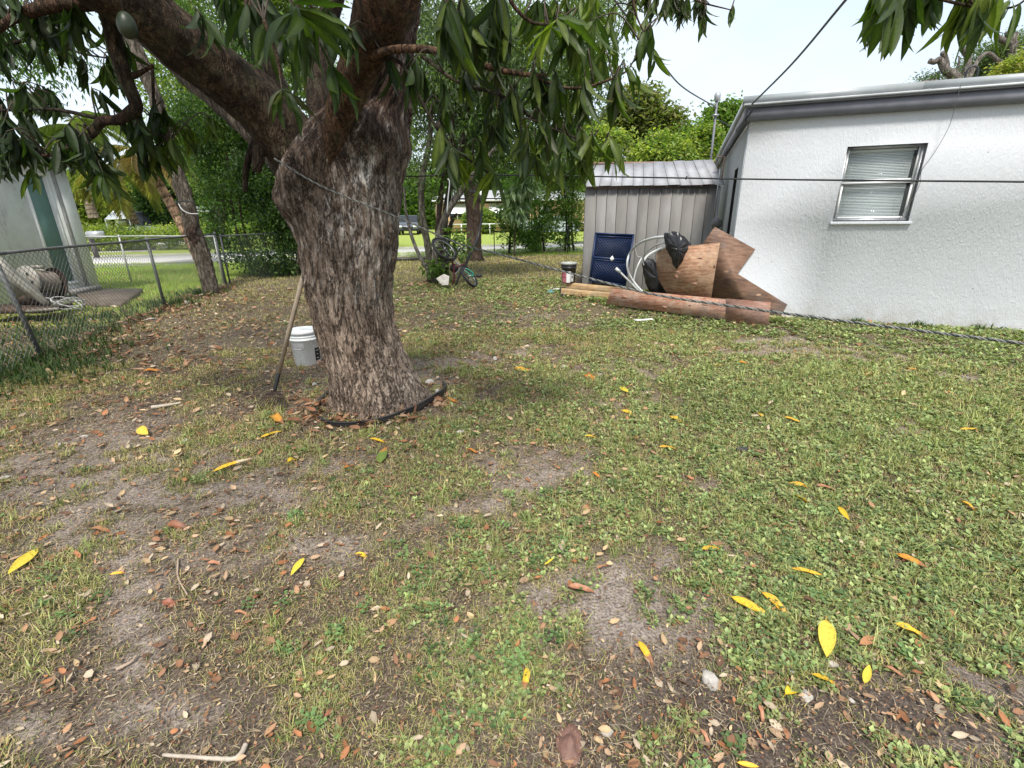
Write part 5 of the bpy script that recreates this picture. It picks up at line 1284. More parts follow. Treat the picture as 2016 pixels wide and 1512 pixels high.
# clusters: (px, py, depth, rx px, ry px, number of shoots, leaves per shoot, leaf length m, hue weights, hang 0..1)
ZONES = [
    (585, 22, 2.30, 6, 6, 1, 12, .27, (0, 1), .25), (590, 60, 2.45, 12, 10, 1, 7, .26, (0, 1), .6), (556, 178, 2.45, 6, 6, 1, 11, .21, (0, 1, 5), .45),
    (655, 132, 2.40, 6, 6, 1, 9, .23, (0, 1), .65), (640, 20, 2.5, 40, 20, 2, 8, .24, (0, 3), .5), (530, 70, 2.7, 35, 30, 3, 7, .22, (0, 3, 1), .6), (690, 50, 2.9, 15, 15, 1, 7, .2, (0, 3), .7),
    (470, -10, 2.8, 40, 15, 3, 8, .24, (0, 3), .7), (420, 0, 3.0, 40, 20, 3, 8, .24, (3, 0), .8), (770, 120, 3.1, 10, 6, 1, 6, .22, (0, 3), .9),
    (880, 20, 2.45, 40, 20, 4, 9, .27, (0, 3, 3), .8), (930, 0, 2.5, 40, 20, 3, 9, .27, (0, 3), .85), (990, 30, 2.55, 30, 20, 3, 8, .25, (0, 3, 1), .75),
    (1085, 50, 2.6, 20, 14, 2, 9, .25, (1, 2, 4), .35), (1130, 60, 2.7, 30, 20, 3, 8, .22, (1, 2, 0), .6), (1040, 10, 2.7, 50, 10, 3, 8, .24, (0, 1), .7),
    (900, 120, 2.85, 40, 20, 3, 8, .23, (0, 3), .9), (970, 130, 2.85, 30, 10, 3, 9, .24, (0, 3, 5), .95), (1075, 150, 2.85, 25, 10, 4, 9, .24, (0, 3, 1), .95), (1130, 165, 2.83, 25, 10, 4, 8, .23, (0, 5, 1), .95),
    (1215, 150, 2.8, 14, 8, 2, 11, .25, (0, 1, 5), .95), (1240, 128, 2.8, 6, 5, 1, 7, .22, (0, 1), .7), (1170, 120, 2.8, 25, 15, 2, 7, .2, (0, 1), .7), (1262, 70, 2.8, 14, 16, 2, 6, .17, (1, 0), .75), (1290, 100, 2.9, 16, 14, 1, 6, .17, (1, 2), .8),
    (830, 130, 2.95, 20, 20, 2, 7, .22, (0, 3), .9), (850, 240, 2.95, 25, 25, 3, 8, .21, (0, 1, 2), .8), (905, 290, 2.9, 25, 15, 3, 8, .22, (0, 1, 4), .75), (950, 300, 2.9, 20, 20, 2, 8, .22, (1, 2, 0), .8),
    (960, 335, 2.88, 12, 8, 1, 7, .22, (1, 4), .8), (1000, 230, 2.75, 30, 25, 4, 9, .21, (0, 1, 3), .9), (1060, 240, 2.7, 30, 20, 4, 8, .21, (0, 1, 5), .9), (1130, 262, 2.7, 25, 14, 3, 8, .21, (1, 2, 0), .75),
    (1190, 280, 2.7, 20, 12, 3, 8, .20, (1, 2), .55), (1150, 300, 2.8, 30, 15, 3, 7, .2, (1, 2, 0), .75), (1080, 310, 2.9, 25, 15, 3, 7, .2, (1, 0, 2), .85), (985, 180, 3.0, 60, 30, 5, 8, .21, (3, 0), .9), (870, 180, 3.1, 40, 30, 3, 8, .2, (3, 0), .9),
    (1020, 290, 3.0, 40, 30, 3, 7, .2, (0, 1), .85),
    # left side, dark against the sky
    (60, 270, 3.1, 60, 25, 9, 9, .20, (3, 3, 0), .85), (130, 285, 3.1, 45, 20, 6, 9, .20, (3, 0), .9), (20, 215, 3.2, 50, 30, 6, 9, .20, (3, 0), .8), (180, 275, 3.1, 25, 20, 4, 8, .2, (3, 0), .8), (215, 330, 3.15, 20, 15, 3, 9, .20, (3, 0, 1), .5),
    (60, 345, 3.0, 10, 6, 1, 8, .16, (1, 2), .6), (100, 180, 3.3, 60, 30, 5, 8, .19, (3, 0), .85), (190, 130, 3.2, 30, 50, 5, 8, .19, (0, 3, 1), .9), (150, 60, 3.3, 60, 40, 4, 8, .2, (3, 0), .85), (30, 100, 3.4, 40, 40, 4, 8, .19, (3, 0), .8),
    (60, -10, 3.0, 70, 20, 6, 8, .22, (3, 0), .8), (110, 20, 3.0, 40, 15, 4, 8, .22, (3, 0), .95), (330, 290, 3.3, 25, 25, 4, 8, .20, (0, 1, 2), .75), (305, 240, 3.3, 20, 30, 3, 8, .2, (0, 3, 1), .85), (370, 260, 3.3, 30, 25, 3, 8, .19, (1, 2, 4), .75), (290, 290, 3.2, 20, 20, 3, 8, .2, (3, 0), .7), (250, 230, 3.2, 30, 20, 4, 7, .18, (3, 0), .9),
    (0, 300, 3.0, 30, 20, 4, 8, .2, (3,), .85), (-30, 150, 3.3, 30, 60, 5, 8, .2, (3, 0), .85), (240, 60, 3.3, 40, 30, 2, 7, .18, (3, 0, 1), .8),
    # top right
    (1735, -30, 2.3, 25, 12, 3, 9, .21, (1, 0, 2), .95), (1770, -20, 2.25, 20, 10, 3, 8, .21, (1, 0), .9), (1830, -25, 2.25, 30, 10, 3, 8, .19, (1, 0), .9), (1900, -10, 2.2, 20, 10, 2, 8, .20, (1, 4, 2), .95), (1950, -5, 2.2, 25, 10, 3, 8, .20, (1, 4, 0), .9), (1990, 0, 2.2, 15, 8, 1, 6, .19, (1, 2), .9),
    # small-looking leaves farther out, top middle
    (1300, -5, 4.6, 50, 12, 8, 9, .20, (1, 0, 5), .95), (1360, 0, 4.6, 30, 10, 5, 9, .19, (1, 0, 5), .95), (1260, -15, 4.8, 40, 15, 5, 9, .19, (1, 5), .9), (1440, 15, 4.6, 8, 5, 1, 4, .15, (1,), .95), (1385, 45, 4.5, 8, 8, 1, 6, .15, (1, 5), .95),
    (1180, 30, 4.0, 40, 30, 7, 8, .2, (2, 4, 1), .8), (1230, 20, 4.4, 35, 25, 5, 8, .2, (2, 4, 1), .85), (1120, 10, 4.0, 60, 20, 6, 8, .2, (1, 2, 4), .8),
]
shoots = []; twb = MB(); LF = []
for (px_, py_, dep, rx, ry, nsh, nl, ll, hues, hang) in ZONES:
    nl = nl - 2 if 830 < px_ < 1260 else nl
    for q in range(nsh):
        ax_, ay_ = (RNG.normal() * rx * .7, RNG.normal() * ry * .7) if nsh > 1 else (0, 0)
        P = aty(px_ + ax_, py_ + ay_, dep + (RNG.normal() * .12 if nsh > 1 else 0))
        dist = np.linalg.norm(BR[:, :3] - P, axis=1); k_ = int(np.argmin(dist)); A = BR[k_, :3]
        if dist[k_] > .03:
            mid = (A + P) / 2 + np.array([RNG.normal() * .03, RNG.normal() * .03, .05 + .12 * dist[k_]])
            S = smooth_path([A, mid, P], 8); twb.tube(S, np.linspace(.005, .0025, len(S)), 5)
            d0 = S[-1] - S[-2]
        else: d0 = np.array([RNG.normal(), RNG.normal(), .3])
        d0 = d0 / np.linalg.norm(d0)
        for l_ in range(nl):
            az = l_ * 2.4 + RNG.random(); out = np.array([math.cos(az), math.sin(az), 0])
            D = out * (1 - hang * .75) * RNG.uniform(.6, 1.2) + d0 * .25 + np.array([0, 0, -1]) * (hang * 1.1) * RNG.uniform(.6, 1.2) + UPZ * (.35 if hang < .5 else 0) * RNG.uniform(0, 1) + RNG.normal(size=3) * .10
            LF.append((P + d0 * RNG.uniform(-.05, .01), D, ll * RNG.uniform(.68, 1.12), (2 if (830 < px_ < 1260 and RNG.random() < .3) else hues[int(RNG.integers(len(hues)))]), int(RNG.integers(6)), RNG.random() < .13, 0))
if twb.n:
    o = twb.build('twigs', M_TWIG, tree); o['kind'] = 'stuff'
print('mango leaves', len(LF))
Ds = np.array([l[1] for l in LF]); ups = np.tile([0, 0, 1.0], (len(LF), 1)) + RNG.normal(size=(len(LF), 3)) * .5
FR = frames(Ds / np.linalg.norm(Ds, axis=1)[:, None], ups)
szp = np.array([l[2] / max(.5, l[0][1]) for l in LF])
qx, qy, _z = project(np.array([l[0] + l[1] / np.linalg.norm(l[1]) * l[2] * .5 for l in LF]))
infr = (qx > -20) & (qx < 2036) & (qy > -10)
order = np.argsort(-(szp * infr))
top = set(order[:300].tolist()); rest = [i for i in range(len(LF)) if i not in top]
tl_ = np.array(wloc(tree))
for i in sorted(top):
    P, D, s, hue, v, tip, _ = LF[i]
    me = leaf_mesh(v, hue, int(tip))
    o = bpy.data.objects.new('leaf', me); o.parent = tree; COL.objects.link(o)
    M4 = Matrix.Identity(4); R3 = FR[i]
    for a in range(3):
        for c_ in range(3): M4[c_][a] = float(R3[a][c_] * s)
        M4[a][3] = float(P[a] - tl_[a])
    o.matrix_local = M4
VV, FF, CC = [], [], []; off = 0
palA = np.array([(.026, .046, .013), (.038, .062, .015), (.062, .092, .016), (.018, .031, .012), (.10, .14, .02), (.058, .066, .038)])
def emit(idx, P, Rm, S, C, geo, tip=0):
    global off
    V, F, U = geo
    a, f_, c_ = instances(V, F, Rm, P, S, C, leaf_vc(U, tip)); VV.append(a); FF.append(f_ + off); CC.append(c_); off += len(a)
for v in range(6):
    for tip in (0, 1):
        ix = [i for i in rest if LF[i][4] == v and int(LF[i][5]) == tip]
        if ix: emit(ix, np.array([LF[i][0] for i in ix]), FR[ix], np.array([LF[i][2] for i in ix]), palA[[LF[i][3] for i in ix]] * RNG.uniform(.7, 1.25, len(ix))[:, None], LV[v], tip)
# the crown above the picture, which shades the left of the yard
NC = 1050
cxs = RNG.uniform(-5.2, 0.1, NC); cys = RNG.uniform(.2, 9.0, NC); czs = RNG.uniform(0, 1.9, NC)
zmin = 1.5 + .385 * np.hypot(cys, .25 * cxs) + .55
P = np.stack([cxs, cys, np.maximum(zmin, 2.9) + czs], 1)
cl = fbm(P[:, 0] * .9 + 4, P[:, 1] * .9, 3); P = P[(cl > .36) & (P[:, 0] - .1 * P[:, 1] < 1.3 - .0 * P[:, 1])]
k = 10; PP_ = np.repeat(P, k, 0) + RNG.normal(size=(len(P) * k, 3)) * .04; n_ = len(PP_)
az = RNG.random(n_) * 6.28; D = np.stack([np.cos(az) * .6, np.sin(az) * .6, -RNG.uniform(.2, 1, n_)], 1)
emit(None, PP_, frames(D), RNG.uniform(.15, .25, n_), palA[RNG.integers(0, 4, n_)] * RNG.uniform(.7, 1.3, n_)[:, None], LC[0])
o = link('foliage', mesh_np('foliage', np.vstack(VV) - tl_, np.vstack(FF), np.vstack(CC), True), LEAF_M, tree); o['kind'] = 'stuff'
print('foliage quads', sum(len(f) for f in FF))

# ================================================================== THINGS ROUND THE TREE
# black garden edging: loose strip
epx = [(655, 770), (640, 785), (628, 805), (624, 822), (640, 836), (670, 843), (720, 843), (770, 834), (815, 820), (848, 803), (868, 790), (878, 775), (872, 765)]
E3 = np.array([gp(x_, y_) for x_, y_ in epx]); E3[:, 2] = hgt(E3[:, 0], E3[:, 1])
S = smooth_path(E3, 60); n_ = len(S); S[:, 2] = hgt(S[:, 0], S[:, 1])
T = np.gradient(S, axis=0); T /= np.linalg.norm(T, axis=1)[:, None]; Nn = np.stack([T[:, 1], -T[:, 0], 0 * T[:, 0]], 1)
hgt_e = np.interp(np.arange(n_), [0, n_ * .3, n_ * .5, n_ * .8, n_ - 1], [.022, .03, .05, .075, .05])
prof = np.array([(-.004, -.01), (.012, .5), (.008, .96), (.014, 1.05), (.004, 1.12), (-.008, 1.03), (-.006, .5), (-.012, -.01)])
V = (S[:, None, :] + Nn[:, None, :] * prof[None, :, 0:1] + UPZ * (prof[None, :, 1:2] * hgt_e[:, None, None])).reshape(-1, 3)
k = len(prof); i, j = np.meshgrid(np.arange(n_ - 1), np.arange(k), indexing='ij')
o = MB().add(V, np.stack([i * k + j, i * k + (j + 1) % k, (i + 1) * k + (j + 1) % k, (i + 1) * k + j], -1).reshape(-1, 4)).build('garden_edging', simple('black_edging', (0.022, 0.023, 0.026), (0.04, 0.04, 0.042), 12, .45, bump=.1, dirt=((.12, .10, .085), .4)), loc=(TRUNK[0], TRUNK[1], 0), smooth=True)
tag(o, 'black plastic garden edging curved round the foot of the mango trunk', 'edging')

# rake leaning on the trunk
hb_ = gp(540, 745, .10); ht_ = aty(603, 520, 3.75)
hb_ = aty(549, 733, 3.88)
rake = thing('rake', 'old spring-tine rake leaning head down against the mango trunk', 'rake', gp(522, 800))
M_HANDLE = simple('worn_wood_handle', (0.42, 0.34, 0.25), (0.30, 0.24, 0.18), 12, .7, bump=.3)
MB().tube([hb_, (hb_ + ht_) / 2 + [0, 0, .004], ht_], [.018, .0185, .017], 12).build('handle', M_HANDLE, rake, True)
dd = (hb_ - ht_) / np.linalg.norm(hb_ - ht_)
M_RUST = simple('rusty_tine', (0.045, 0.032, 0.028), (0.07, 0.045, 0.035), 20, .7, .3)
tb = aty(541, 768, 3.80)
MB().tube([hb_ - dd * .02, hb_ + dd * .06, tb], [.018, .019, .014], 12).build('ferrule', M_BLACKPL, rake, True)
tips = [gp(500 + 6.2 * q, 806 + 1.2 * math.sin(q * .8), .006) for q in range(11)]
root_ = [tb + np.array([.004 * (q - 5), .003 * (q - 5), -.002 * q]) for q in range(11)]
for q in range(11):
    md_ = root_[q] * .45 + tips[q] * .55 + UPZ * .035 + np.array([.02, 0, 0])
    MB().tube(smooth_path([root_[q], md_, tips[q] + UPZ * .02, tips[q] - UPZ * .01 + np.array([-.005, -.015, 0])], 12), .0045, 5).build('tine', M_RUST, rake)
for t_ in (.35, .6):
    P = [root_[q] * (1 - t_) + (tips[q] + UPZ * .02) * t_ + UPZ * .028 * math.sin(t_ * 3.14) + np.array([.012, 0, .004]) for q in range(11)]
    MB().tube(P, .004, 5).build('cross_brace', M_RUST, rake)

# cables and rope
def wire(name, label, pts, r, mt, seg=6, n=40, cat='cable'):
    P = smooth_path(np.array(pts), n); o = MB().tube(P, r, seg).build(name, mt, loc=P[0], smooth=True); return tag(o, label, cat)
wire('black_cable', 'taut black cable stretched across the yard from the mango trunk past the shed and house', [aty(560, 352, 4.6), aty(815, 347, 4.2), aty(1000, 345, 3.8), aty(1500, 353, 2.9), aty(2016, 358, 2.3), aty(2300, 362, 2.0)], .0046, M_FBLACK)
M_CABG = simple('grey_cable', (0.12, 0.12, 0.12), None, 20, .6)
hk = H(-.02, -.10, 2.86)
wire('overhead_wire', 'grey overhead wire rising from the house roof corner to the top of the view', [hk, aty(1560, 125, 5.6), aty(1665, 0, 4.2), aty(1760, -110, 3.3)], .011, M_CABG)
wire('service_wire', 'twisted grey service wire sagging from the tree leaves to the roof mast', [aty(1180, -40, 6), aty(1255, 60, 7), aty(1300, 120, 8), aty(1345, 172, 9.5), mt_ + UPZ * -.15], .012, M_CABG)
wire('mast_lead', 'loose thin lead drooping along the grey eave from the mast', [mt_ - UPZ * .35, aty(1440, 250, 10), aty(1448, 262, 9), H(-.1, .9, 2.72), H(-.08, .02, 2.68), H(.0, -.1, 2.80)], .007, M_FBLACK)
wire('loose_wire', 'thin loose wire dangling from the roof edge down over the window', [onplane(1893, 163, H(0, -.13, 0), HN), onplane(1880, 210, H(0, -.14, 0), HN), onplane(1868, 250, H(0, -.1, 0), HN), onplane(1840, 300, H(0, -.05, 0), HN), onplane(1815, 335, H(0, -.03, 0), HN), onplane(1808, 370, H(0, -.02, 0), HN), onplane(1770, 432, H(0, -.03, 0), HN)], .0028, M_CABG)
# twisted rope from the trunk towards the right
M_TW1 = simple('rope_strand_pale', (0.24, 0.24, 0.22), (0.16, 0.16, 0.15), 60, .7); M_TW2 = simple('rope_strand_dark', (0.045, 0.055, 0.05), None, 60, .6)
RP = smooth_path(np.array([aty(540, 312, 3.36), aty(640, 370, 3.36), aty(788, 430, 3.45), aty(900, 478, 3.25), aty(1000, 505, 3.0), aty(1150, 545, 2.7), aty(1290, 580, 2.4), aty(1480, 608, 2.1), aty(1700, 637, 1.85), aty(2016, 676, 1.6), aty(2200, 694, 1.5)]), 400)
rope = thing('twisted_rope', 'twisted pale and dark rope strung from the mango trunk across to the lower right', 'rope', RP[0])
T = np.gradient(RP, axis=0); T /= np.linalg.norm(T, axis=1)[:, None]; A_ = np.cross(T, UPZ); A_ /= np.linalg.norm(A_, axis=1)[:, None]; B_ = np.cross(T, A_)
sl = np.cumsum(np.r_[0, np.linalg.norm(np.diff(RP, axis=0), axis=1)])
RPf = np.array([np.interp(np.linspace(0, sl[-1], 1100), sl, RP[:, c_]) for c_ in range(3)]).T; Af = np.array([np.interp(np.linspace(0, sl[-1], 1100), sl, A_[:, c_]) for c_ in range(3)]).T; Bf = np.array([np.interp(np.linspace(0, sl[-1], 1100), sl, B_[:, c_]) for c_ in range(3)]).T
ph = np.linspace(0, sl[-1], 1100) / .050 * 2 * math.pi
for q, mt in ((0, M_TW1), (1, M_TW2), (2, M_TW1)):
    MB().tube(RPf + (Af * np.cos(ph + q * 2.094)[:, None] + Bf * np.sin(ph + q * 2.094)[:, None]) * .0034, .0030, 5).build('strand', mt, rope, True)
# ================================================================== BACKGROUND TREES AND SHRUBS
FOL = NB('foliage_leaf'); b = FOL
c = b.attr(); b.base(c); b.rough(.5, 0, .35)
t_ = b.n('ShaderNodeBsdfTranslucent'); ms = b.n('ShaderNodeMixShader'); ms.inputs[0].default_value = .45
b.l(b.mix(1.0, c, (1.5, 1.7, .6), 'MULTIPLY'), t_.inputs['Color']); b.l(b.bsdf.outputs[0], ms.inputs[1]); b.l(t_.outputs[0], ms.inputs[2]); b.l(ms.outputs[0], b.out.inputs['Surface'])
FOL = b.m
QV = np.array([[0, 0, 0], [.5, .45, .10], [0, 1.0, -.08], [-.5, .45, .10]]); QF = np.array([[0, 1, 2], [0, 2, 3]])
M_TRK = bark_mat('far_bark')
def crown(name, parent, ells, n, size, cols, width=.45, hang=.3, clump=.28, holes=.42, fs=1.3, seed=0, shell=.55):
    """ells: (x,y,z,rx,ry,rz) world ellipsoids; leaves gathered on clumps through the volume, gaps between the clumps"""
    r_ = np.random.default_rng(100 + seed)
    E = np.array(ells, float); vol = (E[:, 3] * E[:, 4] * E[:, 5]) ** .7; pr = vol / vol.sum()
    m_ = int(n * 2.0 / 14) + 1
    i = r_.choice(len(E), m_, p=pr); d = r_.normal(size=(m_, 3)); d /= np.linalg.norm(d, axis=1)[:, None]
    rad = r_.random(m_) ** (1 / 3.0) * (1 - shell) + shell * (1 - .25 * r_.random(m_) ** 2)
    wob = .8 + .4 * fbm(d[:, 0] * 2.2 + i * 3.1 + seed, d[:, 2] * 2.2 + d[:, 1] * 1.7, 3)
    Pc = E[i, :3] + d * E[i, 3:] * (rad * wob)[:, None]
    h_ = fbm(Pc[:, 0] * fs + seed * 7, Pc[:, 2] * fs + Pc[:, 1] * fs * .6, 3)
    Pc = Pc[h_ > holes]; Pc = Pc[Pc[:, 2] > .05]
    k = 14; m_ = len(Pc); tone = r_.random(m_)
    P = np.repeat(Pc, k, 0) + r_.normal(size=(m_ * k, 3)) * clump * np.array([1, 1, .7]); N = len(P)
    P[:, 2] = np.maximum(P[:, 2], .03)
    az = r_.random(N) * 6.283; el = r_.normal(-hang, .5, N)
    D = np.stack([np.cos(az) * np.cos(el), np.sin(az) * np.cos(el), np.sin(el)], 1)
    up = np.tile([0, 0, 1.0], (N, 1)) + r_.normal(size=(N, 3)) * .5
    s = size * r_.uniform(.6, 1.35, N); S = np.stack([s * width, s, s], 1)
    cols = np.array(cols); T_ = np.repeat(tone, k) * (len(cols) - 1.001) + r_.normal(size=N) * .35; T_ = np.clip(T_, 0, len(cols) - 1.001); a = T_.astype(int); f_ = (T_ - a)[:, None]
    C = cols[a] * (1 - f_) + cols[np.minimum(a + 1, len(cols) - 1)] * f_
    C = C * 1.35 * r_.uniform(.7, 1.3, N)[:, None]
    V, F, C = instances(QV, QF, frames(D, up), P, S, C, np.array([.85, 1, 1.1, 1]))
    o = link(name, mesh_np(name, V - wloc(parent), F, C), FOL, parent); o['kind'] = 'stuff'; CNT.append((parent.name, len(F))); return o
CNT = []
def pe(x, y, dep, rx, ry, rz_depth=None):
    """ellipsoid from picture centre and radii at distance dep"""
    P = aty(x, y, dep); k = dep / FPX * 1.08
    return (P[0], P[1], P[2], rx * k, rz_depth or (rx * k * .8), ry * k)
G_DARK = [(.016, .032, .013), (.028, .055, .018), (.045, .085, .024), (.07, .12, .035)]
G_MID = [(.028, .055, .015), (.055, .10, .022), (.085, .145, .03), (.12, .19, .045)]
G_YEL = [(.055, .085, .022), (.125, .165, .04), (.20, .235, .06), (.27, .285, .08)]
G_GREY = [(.030, .045, .026), (.055, .08, .042), (.085, .115, .06), (.12, .15, .08)]
G_OLV = [(.05, .065, .02), (.09, .105, .035), (.13, .14, .05), (.17, .16, .07)]
def trunk_of(parent, rows, col=(.13, .11, .09), seg=20, name='trunk'):
    return limb(name, rows, seg, 40, .03, col, M_TRK, parent, .012)
def gtree(name, label, base, cat='tree', group=None): return thing(name, label, cat, (base[0], base[1], 0), group)

# dense dark bush at the left fence
B = gp(510, 540)
t1 = gtree('dense_bush', 'dense dark green bush filling the fence corner behind the mango trunk', (-7.0, 14.2), 'bush')
crown('foliage', t1, [pe(500, 430, 13.6, 85, 100), pe(560, 350, 13.9, 75, 130), pe(470, 330, 14.0, 70, 80), pe(440, 250, 14.4, 80, 70), pe(520, 210, 14.2, 80, 90), pe(545, 480, 13.4, 55, 55), pe(590, 250, 14.2, 50, 110)], 38000, .10, G_DARK[:3] + G_MID[1:3], .45, .6, .15, .47, 1.6, 1)
for (a, b_) in ((500, 470), (520, 505), (545, 540), (570, 575), (480, 455)):
    trunk_of(t1, [(a + 20, 540, 13.6, .04), (b_ + 10, 450, 13.8, .03), (b_ - 10, 300, 14, .02)], (.10, .08, .06), 8, 'stem')
# fresh green tree further back, upper left
t2 = gtree('tall_green_tree', 'tall light green tree showing between the mango limbs at upper left', (-9.5, 21.5))
crown('foliage', t2, [pe(460, 90, 21, 100, 120), pe(560, 60, 21, 90, 110), pe(380, 190, 20.5, 80, 90), pe(500, -60, 21, 130, 70), pe(340, 80, 21.5, 60, 70), pe(420, 300, 21, 70, 60)], 42000, .15, G_YEL[:3] + G_MID[2:], .45, .4, .30, .42, .9, 2)
trunk_of(t2, [(430, 480, 21.3, .2), (440, 300, 21.3, .17), (460, 100, 21.3, .12), (470, -50, 21.3, .07)], (.14, .12, .09))
# leaning grey trunk by the fence
t3 = gtree('leaning_tree', 'slim leaning grey tree with a knotted torn trunk beside the wire fence', gp(412, 575))
limb('trunk', [(420, 590, 10.2, .17), (412, 560, 10.2, .155), (402, 520, 10.25, .15), (388, 475, 10.3, .15), (378, 450, 10.3, .155), (368, 400, 10.35, .13), (352, 350, 10.4, .13), (335, 290, 10.5, .125), (308, 200, 10.6, .115), (270, 110, 10.8, .10), (236, 40, 11, .09), (190, -60, 11.3, .07)], 40, 110, .035, (.17, .15, .125), M_TRK, t3, .02)
limb('knot', [(385, 440, 10.22, .05), (379, 458, 10.18, .09), (386, 476, 10.2, .08), (392, 500, 10.25, .05)], 20, 24, .08, (.085, .06, .05), M_TRK, t3, .03)
limb('branch', [(318, 235, 10.5, .05), (300, 150, 10.5, .04), (265, 60, 10.5, .03), (250, -30, 10.5, .02)], 12, 30, .02, (.16, .14, .12), M_TRK, t3)
crown('foliage', t3, [pe(250, -60, 11.3, 130, 50), pe(120, -40, 11.5, 100, 60), pe(120, 60, 11.8, 90, 50), pe(330, 10, 11.2, 50, 40), pe(30, 90, 12, 60, 60)], 5000, .14, G_DARK[1:] + G_MID[1:], .3, .9, .30, .52, 1.2, 3)
MB().tube(smooth_path([aty(350, 398, 10.2), aty(358, 412, 10.1), aty(372, 420, 10.1), aty(390, 421, 10.1)], 14), .012, 6).build('wire_loop', M_ROPE, t3, True)
MB().tube(smooth_path([aty(348, 400, 10.2), aty(352, 397, 10.15), aty(372, 396, 10.1), aty(384, 402, 10.15)], 12), .012, 6).build('wire_loop', M_FBLACK, t3, True)

# palms
def palm(label, rows, top, crown_r, cols, nfr, seed, ringcol):
    t_ = gtree('palm_tree', label, (aty(rows[0][0], rows[0][1], rows[0][2])[0], aty(rows[0][0], rows[0][1], rows[0][2])[1]))
    R_ = smooth_path(np.array([[*aty(r[0], r[1], r[2]), r[3]] for r in rows]), 96); P, r = R_[:, :3], R_[:, 3].copy(); nn_ = len(P)
    k_ = np.arange(nn_) % 6; r = r * (1 + .07 * (k_ == 0) - .05 * (k_ == 3)); mb = MB().tube(P, r, 20)
    col = np.array(ringcol) * np.where(k_[:, None] == 0, .35, np.where(k_[:, None] == 1, .8, 1.15)); mb.C[0] = np.repeat(col, 20, 0) * RNG.uniform(.85, 1.15, nn_ * 20)[:, None]
    mb.build('trunk', M_TRK, t_, True, col=True)
    T0 = P[-1]; rg = np.random.default_rng(seed)
    for f_ in range(nfr):
        az = f_ * 2.4 + rg.random() * .5; el = rg.uniform(-.2, 1.1); L = crown_r * rg.uniform(.8, 1.15)
        pts = []; p = T0.copy(); a_ = el
        for s in range(16): pts.append(p.copy()); p = p + np.array([math.cos(az) * math.cos(a_), math.sin(az) * math.cos(a_), math.sin(a_)]) * L / 15; a_ -= .11 + .04 * (el > .5)
        pts = np.array(pts); T = np.gradient(pts, axis=0); T /= np.linalg.norm(T, axis=1)[:, None]
        m_ = 46; idx = np.linspace(1, 14.9, m_); Pi = np.array([np.interp(idx, np.arange(16), pts[:, c_]) for c_ in range(3)]).T; Ti = np.array([np.interp(idx, np.arange(16), T[:, c_]) for c_ in range(3)]).T
        sd = np.cross(Ti, UPZ); sd /= np.linalg.norm(sd, axis=1)[:, None]
        PP2 = np.vstack([Pi, Pi]); DD = np.vstack([sd, -sd]) + np.vstack([Ti, Ti]) * .55 - UPZ * rg.uniform(.3, .9, 2 * m_)[:, None]
        DD /= np.linalg.norm(DD, axis=1)[:, None]; ln = L * .24 * np.sin(np.clip(np.tile(np.linspace(.12, 1, m_), 2), 0, 1) * 2.7) + .08
        cc = np.array(cols)[rg.integers(0, len(cols))]
        V, F, C = instances(QV, QF, frames(DD), PP2, np.stack([ln * .035 + .007, ln, ln], 1), cc * rg.uniform(.7, 1.3, 2 * m_)[:, None])
        mb = MB(); mb.add(V, F); mb.C[0] = C; mb.tube(pts, np.linspace(.025, .006, 16), 5, col=cc * 1.2)
        mb.build('frond', FOL, t_, col=True)
    return t_
palm('nearer coconut palm with ringed pinkish trunk leaning behind the wire fence', [(408, 545, 16.6, .24), (392, 505, 16.6, .20), (365, 455, 16.7, .17), (335, 400, 16.8, .15), (300, 340, 17, .14), (288, 318, 17, .15)], None, 1.5, [(.14, .17, .04), (.20, .17, .06), (.10, .14, .035), (.24, .17, .09)], 15, 5, (.40, .27, .19))
palm('slimmer coconut palm with yellow fronds beyond the street hedge', [(268, 442, 27, .20), (250, 400, 27, .17), (236, 368, 27, .16), (226, 345, 27, .17)], None, 2.8, [(.20, .22, .05), (.26, .24, .07), (.13, .17, .04)], 15, 8, (.30, .23, .17))
palm('distant coconut palm with pale trunk rising behind the neighbour building', [(185, 430, 33, .3), (170, 380, 33, .24), (158, 300, 33, .2), (150, 250, 33, .2)], None, 4.0, [(.20, .24, .06), (.14, .18, .05)], 14, 11, (.34, .28, .22))

# hedge by the street at left, mailbox
hd = gtree('hedge', 'low yellow-green clipped hedge along the far side of the street at left', (-20, 27.5), 'hedge')
crown('foliage', hd, [(-26 + 1.05 * q, 24.2 + .32 * q, .62, .9, .8, .66 + .12 * math.sin(q * 1.7)) for q in range(15)], 18000, .13, G_MID[2:] + G_YEL[1:] + [(.32, .38, .06)], .5, .1, .16, .25, 1, 4)
hd2 = gtree('round_dark_tree', 'round dark green tree behind the hedge between the two palms', (-27, 38))
crown('foliage', hd2, [pe(312, 400, 38, 26, 42), pe(322, 440, 38, 30, 30)], 9000, .35, G_DARK, .5, .2, .3, .25, 1, 5)
trunk_of(hd2, [(315, 460, 38, .2), (315, 400, 38, .15)], (.08, .06, .05), 8)
hd3 = gtree('feathery_tree', 'sunlit yellow-green tree behind the white car shelter', (-31, 42))
crown('foliage', hd3, [pe(262, 395, 42, 34, 26), pe(285, 370, 42, 25, 22), pe(165, 390, 44, 30, 40)], 8000, .4, G_YEL, .45, .2, .35, .35, 1, 6)
trunk_of(hd3, [(270, 450, 42, .2), (270, 390, 42, .12)], (.2, .16, .12), 8)
mbx = thing('mailbox', 'grey rounded mailbox on a square wooden post at the street edge', 'mailbox', gp(190, 508))
mp0 = gp(190, 508); Y_ = mp0[1]
mtop = aty(188, 470, Y_)
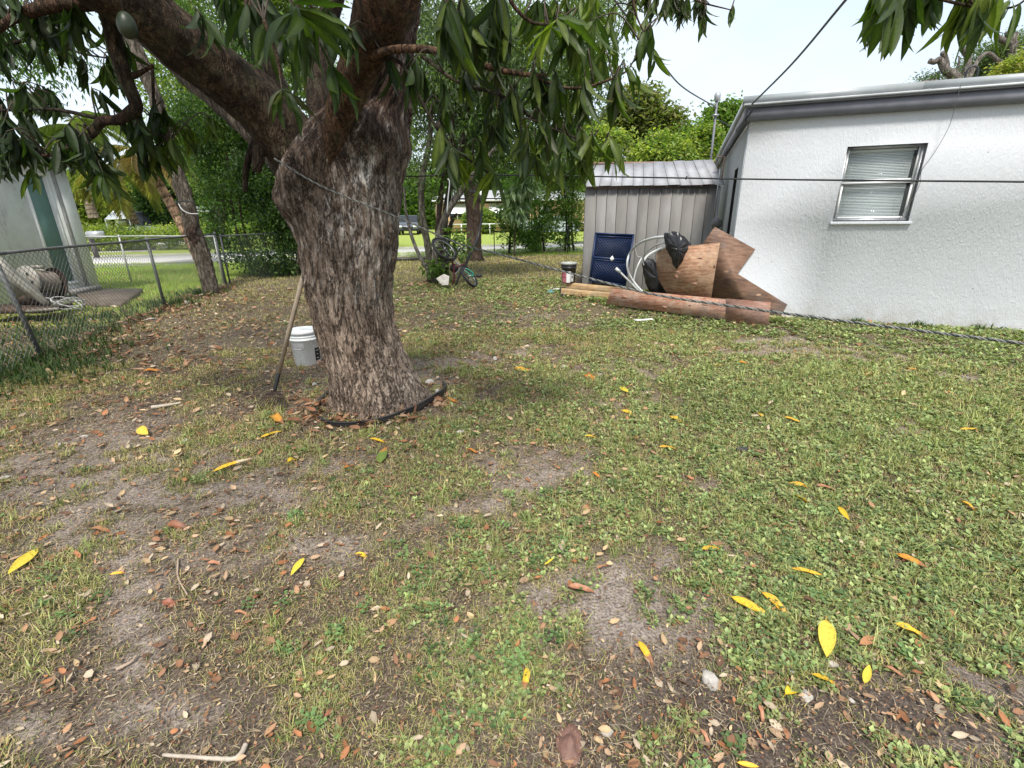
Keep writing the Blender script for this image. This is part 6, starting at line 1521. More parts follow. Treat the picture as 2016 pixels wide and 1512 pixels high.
MB().box(((mp0[0] + aty(181, 470, Y_)[0]) / 2, Y_, mtop[2] / 2), (.14, .14, mtop[2]), np.array([[1, 0, 0], [0, 1, 0], [-.03, 0, 1]])).build('post', simple('post_grey', (.16, .14, .13), None, 9, .8), mbx)
c0 = aty(188, 461, Y_)
V = []; 
for yy in (-.14, .14):
    for t_ in np.linspace(0, math.pi, 12): V.append([.14 * math.cos(t_), yy, .12 + .13 * math.sin(t_) - .12])
    V.append([-.14, yy, -.16]); V.append([.14, yy, -.16])
V = np.array(V); ax3 = np.array([[.3, -.95, 0], [1.9, .6, 0], [0, 0, 1.0]]); V = c0 + V @ ax3
n_ = 14; j = np.arange(n_); MB().add(V, [j.reshape(1, -1), (j + n_)[::-1].reshape(1, -1), np.stack([j, j + n_, (j + 1) % n_ + n_, (j + 1) % n_], -1)]).build('box', M_ALU, mbx)
MB().box(c0 + ax3[1] * -.15 - [0, 0, .02], (.2, .02, .2), [ax3[0], ax3[1] / np.linalg.norm(ax3[1]), [0, 0, 1]]).build('door', M_GALV, mbx)

# far left: white carport buildings, white canopy, car
M_WHT = simple('white_far', (.80, .80, .80), (.72, .73, .74), 1, .6, bump=0)
M_GLZ = simple('dark_glazing', (.03, .035, .04), None, 1, .15, bump=0)
def farbox(o_, name, x0, x1, y0, y1, dep, th, mt):
    a = aty(x0, y1, dep); c_ = aty(x1, y0, dep)
    return MB().box(((a[0] + c_[0]) / 2, dep + th / 2, (a[2] + c_[2]) / 2), (c_[0] - a[0], th, c_[2] - a[2])).build(name, mt, o_)
fb = thing('white_house', 'long low white house with flat roof far behind the street hedge', 'house', aty(220, 455, 46) * [1, 1, 0])
farbox(fb, 'roof', 130, 300, 404, 411, 45.4, 8, M_WHT); farbox(fb, 'roof_fascia', 145, 300, 412, 418, 45.2, 8.4, M_WHT)
farbox(fb, 'wall', 145, 300, 419, 456, 46.2, 6, M_GLZ)
for q in range(6): farbox(fb, 'pillar', 150 + q * 27, 155 + q * 27, 419, 456, 45.5, .3, M_WHT)
for q in range(4): farbox(fb, 'window', 160 + q * 34, 172 + q * 34, 424, 440, 46.0, .1, simple('pale_curtain', (.5, .5, .5)))
cn = thing('canopy', 'white peaked canopy tent behind the hedge', 'canopy', aty(230, 440, 36) * [1, 1, 0])
a_, b_, c_, d_ = aty(205, 432, 36), aty(256, 430, 36), aty(222, 415, 37), aty(250, 415, 37)
MB().add([a_, b_, c_, d_, aty(205, 434, 40), aty(262, 430, 40)], [np.array([[0, 1, 3, 2], [2, 3, 5, 4]]), np.array([[0, 2, 4], [1, 5, 3]])]).build('cover', M_WHT, cn)
for x_ in (207, 254): MB().tube([aty(x_, 431, 36), aty(x_, 431, 36) * [1, 1, 0]], .05, 6).build('leg', M_GALV, cn)

def car(name, label, base, yaw, col, s=1.0, h=1.6, L=4.5, W=1.85):
    t_ = thing(name, label, 'car', base)
    fw = np.array([math.cos(yaw), math.sin(yaw), 0]); sd = np.array([-fw[1], fw[0], 0]); P = lambda u, v, z: np.array(base) * [1, 1, 0] + fw * u * s + sd * v * s + UPZ * z * s
    M_C = simple('car_paint', col, None, 2, .3, .3, bump=0, spec=.6)
    prof = [(-L / 2, .35), (-L / 2, .95), (-L / 2 + .15, 1.05), (-L * .40, h * .93), (-L * .22, h), (L * .10, h), (L * .24, 1.08), (L * .44, .95), (L / 2, .75), (L / 2, .35)]
    n_ = len(prof); V = [P(u, -W / 2 * (1 if z < 1.06 else .82), z) for u, z in prof] + [P(u, W / 2 * (1 if z < 1.06 else .82), z) for u, z in prof]; j = np.arange(n_)
    MB().add(V, [j.reshape(1, -1), (j + n_)[::-1].reshape(1, -1), np.stack([j, (j + 1) % n_, (j + 1) % n_ + n_, j + n_], -1)]).build('body', M_C, t_, bevel=.05)
    e = .012
    MB().add([P(L * .115, -W * .39, h - .05), P(L * .115, W * .39, h - .05), P(L * .235 + e, W * .46, 1.10), P(L * .235 + e, -W * .46, 1.10)], np.array([[0, 1, 2, 3]])).build('windscreen', M_GLZ, t_)
    t_.children[-1].location.z += .02
    for v in (-1, 1):
        MB().prism([P(-L * .36, v * W * .475, 1.1), P(L * .18, v * W * .475, 1.1), P(L * .08, v * W * .43, h - .10), P(-L * .30, v * W * .43, h - .10)], sd * v * .02).build('side_window', M_GLZ, t_)
        for u in (-L * .31, L * .31):
            MB().lathe([(.001, 0), (.33, 0), (.34, .02), (.34, .2), (.33, .22)], P(u, v * (W / 2 - .19), .34), 20, np.array([fw, UPZ, sd * v])).build('wheel', M_BLACKPL, t_)
        MB().box(P(L / 2 - .02, v * W * .36, .72), (.08, .36, .16), [fw, sd, UPZ]).build('headlight', M_WHT, t_)
    MB().box(P(L / 2 + .005, 0, .60), (.05, .9, .18), [fw, sd, UPZ]).build('grille', M_BLACKPL, t_)
    MB().box(P(L / 2 + .02, 0, .40), (.06, 1.7, .12), [fw, sd, UPZ]).build('bumper', M_BLACKPL, t_)
car('parked_car', 'dark grey car parked facing the camera across the street, seen beside the mango trunk', gp(808, 461), math.radians(-84), (.10, .115, .13), h=1.65)
car('parked_car', 'pale silver car half hidden behind the back fence shrubs', aty(1080, 452, 40) * [1, 1, 0], math.radians(-165), (.55, .62, .66), h=1.45)
car('parked_car', 'white van parked behind the hedge right of the canopy tent', aty(285, 455, 37) * [1, 1, 0], math.radians(-30), (.70, .71, .72), h=2.1)

# orange house across the street
oh = thing('orange_house', 'pale orange bungalow with white window awnings across the street', 'house', aty(960, 452, 48) * [1, 1, 0])
M_ORG = simple('orange_stucco', (.78, .52, .35), (.72, .47, .31), 1, .8, bump=0); M_FARROOF = simple('far_roof', (.40, .40, .40), (.3, .3, .3), 2, .7, bump=0)
farbox(oh, 'wall', 860, 1170, 398, 456, 48, 9, M_ORG)
farbox(oh, 'eave', 850, 1180, 390, 397, 47.2, 10.5, M_WHT)
a_, c_ = aty(850, 390, 47.2), aty(1180, 390, 47.2)
MB().add([a_, c_, c_ + [-1.5, 5, .9], a_ + [1.5, 5, .9], c_ + [0, 10.5, 0], a_ + [0, 10.5, 0]], np.array([[0, 1, 2, 3], [3, 2, 4, 5]])).build('roof', M_FARROOF, oh)
for (x0, x1) in ((885, 916), (962, 1000), (1060, 1080)):
    w_ = farbox(oh, 'window', x0 + 1, x1 - 1, 419, 432, 47.92, .06, M_GLZ)
    farbox(w_, 'frame', (x0 + x1) / 2 - 1, (x0 + x1) / 2 + 1, 419, 432, 47.86, .04, M_WHT)
    A_1, A_2 = aty(x0, 402, 47.9), aty(x1, 402, 47.9); B_1, B_2 = aty(x0 + 2, 421, 46.9), aty(x1 + 2, 421, 46.9)
    MB().prism([A_1, A_2, B_2, B_1], [0, .03, .05]).build('awning', M_WHT, oh)
dish = aty(947, 384, 49)
MB().lathe([(.001, 0), (.2, .03), (.36, .12)], dish, 20, np.array([[1, 0, 0], [0, .5, .86], [0, -.86, .5]])).build('satellite_dish', M_WHT, oh); MB().tube([dish, dish - UPZ * 1.0], .04, 6).build('dish_pole', M_GALV, oh)
rb = gtree('round_shrub', 'round bright green clipped shrub in front of the orange house', aty(953, 448, 44)[:2], 'shrub')
crown('foliage', rb, [pe(955, 436, 44, 17, 19), pe(925, 436, 44, 10, 16)], 6000, .22, G_MID[1:] + G_YEL[1:], .5, .1, .12, .1, 1, 7, .8)
pf = thing('low_fence', 'low pale rail fence in front of the orange house', 'fence', aty(960, 452, 42) * [1, 1, 0])
for q in range(11): MB().tube([aty(880 + q * 28, 441, 42), aty(880 + q * 28, 441, 42) * [1, 1, 0]], .045, 6).build('post', M_WHT, pf)
MB().tube([aty(880, 442, 42), aty(1165, 438, 42)], .035, 6).build('rail', M_WHT, pf)
sg = thing('sign_post', 'small grey street sign seen among the shrubs at the back fence', 'sign', aty(1078, 450, 33) * [1, 1, 0])
MB().tube([aty(1078, 425, 33), aty(1078, 425, 33) * [1, 1, 0]], .035, 6).build('pole', M_GALV, sg)
MB().box(aty(1078, 420, 32.9), (.6, .03, .6), np.array([[.7, 0, .7], [0, 1, 0], [-.7, 0, .7]])).build('plate', M_GALV, sg)

# multi-stemmed tree with the bicycle
t4 = gtree('multi_stem_tree', 'multi-stemmed small tree with splayed grey stems behind the mango trunk', gp(870, 548))
for rows, cl in (([(848, 555, 11.4, .10), (845, 500, 11.4, .085), (832, 430, 11.4, .075), (830, 360, 11.4, .07), (845, 280, 11.4, .06), (850, 180, 11.5, .04)], (.17, .165, .13)),
             ([(856, 560, 11.3, .10), (858, 500, 11.3, .09), (875, 430, 11.3, .08), (905, 380, 11.3, .07), (940, 335, 11.2, .055), (975, 290, 11.2, .03)], (.20, .19, .165)),
             ([(860, 550, 11.5, .09), (862, 480, 11.5, .07), (866, 400, 11.5, .065), (880, 320, 11.5, .05), (895, 220, 11.5, .035)], (.06, .045, .035)),
             ([(868, 555, 11.5, .10), (872, 480, 11.5, .085), (880, 400, 11.6, .075), (905, 300, 11.6, .06), (930, 180, 11.7, .035)], (.09, .08, .06)),
             ([(858, 552, 11.1, .045), (832, 515, 11.1, .042), (812, 470, 11.1, .038), (800, 420, 11.1, .03), (795, 370, 11.1, .02)], (.22, .21, .19)),
             ([(878, 545, 11.7, .06), (882, 480, 11.7, .05), (888, 440, 11.7, .045), (900, 420, 11.7, .03)], (.06, .05, .04))):
    trunk_of(t4, rows, cl, 16, 'stem')
crown('foliage', t4, [pe(850, 250, 11.5, 60, 70, 1.0), pe(900, 190, 11.8, 90, 70, 1.2), pe(980, 220, 12, 70, 80, 1.0), pe(860, 340, 11.8, 45, 40, .7), pe(920, 90, 12, 110, 70, 1.2), pe(1040, 130, 12.2, 90, 70, 1.2), pe(930, 320, 12, 60, 25, .6), pe(840, 100, 12, 60, 80, 1), pe(1060, 300, 12.5, 50, 40, .6)], 15000, .14, G_GREY + G_MID[1:3], .26, .7, .20, .44, 1.3, 8)
crown('low_leaves', t4, [pe(895, 465, 11.3, 18, 18, .25), pe(858, 528, 11.2, 16, 12, .2), pe(905, 490, 11.4, 14, 16, .2)], 200, .15, G_MID[1:], .35, .3, .12, .0, 1, 9)
MB().tube(smooth_path([aty(878, 350, 10.9), aty(885, 358, 10.9), aty(882, 390, 10.9), aty(880, 420, 10.9)], 12), .012, 6).build('hanging_strip', M_PVC, t4, True)

t5 = gtree('dark_trunk_tree', 'tree with a straight dark trunk in front of the back fence', gp(935, 512))
trunk_of(t5, [(935, 520, 17.4, .36), (933, 490, 17.4, .27), (932, 440, 17.5, .25), (930, 390, 17.5, .25), (926, 340, 17.5, .26), (915, 280, 17.5, .2), (900, 200, 17.5, .15)], (.095, .07, .055), 24)
trunk_of(t5, [(928, 350, 17.5, .16), (955, 300, 17.4, .12), (1000, 240, 17.4, .08), (1050, 190, 17.4, .05)], (.10, .08, .06), 12, 'limb')
crown('foliage', t5, [pe(900, 200, 18, 120, 80, 2.2), pe(1020, 180, 18, 110, 80, 2.2), pe(960, 90, 18, 130, 80, 2.2), pe(1100, 100, 18, 100, 80, 2.2), pe(1080, 250, 18, 80, 50, 1.6), pe(830, 280, 18, 50, 60, 1.6), pe(1170, 60, 18, 60, 60, 1.4), pe(1150, 180, 18, 40, 60, 1.2)], 30000, .16, G_MID[1:] + G_GREY[2:] + G_YEL[:2], .35, .6, .30, .50, .8, 10)
o = MB().tube(smooth_path([aty(926, 375, 16.5), aty(945, 385, 16.2), aty(948, 430, 16.2), aty(940, 470, 16), aty(925, 505, 15), aty(912, 530, 13)], 30), .035, 8).build('black_hose', M_BLACKPL, loc=aty(926, 375, 16.5), smooth=True); tag(o, 'black hose looping from the dark tree trunk down to the bicycle', 'hose')

# shrubs along the back fence
for k_, (x_, base, dep, ells, n_, cl, lab) in enumerate((
    (1008, 500, 20.3, [(1010, 440, 22, 22), (1005, 400, 26, 30), (1015, 360, 28, 26), (1003, 475, 12, 14)], 3000, G_MID[:3], 'slender dark leafy shrub at the back fence, leftmost of the row'),
    (1060, 500, 21.2, [(1060, 460, 28, 18), (1045, 470, 25, 10), (1070, 430, 20, 20), (1060, 485, 16, 12), (1050, 380, 22, 30)], 4200, G_MID[1:], 'bushy green shrub in the middle of the back fence row'),
    (1118, 496, 21.5, [(1100, 370, 42, 50), (1120, 300, 50, 50), (1135, 410, 16, 36), (1112, 472, 14, 14)], 9500, G_MID[1:] + G_OLV[:2], 'taller vine-covered green shrub next to the left edge of the shed'),
    (1045, 500, 23, [(1050, 300, 60, 32), (1010, 285, 60, 30), (1090, 300, 50, 45)], 6000, G_MID + G_YEL[1:2], 'mid green small tree arching over the back fence shrubs'))):
    bs = gp(x_, base); s_ = gtree('fence_shrub', lab, (bs[0], dep), 'shrub', 'shrubs along the back fence')
    crown('foliage', s_, [pe(a, b_, dep, rx, ry, .8) for a, b_, rx, ry in ells], int(n_ * .62), .15, [tuple(1.45 * q for q in c_) for c_ in cl], .4, .3, .2, .44, 1.4, 20 + k_)
    for q in range(3 if k_ else 1): trunk_of(s_, [(x_ + q * 9 - 6, base + 4, dep, .05), (x_ + q * 5 - 3, base - 60, dep, .04), (x_ + q * 14 - 12, ells[0][1] - 60, dep, .02)], (.10, .08, .06), 8, 'stem')
# rosette of pale broad leaves in that row
t6 = gtree('broad_leaf_plant', 'young plant with drooping pale grey-green finger leaves at the back fence', aty(1015, 480, 19.0)[:2], 'plant')
crown('foliage', t6, [pe(1022, 385, 19.0, 18, 22, .4), pe(1010, 420, 19.0, 12, 12, .3), pe(1040, 360, 19, 14, 16, .3)], 330, .36, [(.10, .16, .09), (.18, .24, .14), (.26, .31, .22)], .30, .9, .12, .0, 1, 31)
trunk_of(t6, [(1012, 505, 19, .03), (1014, 440, 19, .025), (1020, 390, 19, .02)], (.12, .10, .07), 8, 'stem')

# bright tree mass above the shed
for (lab, x_, dep, ells, n_, sz, cl, nm, sd_) in (
    ('round olive-green tree top far behind the shed', 1262, 46, [(1258, 232, 46, 42), (1225, 260, 40, 40), (1300, 262, 36, 34)], 16000, .42, G_OLV + G_MID[2:3], 'round_tree', 41),
    ('bright yellow-green tree just behind the shed roof', 1270, 26, [(1215, 296, 34, 26), (1262, 308, 30, 20), (1308, 282, 24, 26), (1348, 302, 22, 22), (1386, 290, 20, 34), (1180, 320, 46, 40), (1150, 290, 40, 40), (1300, 312, 60, 18)], 30000, .20, [(.05, .08, .015)] + G_MID[2:] + G_YEL[1:] + [(.30, .36, .07)], 'bright_tree', 42),
    ('mid green tree behind the roof mast', 1370, 36, [(1350, 262, 30, 34), (1395, 262, 34, 42), (1330, 290, 40, 30), (1430, 240, 26, 26)], 14000, .30, G_MID[1:] + G_YEL[:2], 'green_tree', 43)):
    P = aty(x_, 400, dep); s_ = gtree(nm, lab, P[:2])
    crown('foliage', s_, [pe(a, b_, dep, rx, ry) for a, b_, rx, ry in ells], n_, sz, cl, .5, .2, sz * 1.2, .48, 22 / dep, sd_)
    trunk_of(s_, [(x_, 470, dep, .3), (x_ + 4, 380, dep, .22), (x_ - 5, 290, dep, .12)], (.12, .10, .08), 12)

# far row that closes the view across the street
for k_, (x_, dep, rx, ry, y_, cl, lab) in enumerate(((150, 70, 90, 60, 390, G_MID[1:], 'hazy green tree at far left behind the palms'), (360, 58, 70, 70, 385, G_YEL[:2] + G_MID, 'broad green tree beyond the leaning trunk'), (470, 60, 80, 60, 400, G_MID, 'green tree mass low behind the dense bush'),
        (700, 62, 120, 70, 395, G_MID, 'green tree hidden mostly by the mango trunk'), (815, 66, 60, 50, 385, G_MID[1:] + G_YEL[:1], 'light green tree above the parked dark car'), (900, 70, 80, 45, 370, G_DARK + G_MID, 'dark green tree behind the orange house roof, left'), (1010, 72, 90, 60, 355, G_MID, 'tall green tree behind the orange house roof, middle'), (1130, 66, 90, 80, 360, G_MID[1:], 'green tree at the right end of the orange house'))):
    P = aty(x_, 440, dep); s_ = gtree('far_tree', lab, P[:2], 'tree', 'trees across the street')
    crown('foliage', s_, [pe(x_, y_, dep, rx * .7, ry * .8), pe(x_ - rx * .5, y_ + 15, dep, rx * .5, ry * .6), pe(x_ + rx * .5, y_ + 12, dep, rx * .5, ry * .65), pe(x_, y_ + 45, dep, rx * .9, 30)], 9000, .55, cl, .5, .2, .7, .3, .3, 50 + k_)
    trunk_of(s_, [(x_, 462, dep, .4), (x_, 400, dep, .25)], (.10, .08, .06), 10)

# pruned tree behind the house roof at right
t7 = gtree('pruned_tree', 'pruned grey tree with bare cut limbs and grey-green foliage behind the house roof', aty(1900, 300, 24)[:2])
D7 = 24
trunk_of(t7, [(1905, 470, D7, .45), (1898, 300, D7, .38), (1893, 190, D7, .28), (1894, 160, D7, .2)], (.24, .22, .2), 16)
for rows in ([(1894, 170, D7, .22), (1880, 150, D7, .20), (1862, 138, D7, .17), (1850, 118, D7, .12), (1840, 122, D7, .11), (1830, 120, D7, .10)], [(1862, 140, D7, .14), (1862, 120, D7, .12), (1857, 106, D7, .11), (1852, 108, D7, .05)],
             [(1895, 170, D7, .16), (1903, 140, D7, .14), (1905, 112, D7, .13), (1895, 95, D7, .12)], [(1897, 175, D7, .13), (1925, 120, D7, .08), (1945, 105, D7, .08), (1968, 122, D7, .09), (1995, 135, D7, .1)],
             [(1895, 190, D7, .2), (1860, 168, D7, .14), (1830, 162, D7, .12), (1805, 168, D7, .1)], [(1990, 180, D7, .2), (1990, 120, D7, .17), (1993, 82, D7, .15), (1983, 62, D7, .1)], [(1992, 86, D7, .12), (1972, 78, D7, .11), (1962, 70, D7, .08)], [(1993, 85, D7, .1), (2002, 64, D7, .08)],
             [(1885, 140, D7, .04), (1888, 122, D7, .04), (1888, 110, D7, .02)]):
    trunk_of(t7, rows, (.27, .25, .23), 10, 'limb')
crown('foliage', t7, [pe(1945, 125, 25, 32, 30, 1.0), pe(1985, 110, 25, 40, 22, 1.0), pe(1920, 145, 25, 22, 16, .7), pe(1860, 155, 24.5, 22, 8, .5), pe(1825, 158, 24.5, 18, 6, .5), pe(2020, 90, 25, 30, 30, 1)], 9000, .13, G_GREY[1:] + G_MID[1:2], .35, .3, .22, .40, 1.6, 61)
t8 = gtree('yellow_tree', 'yellow-green leafy crown peeking over the roof at the right edge', aty(2000, 300, 20)[:2])
crown('foliage', t8, [pe(2005, 138, 20, 22, 18, .8), pe(2040, 130, 20, 30, 30, 1)], 4500, .13, G_YEL[1:] + [(.26, .2, .06)], .5, .2, .16, .2, 1.6, 62)
trunk_of(t8, [(2010, 400, 20, .2), (2010, 200, 20, .15), (2012, 150, 20, .1)], (.15, .12, .1), 10)

# ================================================================== BICYCLE leaning among the stems, cut stone slab
bk = thing('bicycle', 'dark bicycle tipped head down against the stems of the small tree', 'bicycle', gp(905, 560))
M_TYRE = simple('tyre', (.016, .016, .017), None, 20, .7); M_RIM = simple('rim', (.4, .4, .42), None, 20, .3, .8, bump=0); M_MAR = simple('maroon_frame', (.10, .018, .022), None, 20, .35, bump=0); M_GRN = simple('green_frame', (.04, .30, .20), None, 20, .35, bump=0)
zb_ = lambda e: (840 + e[0] / 12.6, 450 + e[1] / 12.6)
BD = 10.7
def bp_(e, d=0.0): return aty(*zb_(e), BD + d)
def wheel(c, u, v, r):
    u = u / np.linalg.norm(u); v = v - u * (u @ v); v /= np.linalg.norm(v); w = np.cross(u, v)
    th_ = np.linspace(0, 2 * math.pi, 40, endpoint=False); ring = lambda rr: np.array([c + (u * math.cos(t) + v * math.sin(t)) * rr for t in th_])
    wo = MB().tube(ring(r - .022), .030, 8, closed=True).build('wheel', M_TYRE, bk, True)
    MB().tube(ring(r - .052), .010, 6, closed=True).build('rim', M_RIM, wo, True)
    sp = MB()
    for q in range(18): a_ = q * 2 * math.pi / 18; sp.tube([c + w * (.02 if q % 2 else -.02), c + (u * math.cos(a_) + v * math.sin(a_)) * (r - .055)], .0018, 4)
    o = sp.build('spokes', M_RIM, wo); o['kind'] = 'stuff'
    MB().tube([c - w * .05, c + w * .05], .018, 8).build('hub', M_RIM, wo, True)
cA = bp_((440, 510)); uA = bp_((700, 740)) - bp_((220, 330)); wheel(cA, uA, np.array([.10, .86, .38]), .315)
cB = bp_((1050, 1190), -.1); uB = bp_((1220, 1420)) - bp_((920, 1000)); wheel(cB, uB, np.array([.22, .95, .08]), .27)
def tb_(name, pts, r, mt): return MB().tube(smooth_path([bp_(p[:2], p[2] if len(p) > 2 else 0) for p in pts], 14), r, 8).build(name, mt, bk, True)
tb_('fork', [(440, 510), (560, 650), (650, 760)], .014, M_BLACKPL); tb_('frame_tube', [(650, 760), (760, 860), (900, 960), (980, 1000)], .018, M_RIM)
tb_('frame_tube', [(640, 780), (660, 950), (690, 1200), (640, 1380)], .020, M_MAR); tb_('frame_tube', [(660, 900), (760, 940), (880, 900), (960, 870)], .02, M_MAR)
tb_('handlebar', [(380, 1000), (420, 900), (560, 800), (720, 660), (820, 500), (880, 480), (920, 570)], .014, M_BLACKPL)
tb_('seat_post', [(700, 1150), (780, 1050), (850, 960)], .014, M_RIM); tb_('frame_tube', [(720, 1400), (800, 1200), (900, 1000), (1010, 760), (1100, 560)], .022, M_BLACKPL)
tb_('mudguard', [(930, 990), (1020, 1010), (1100, 1060), (1150, 1110), (1150, 1200)], .016, M_GRN); tb_('frame_tube', [(930, 1030), (1040, 1110), (1140, 1190)], .014, M_GRN)
sd_ = bp_((1300, 1170), -.1); MB().lathe([(.001, -.03), (.05, -.03), (.07, 0), (.055, .03), (.001, .035)], sd_, 14).build('saddle', M_BLACKPL, bk, True)
tb_('seat_post', [(1160, 1190), (1230, 1180), (1300, 1170)], .014, M_BLACKPL)
cr = bp_((680, 980)); MB().lathe([(.001, 0), (.09, 0), (.095, .008), (.001, .012)], cr, 24, np.array([[1, 0, 0], [0, 0, 1], [0, -1, 0]])).build('chainring', M_BLACKPL, bk)
def rock(name, label, c, size, seed, mt, flat=.6, cat='stone'):
    r_ = np.random.default_rng(seed); bm_v = []; 
    nth, nph = 14, 9
    V = [];
    for i in range(nph):
        ph_ = math.pi * i / (nph - 1)
        for j in range(nth):
            t = 2 * math.pi * j / nth; V.append([math.sin(ph_) * math.cos(t), math.sin(ph_) * math.sin(t), math.cos(ph_)])
    V = np.array(V)
    for k in range(9):
        d = r_.normal(size=3); d /= np.linalg.norm(d); h = r_.uniform(.55, .85); ex = V @ d - h; V = V - np.maximum(ex, 0)[:, None] * d
    V = V * np.array(size) / 2 * (1 + .05 * r_.normal(size=(len(V), 1))) ; V[nth * 0:nth] = V[:nth].mean(0); V[-nth:] = V[-nth:].mean(0)
    a = r_.random() * 6.28; Rz = np.array([[math.cos(a), -math.sin(a), 0], [math.sin(a), math.cos(a), 0], [0, 0, 1]]); V = V @ Rz.T
    i, j = np.meshgrid(np.arange(nph - 1), np.arange(nth), indexing='ij'); F = np.stack([i * nth + j, (i + 1) * nth + j, (i + 1) * nth + (j + 1) % nth, i * nth + (j + 1) % nth], -1).reshape(-1, 4)
    c = np.array([c[0], c[1], float(hgt(c[0], c[1])) + size[2] * .28])
    o = MB().add(V + c, F).build(name, mt, loc=c); return tag(o, label, cat)
M_STONE = simple('pale_limestone', (.52, .48, .43), (.38, .35, .31), 40, .9, bump=.6, dirt=((.2, .17, .14), .6)); M_STONED = simple('dark_stone', (.05, .05, .055), (.03, .03, .033), 30, .8, bump=.4)
sl_ = [(230, 1240), (420, 1130), (560, 1190), (540, 1400), (380, 1410)]
nS = np.array([-.2, -.8, .55]); PS = bp_((380, 1400), -.25)
o = MB().prism([onplane(*zb_(p), PS, nS) for p in sl_], [.0, .07, .0]).build('stone_slab', M_STONE, loc=bp_((400, 1300), -.25), bevel=.01); tag(o, 'pale broken stone slab propped at the foot of the stems by the bicycle', 'stone')

# ================================================================== SINGLE FALLEN LEAVES (large mango leaves)
FL_M = NB('fallen_leaf'); b = FL_M
c = b.mix(1.0, b.attr(), b.ramp(b.noise(22, 4), .3, .7, (.8, .75, .7), (1.15, 1.15, 1.1)), 'MULTIPLY'); c = b.mix(b.ramp(b.noise(70, 4), .60, .68), c, (.16, .07, .02)); b.base(c); b.rough(.5, 0, .35)
t_ = b.n('ShaderNodeBsdfTranslucent'); ms = b.n('ShaderNodeMixShader'); ms.inputs[0].default_value = .15; b.l(c, t_.inputs['Color']); b.l(b.bsdf.outputs[0], ms.inputs[1]); b.l(t_.outputs[0], ms.inputs[2]); b.l(ms.outputs[0], b.out.inputs['Surface']); FL_M = b.m
YE, OR, BRN, GRN = (.70, .45, .03), (.52, .24, .03), (.30, .13, .06), (.13, .24, .04)
def fmesh(key, body, tipc, tipfrom, droop, wv, fold, width, nL=10):
    V, F, U = leaf_geo(droop, wv, fold, nL=nL, width=width)
    C = np.tile(body, (len(U), 1)).astype(float); mid = np.abs(U[:, 0]) < .5; C[mid] *= 1.15
    C[U[:, 1] > tipfrom] = tipc; C[U[:, 1] < .06] = np.array(body) * .6
    # stalk
    n0 = len(V); V = np.vstack([V, [[-.008, -.12, .01], [.008, -.12, .01], [.008, .02, .004], [-.008, .02, .004]]]); F = np.vstack([F, [[n0, n0 + 1, n0 + 2, n0 + 3]]]); C = np.vstack([C, [np.array(body) * .5] * 4])
    me = mesh_np('fallen_leaf', V, F, C, True); me.materials.append(FL_M); return me
FM = {'y': fmesh('y', YE, YE, 2, .25, .10, .3, .10), 'yw': fmesh('yw', (.66, .52, .06), (.66, .52, .06), 2, .05, .05, .15, .115), 'yb': fmesh('yb', YE, BRN, .62, .45, .12, .35, .12), 'yc': fmesh('yc', YE, (.45, .22, .10), .72, .9, .10, .5, .11),
      'o': fmesh('o', OR, BRN, .75, .35, .15, .35, .12), 'b': fmesh('b', (.40, .20, .10), (.30, .13, .07), .7, .5, .25, .5, .12), 'w': fmesh('w', YE, (.62, .52, .36), .60, .15, .05, .3, .10), 'g': fmesh('g', GRN, GRN, 2, .2, .1, .2, .17), 'r': fmesh('r', (.27, .11, .06), (.2, .08, .05), .6, .8, .3, .8, .14)}
FMV = {}
for kd_ in list(FM):
    FMV[kd_] = [FM[kd_]]
    for q_ in range(3):
        a_ = {'y': (YE, YE, 2, .3, .12, .35, .10), 'yw': ((.66, .52, .06), (.66, .52, .06), 2, .1, .06, .18, .115), 'yb': (YE, BRN, .62, .5, .15, .4, .12), 'yc': (YE, (.45, .22, .10), .72, .9, .12, .5, .11), 'o': (OR, BRN, .75, .4, .18, .4, .12), 'b': ((.40, .20, .10), (.30, .13, .07), .7, .6, .3, .6, .12), 'w': (YE, (.62, .52, .36), .60, .2, .08, .35, .10), 'g': (GRN, GRN, 2, .2, .1, .2, .17), 'r': ((.27, .11, .06), (.2, .08, .05), .6, .8, .3, .8, .14)}[kd_]
        j_ = RNG.uniform(.86, 1.18); bd = tuple(np.clip(np.array(a_[0]) * j_ * np.array([1, RNG.uniform(.82, 1.05), 1.1]), 0, .8)); tc_ = bd if a_[2] == 2 and RNG.random() < .4 else (a_[1] if a_[2] != 2 else (.42, .22, .06))
        FMV[kd_].append(fmesh(kd_, bd, tc_, a_[2] if a_[2] != 2 else RNG.uniform(.75, .95), a_[3] * RNG.uniform(.3, 2.2), a_[4] * RNG.uniform(.6, 2.4), a_[5] * RNG.uniform(.6, 1.8), a_[6] * RNG.uniform(.8, 1.1)))
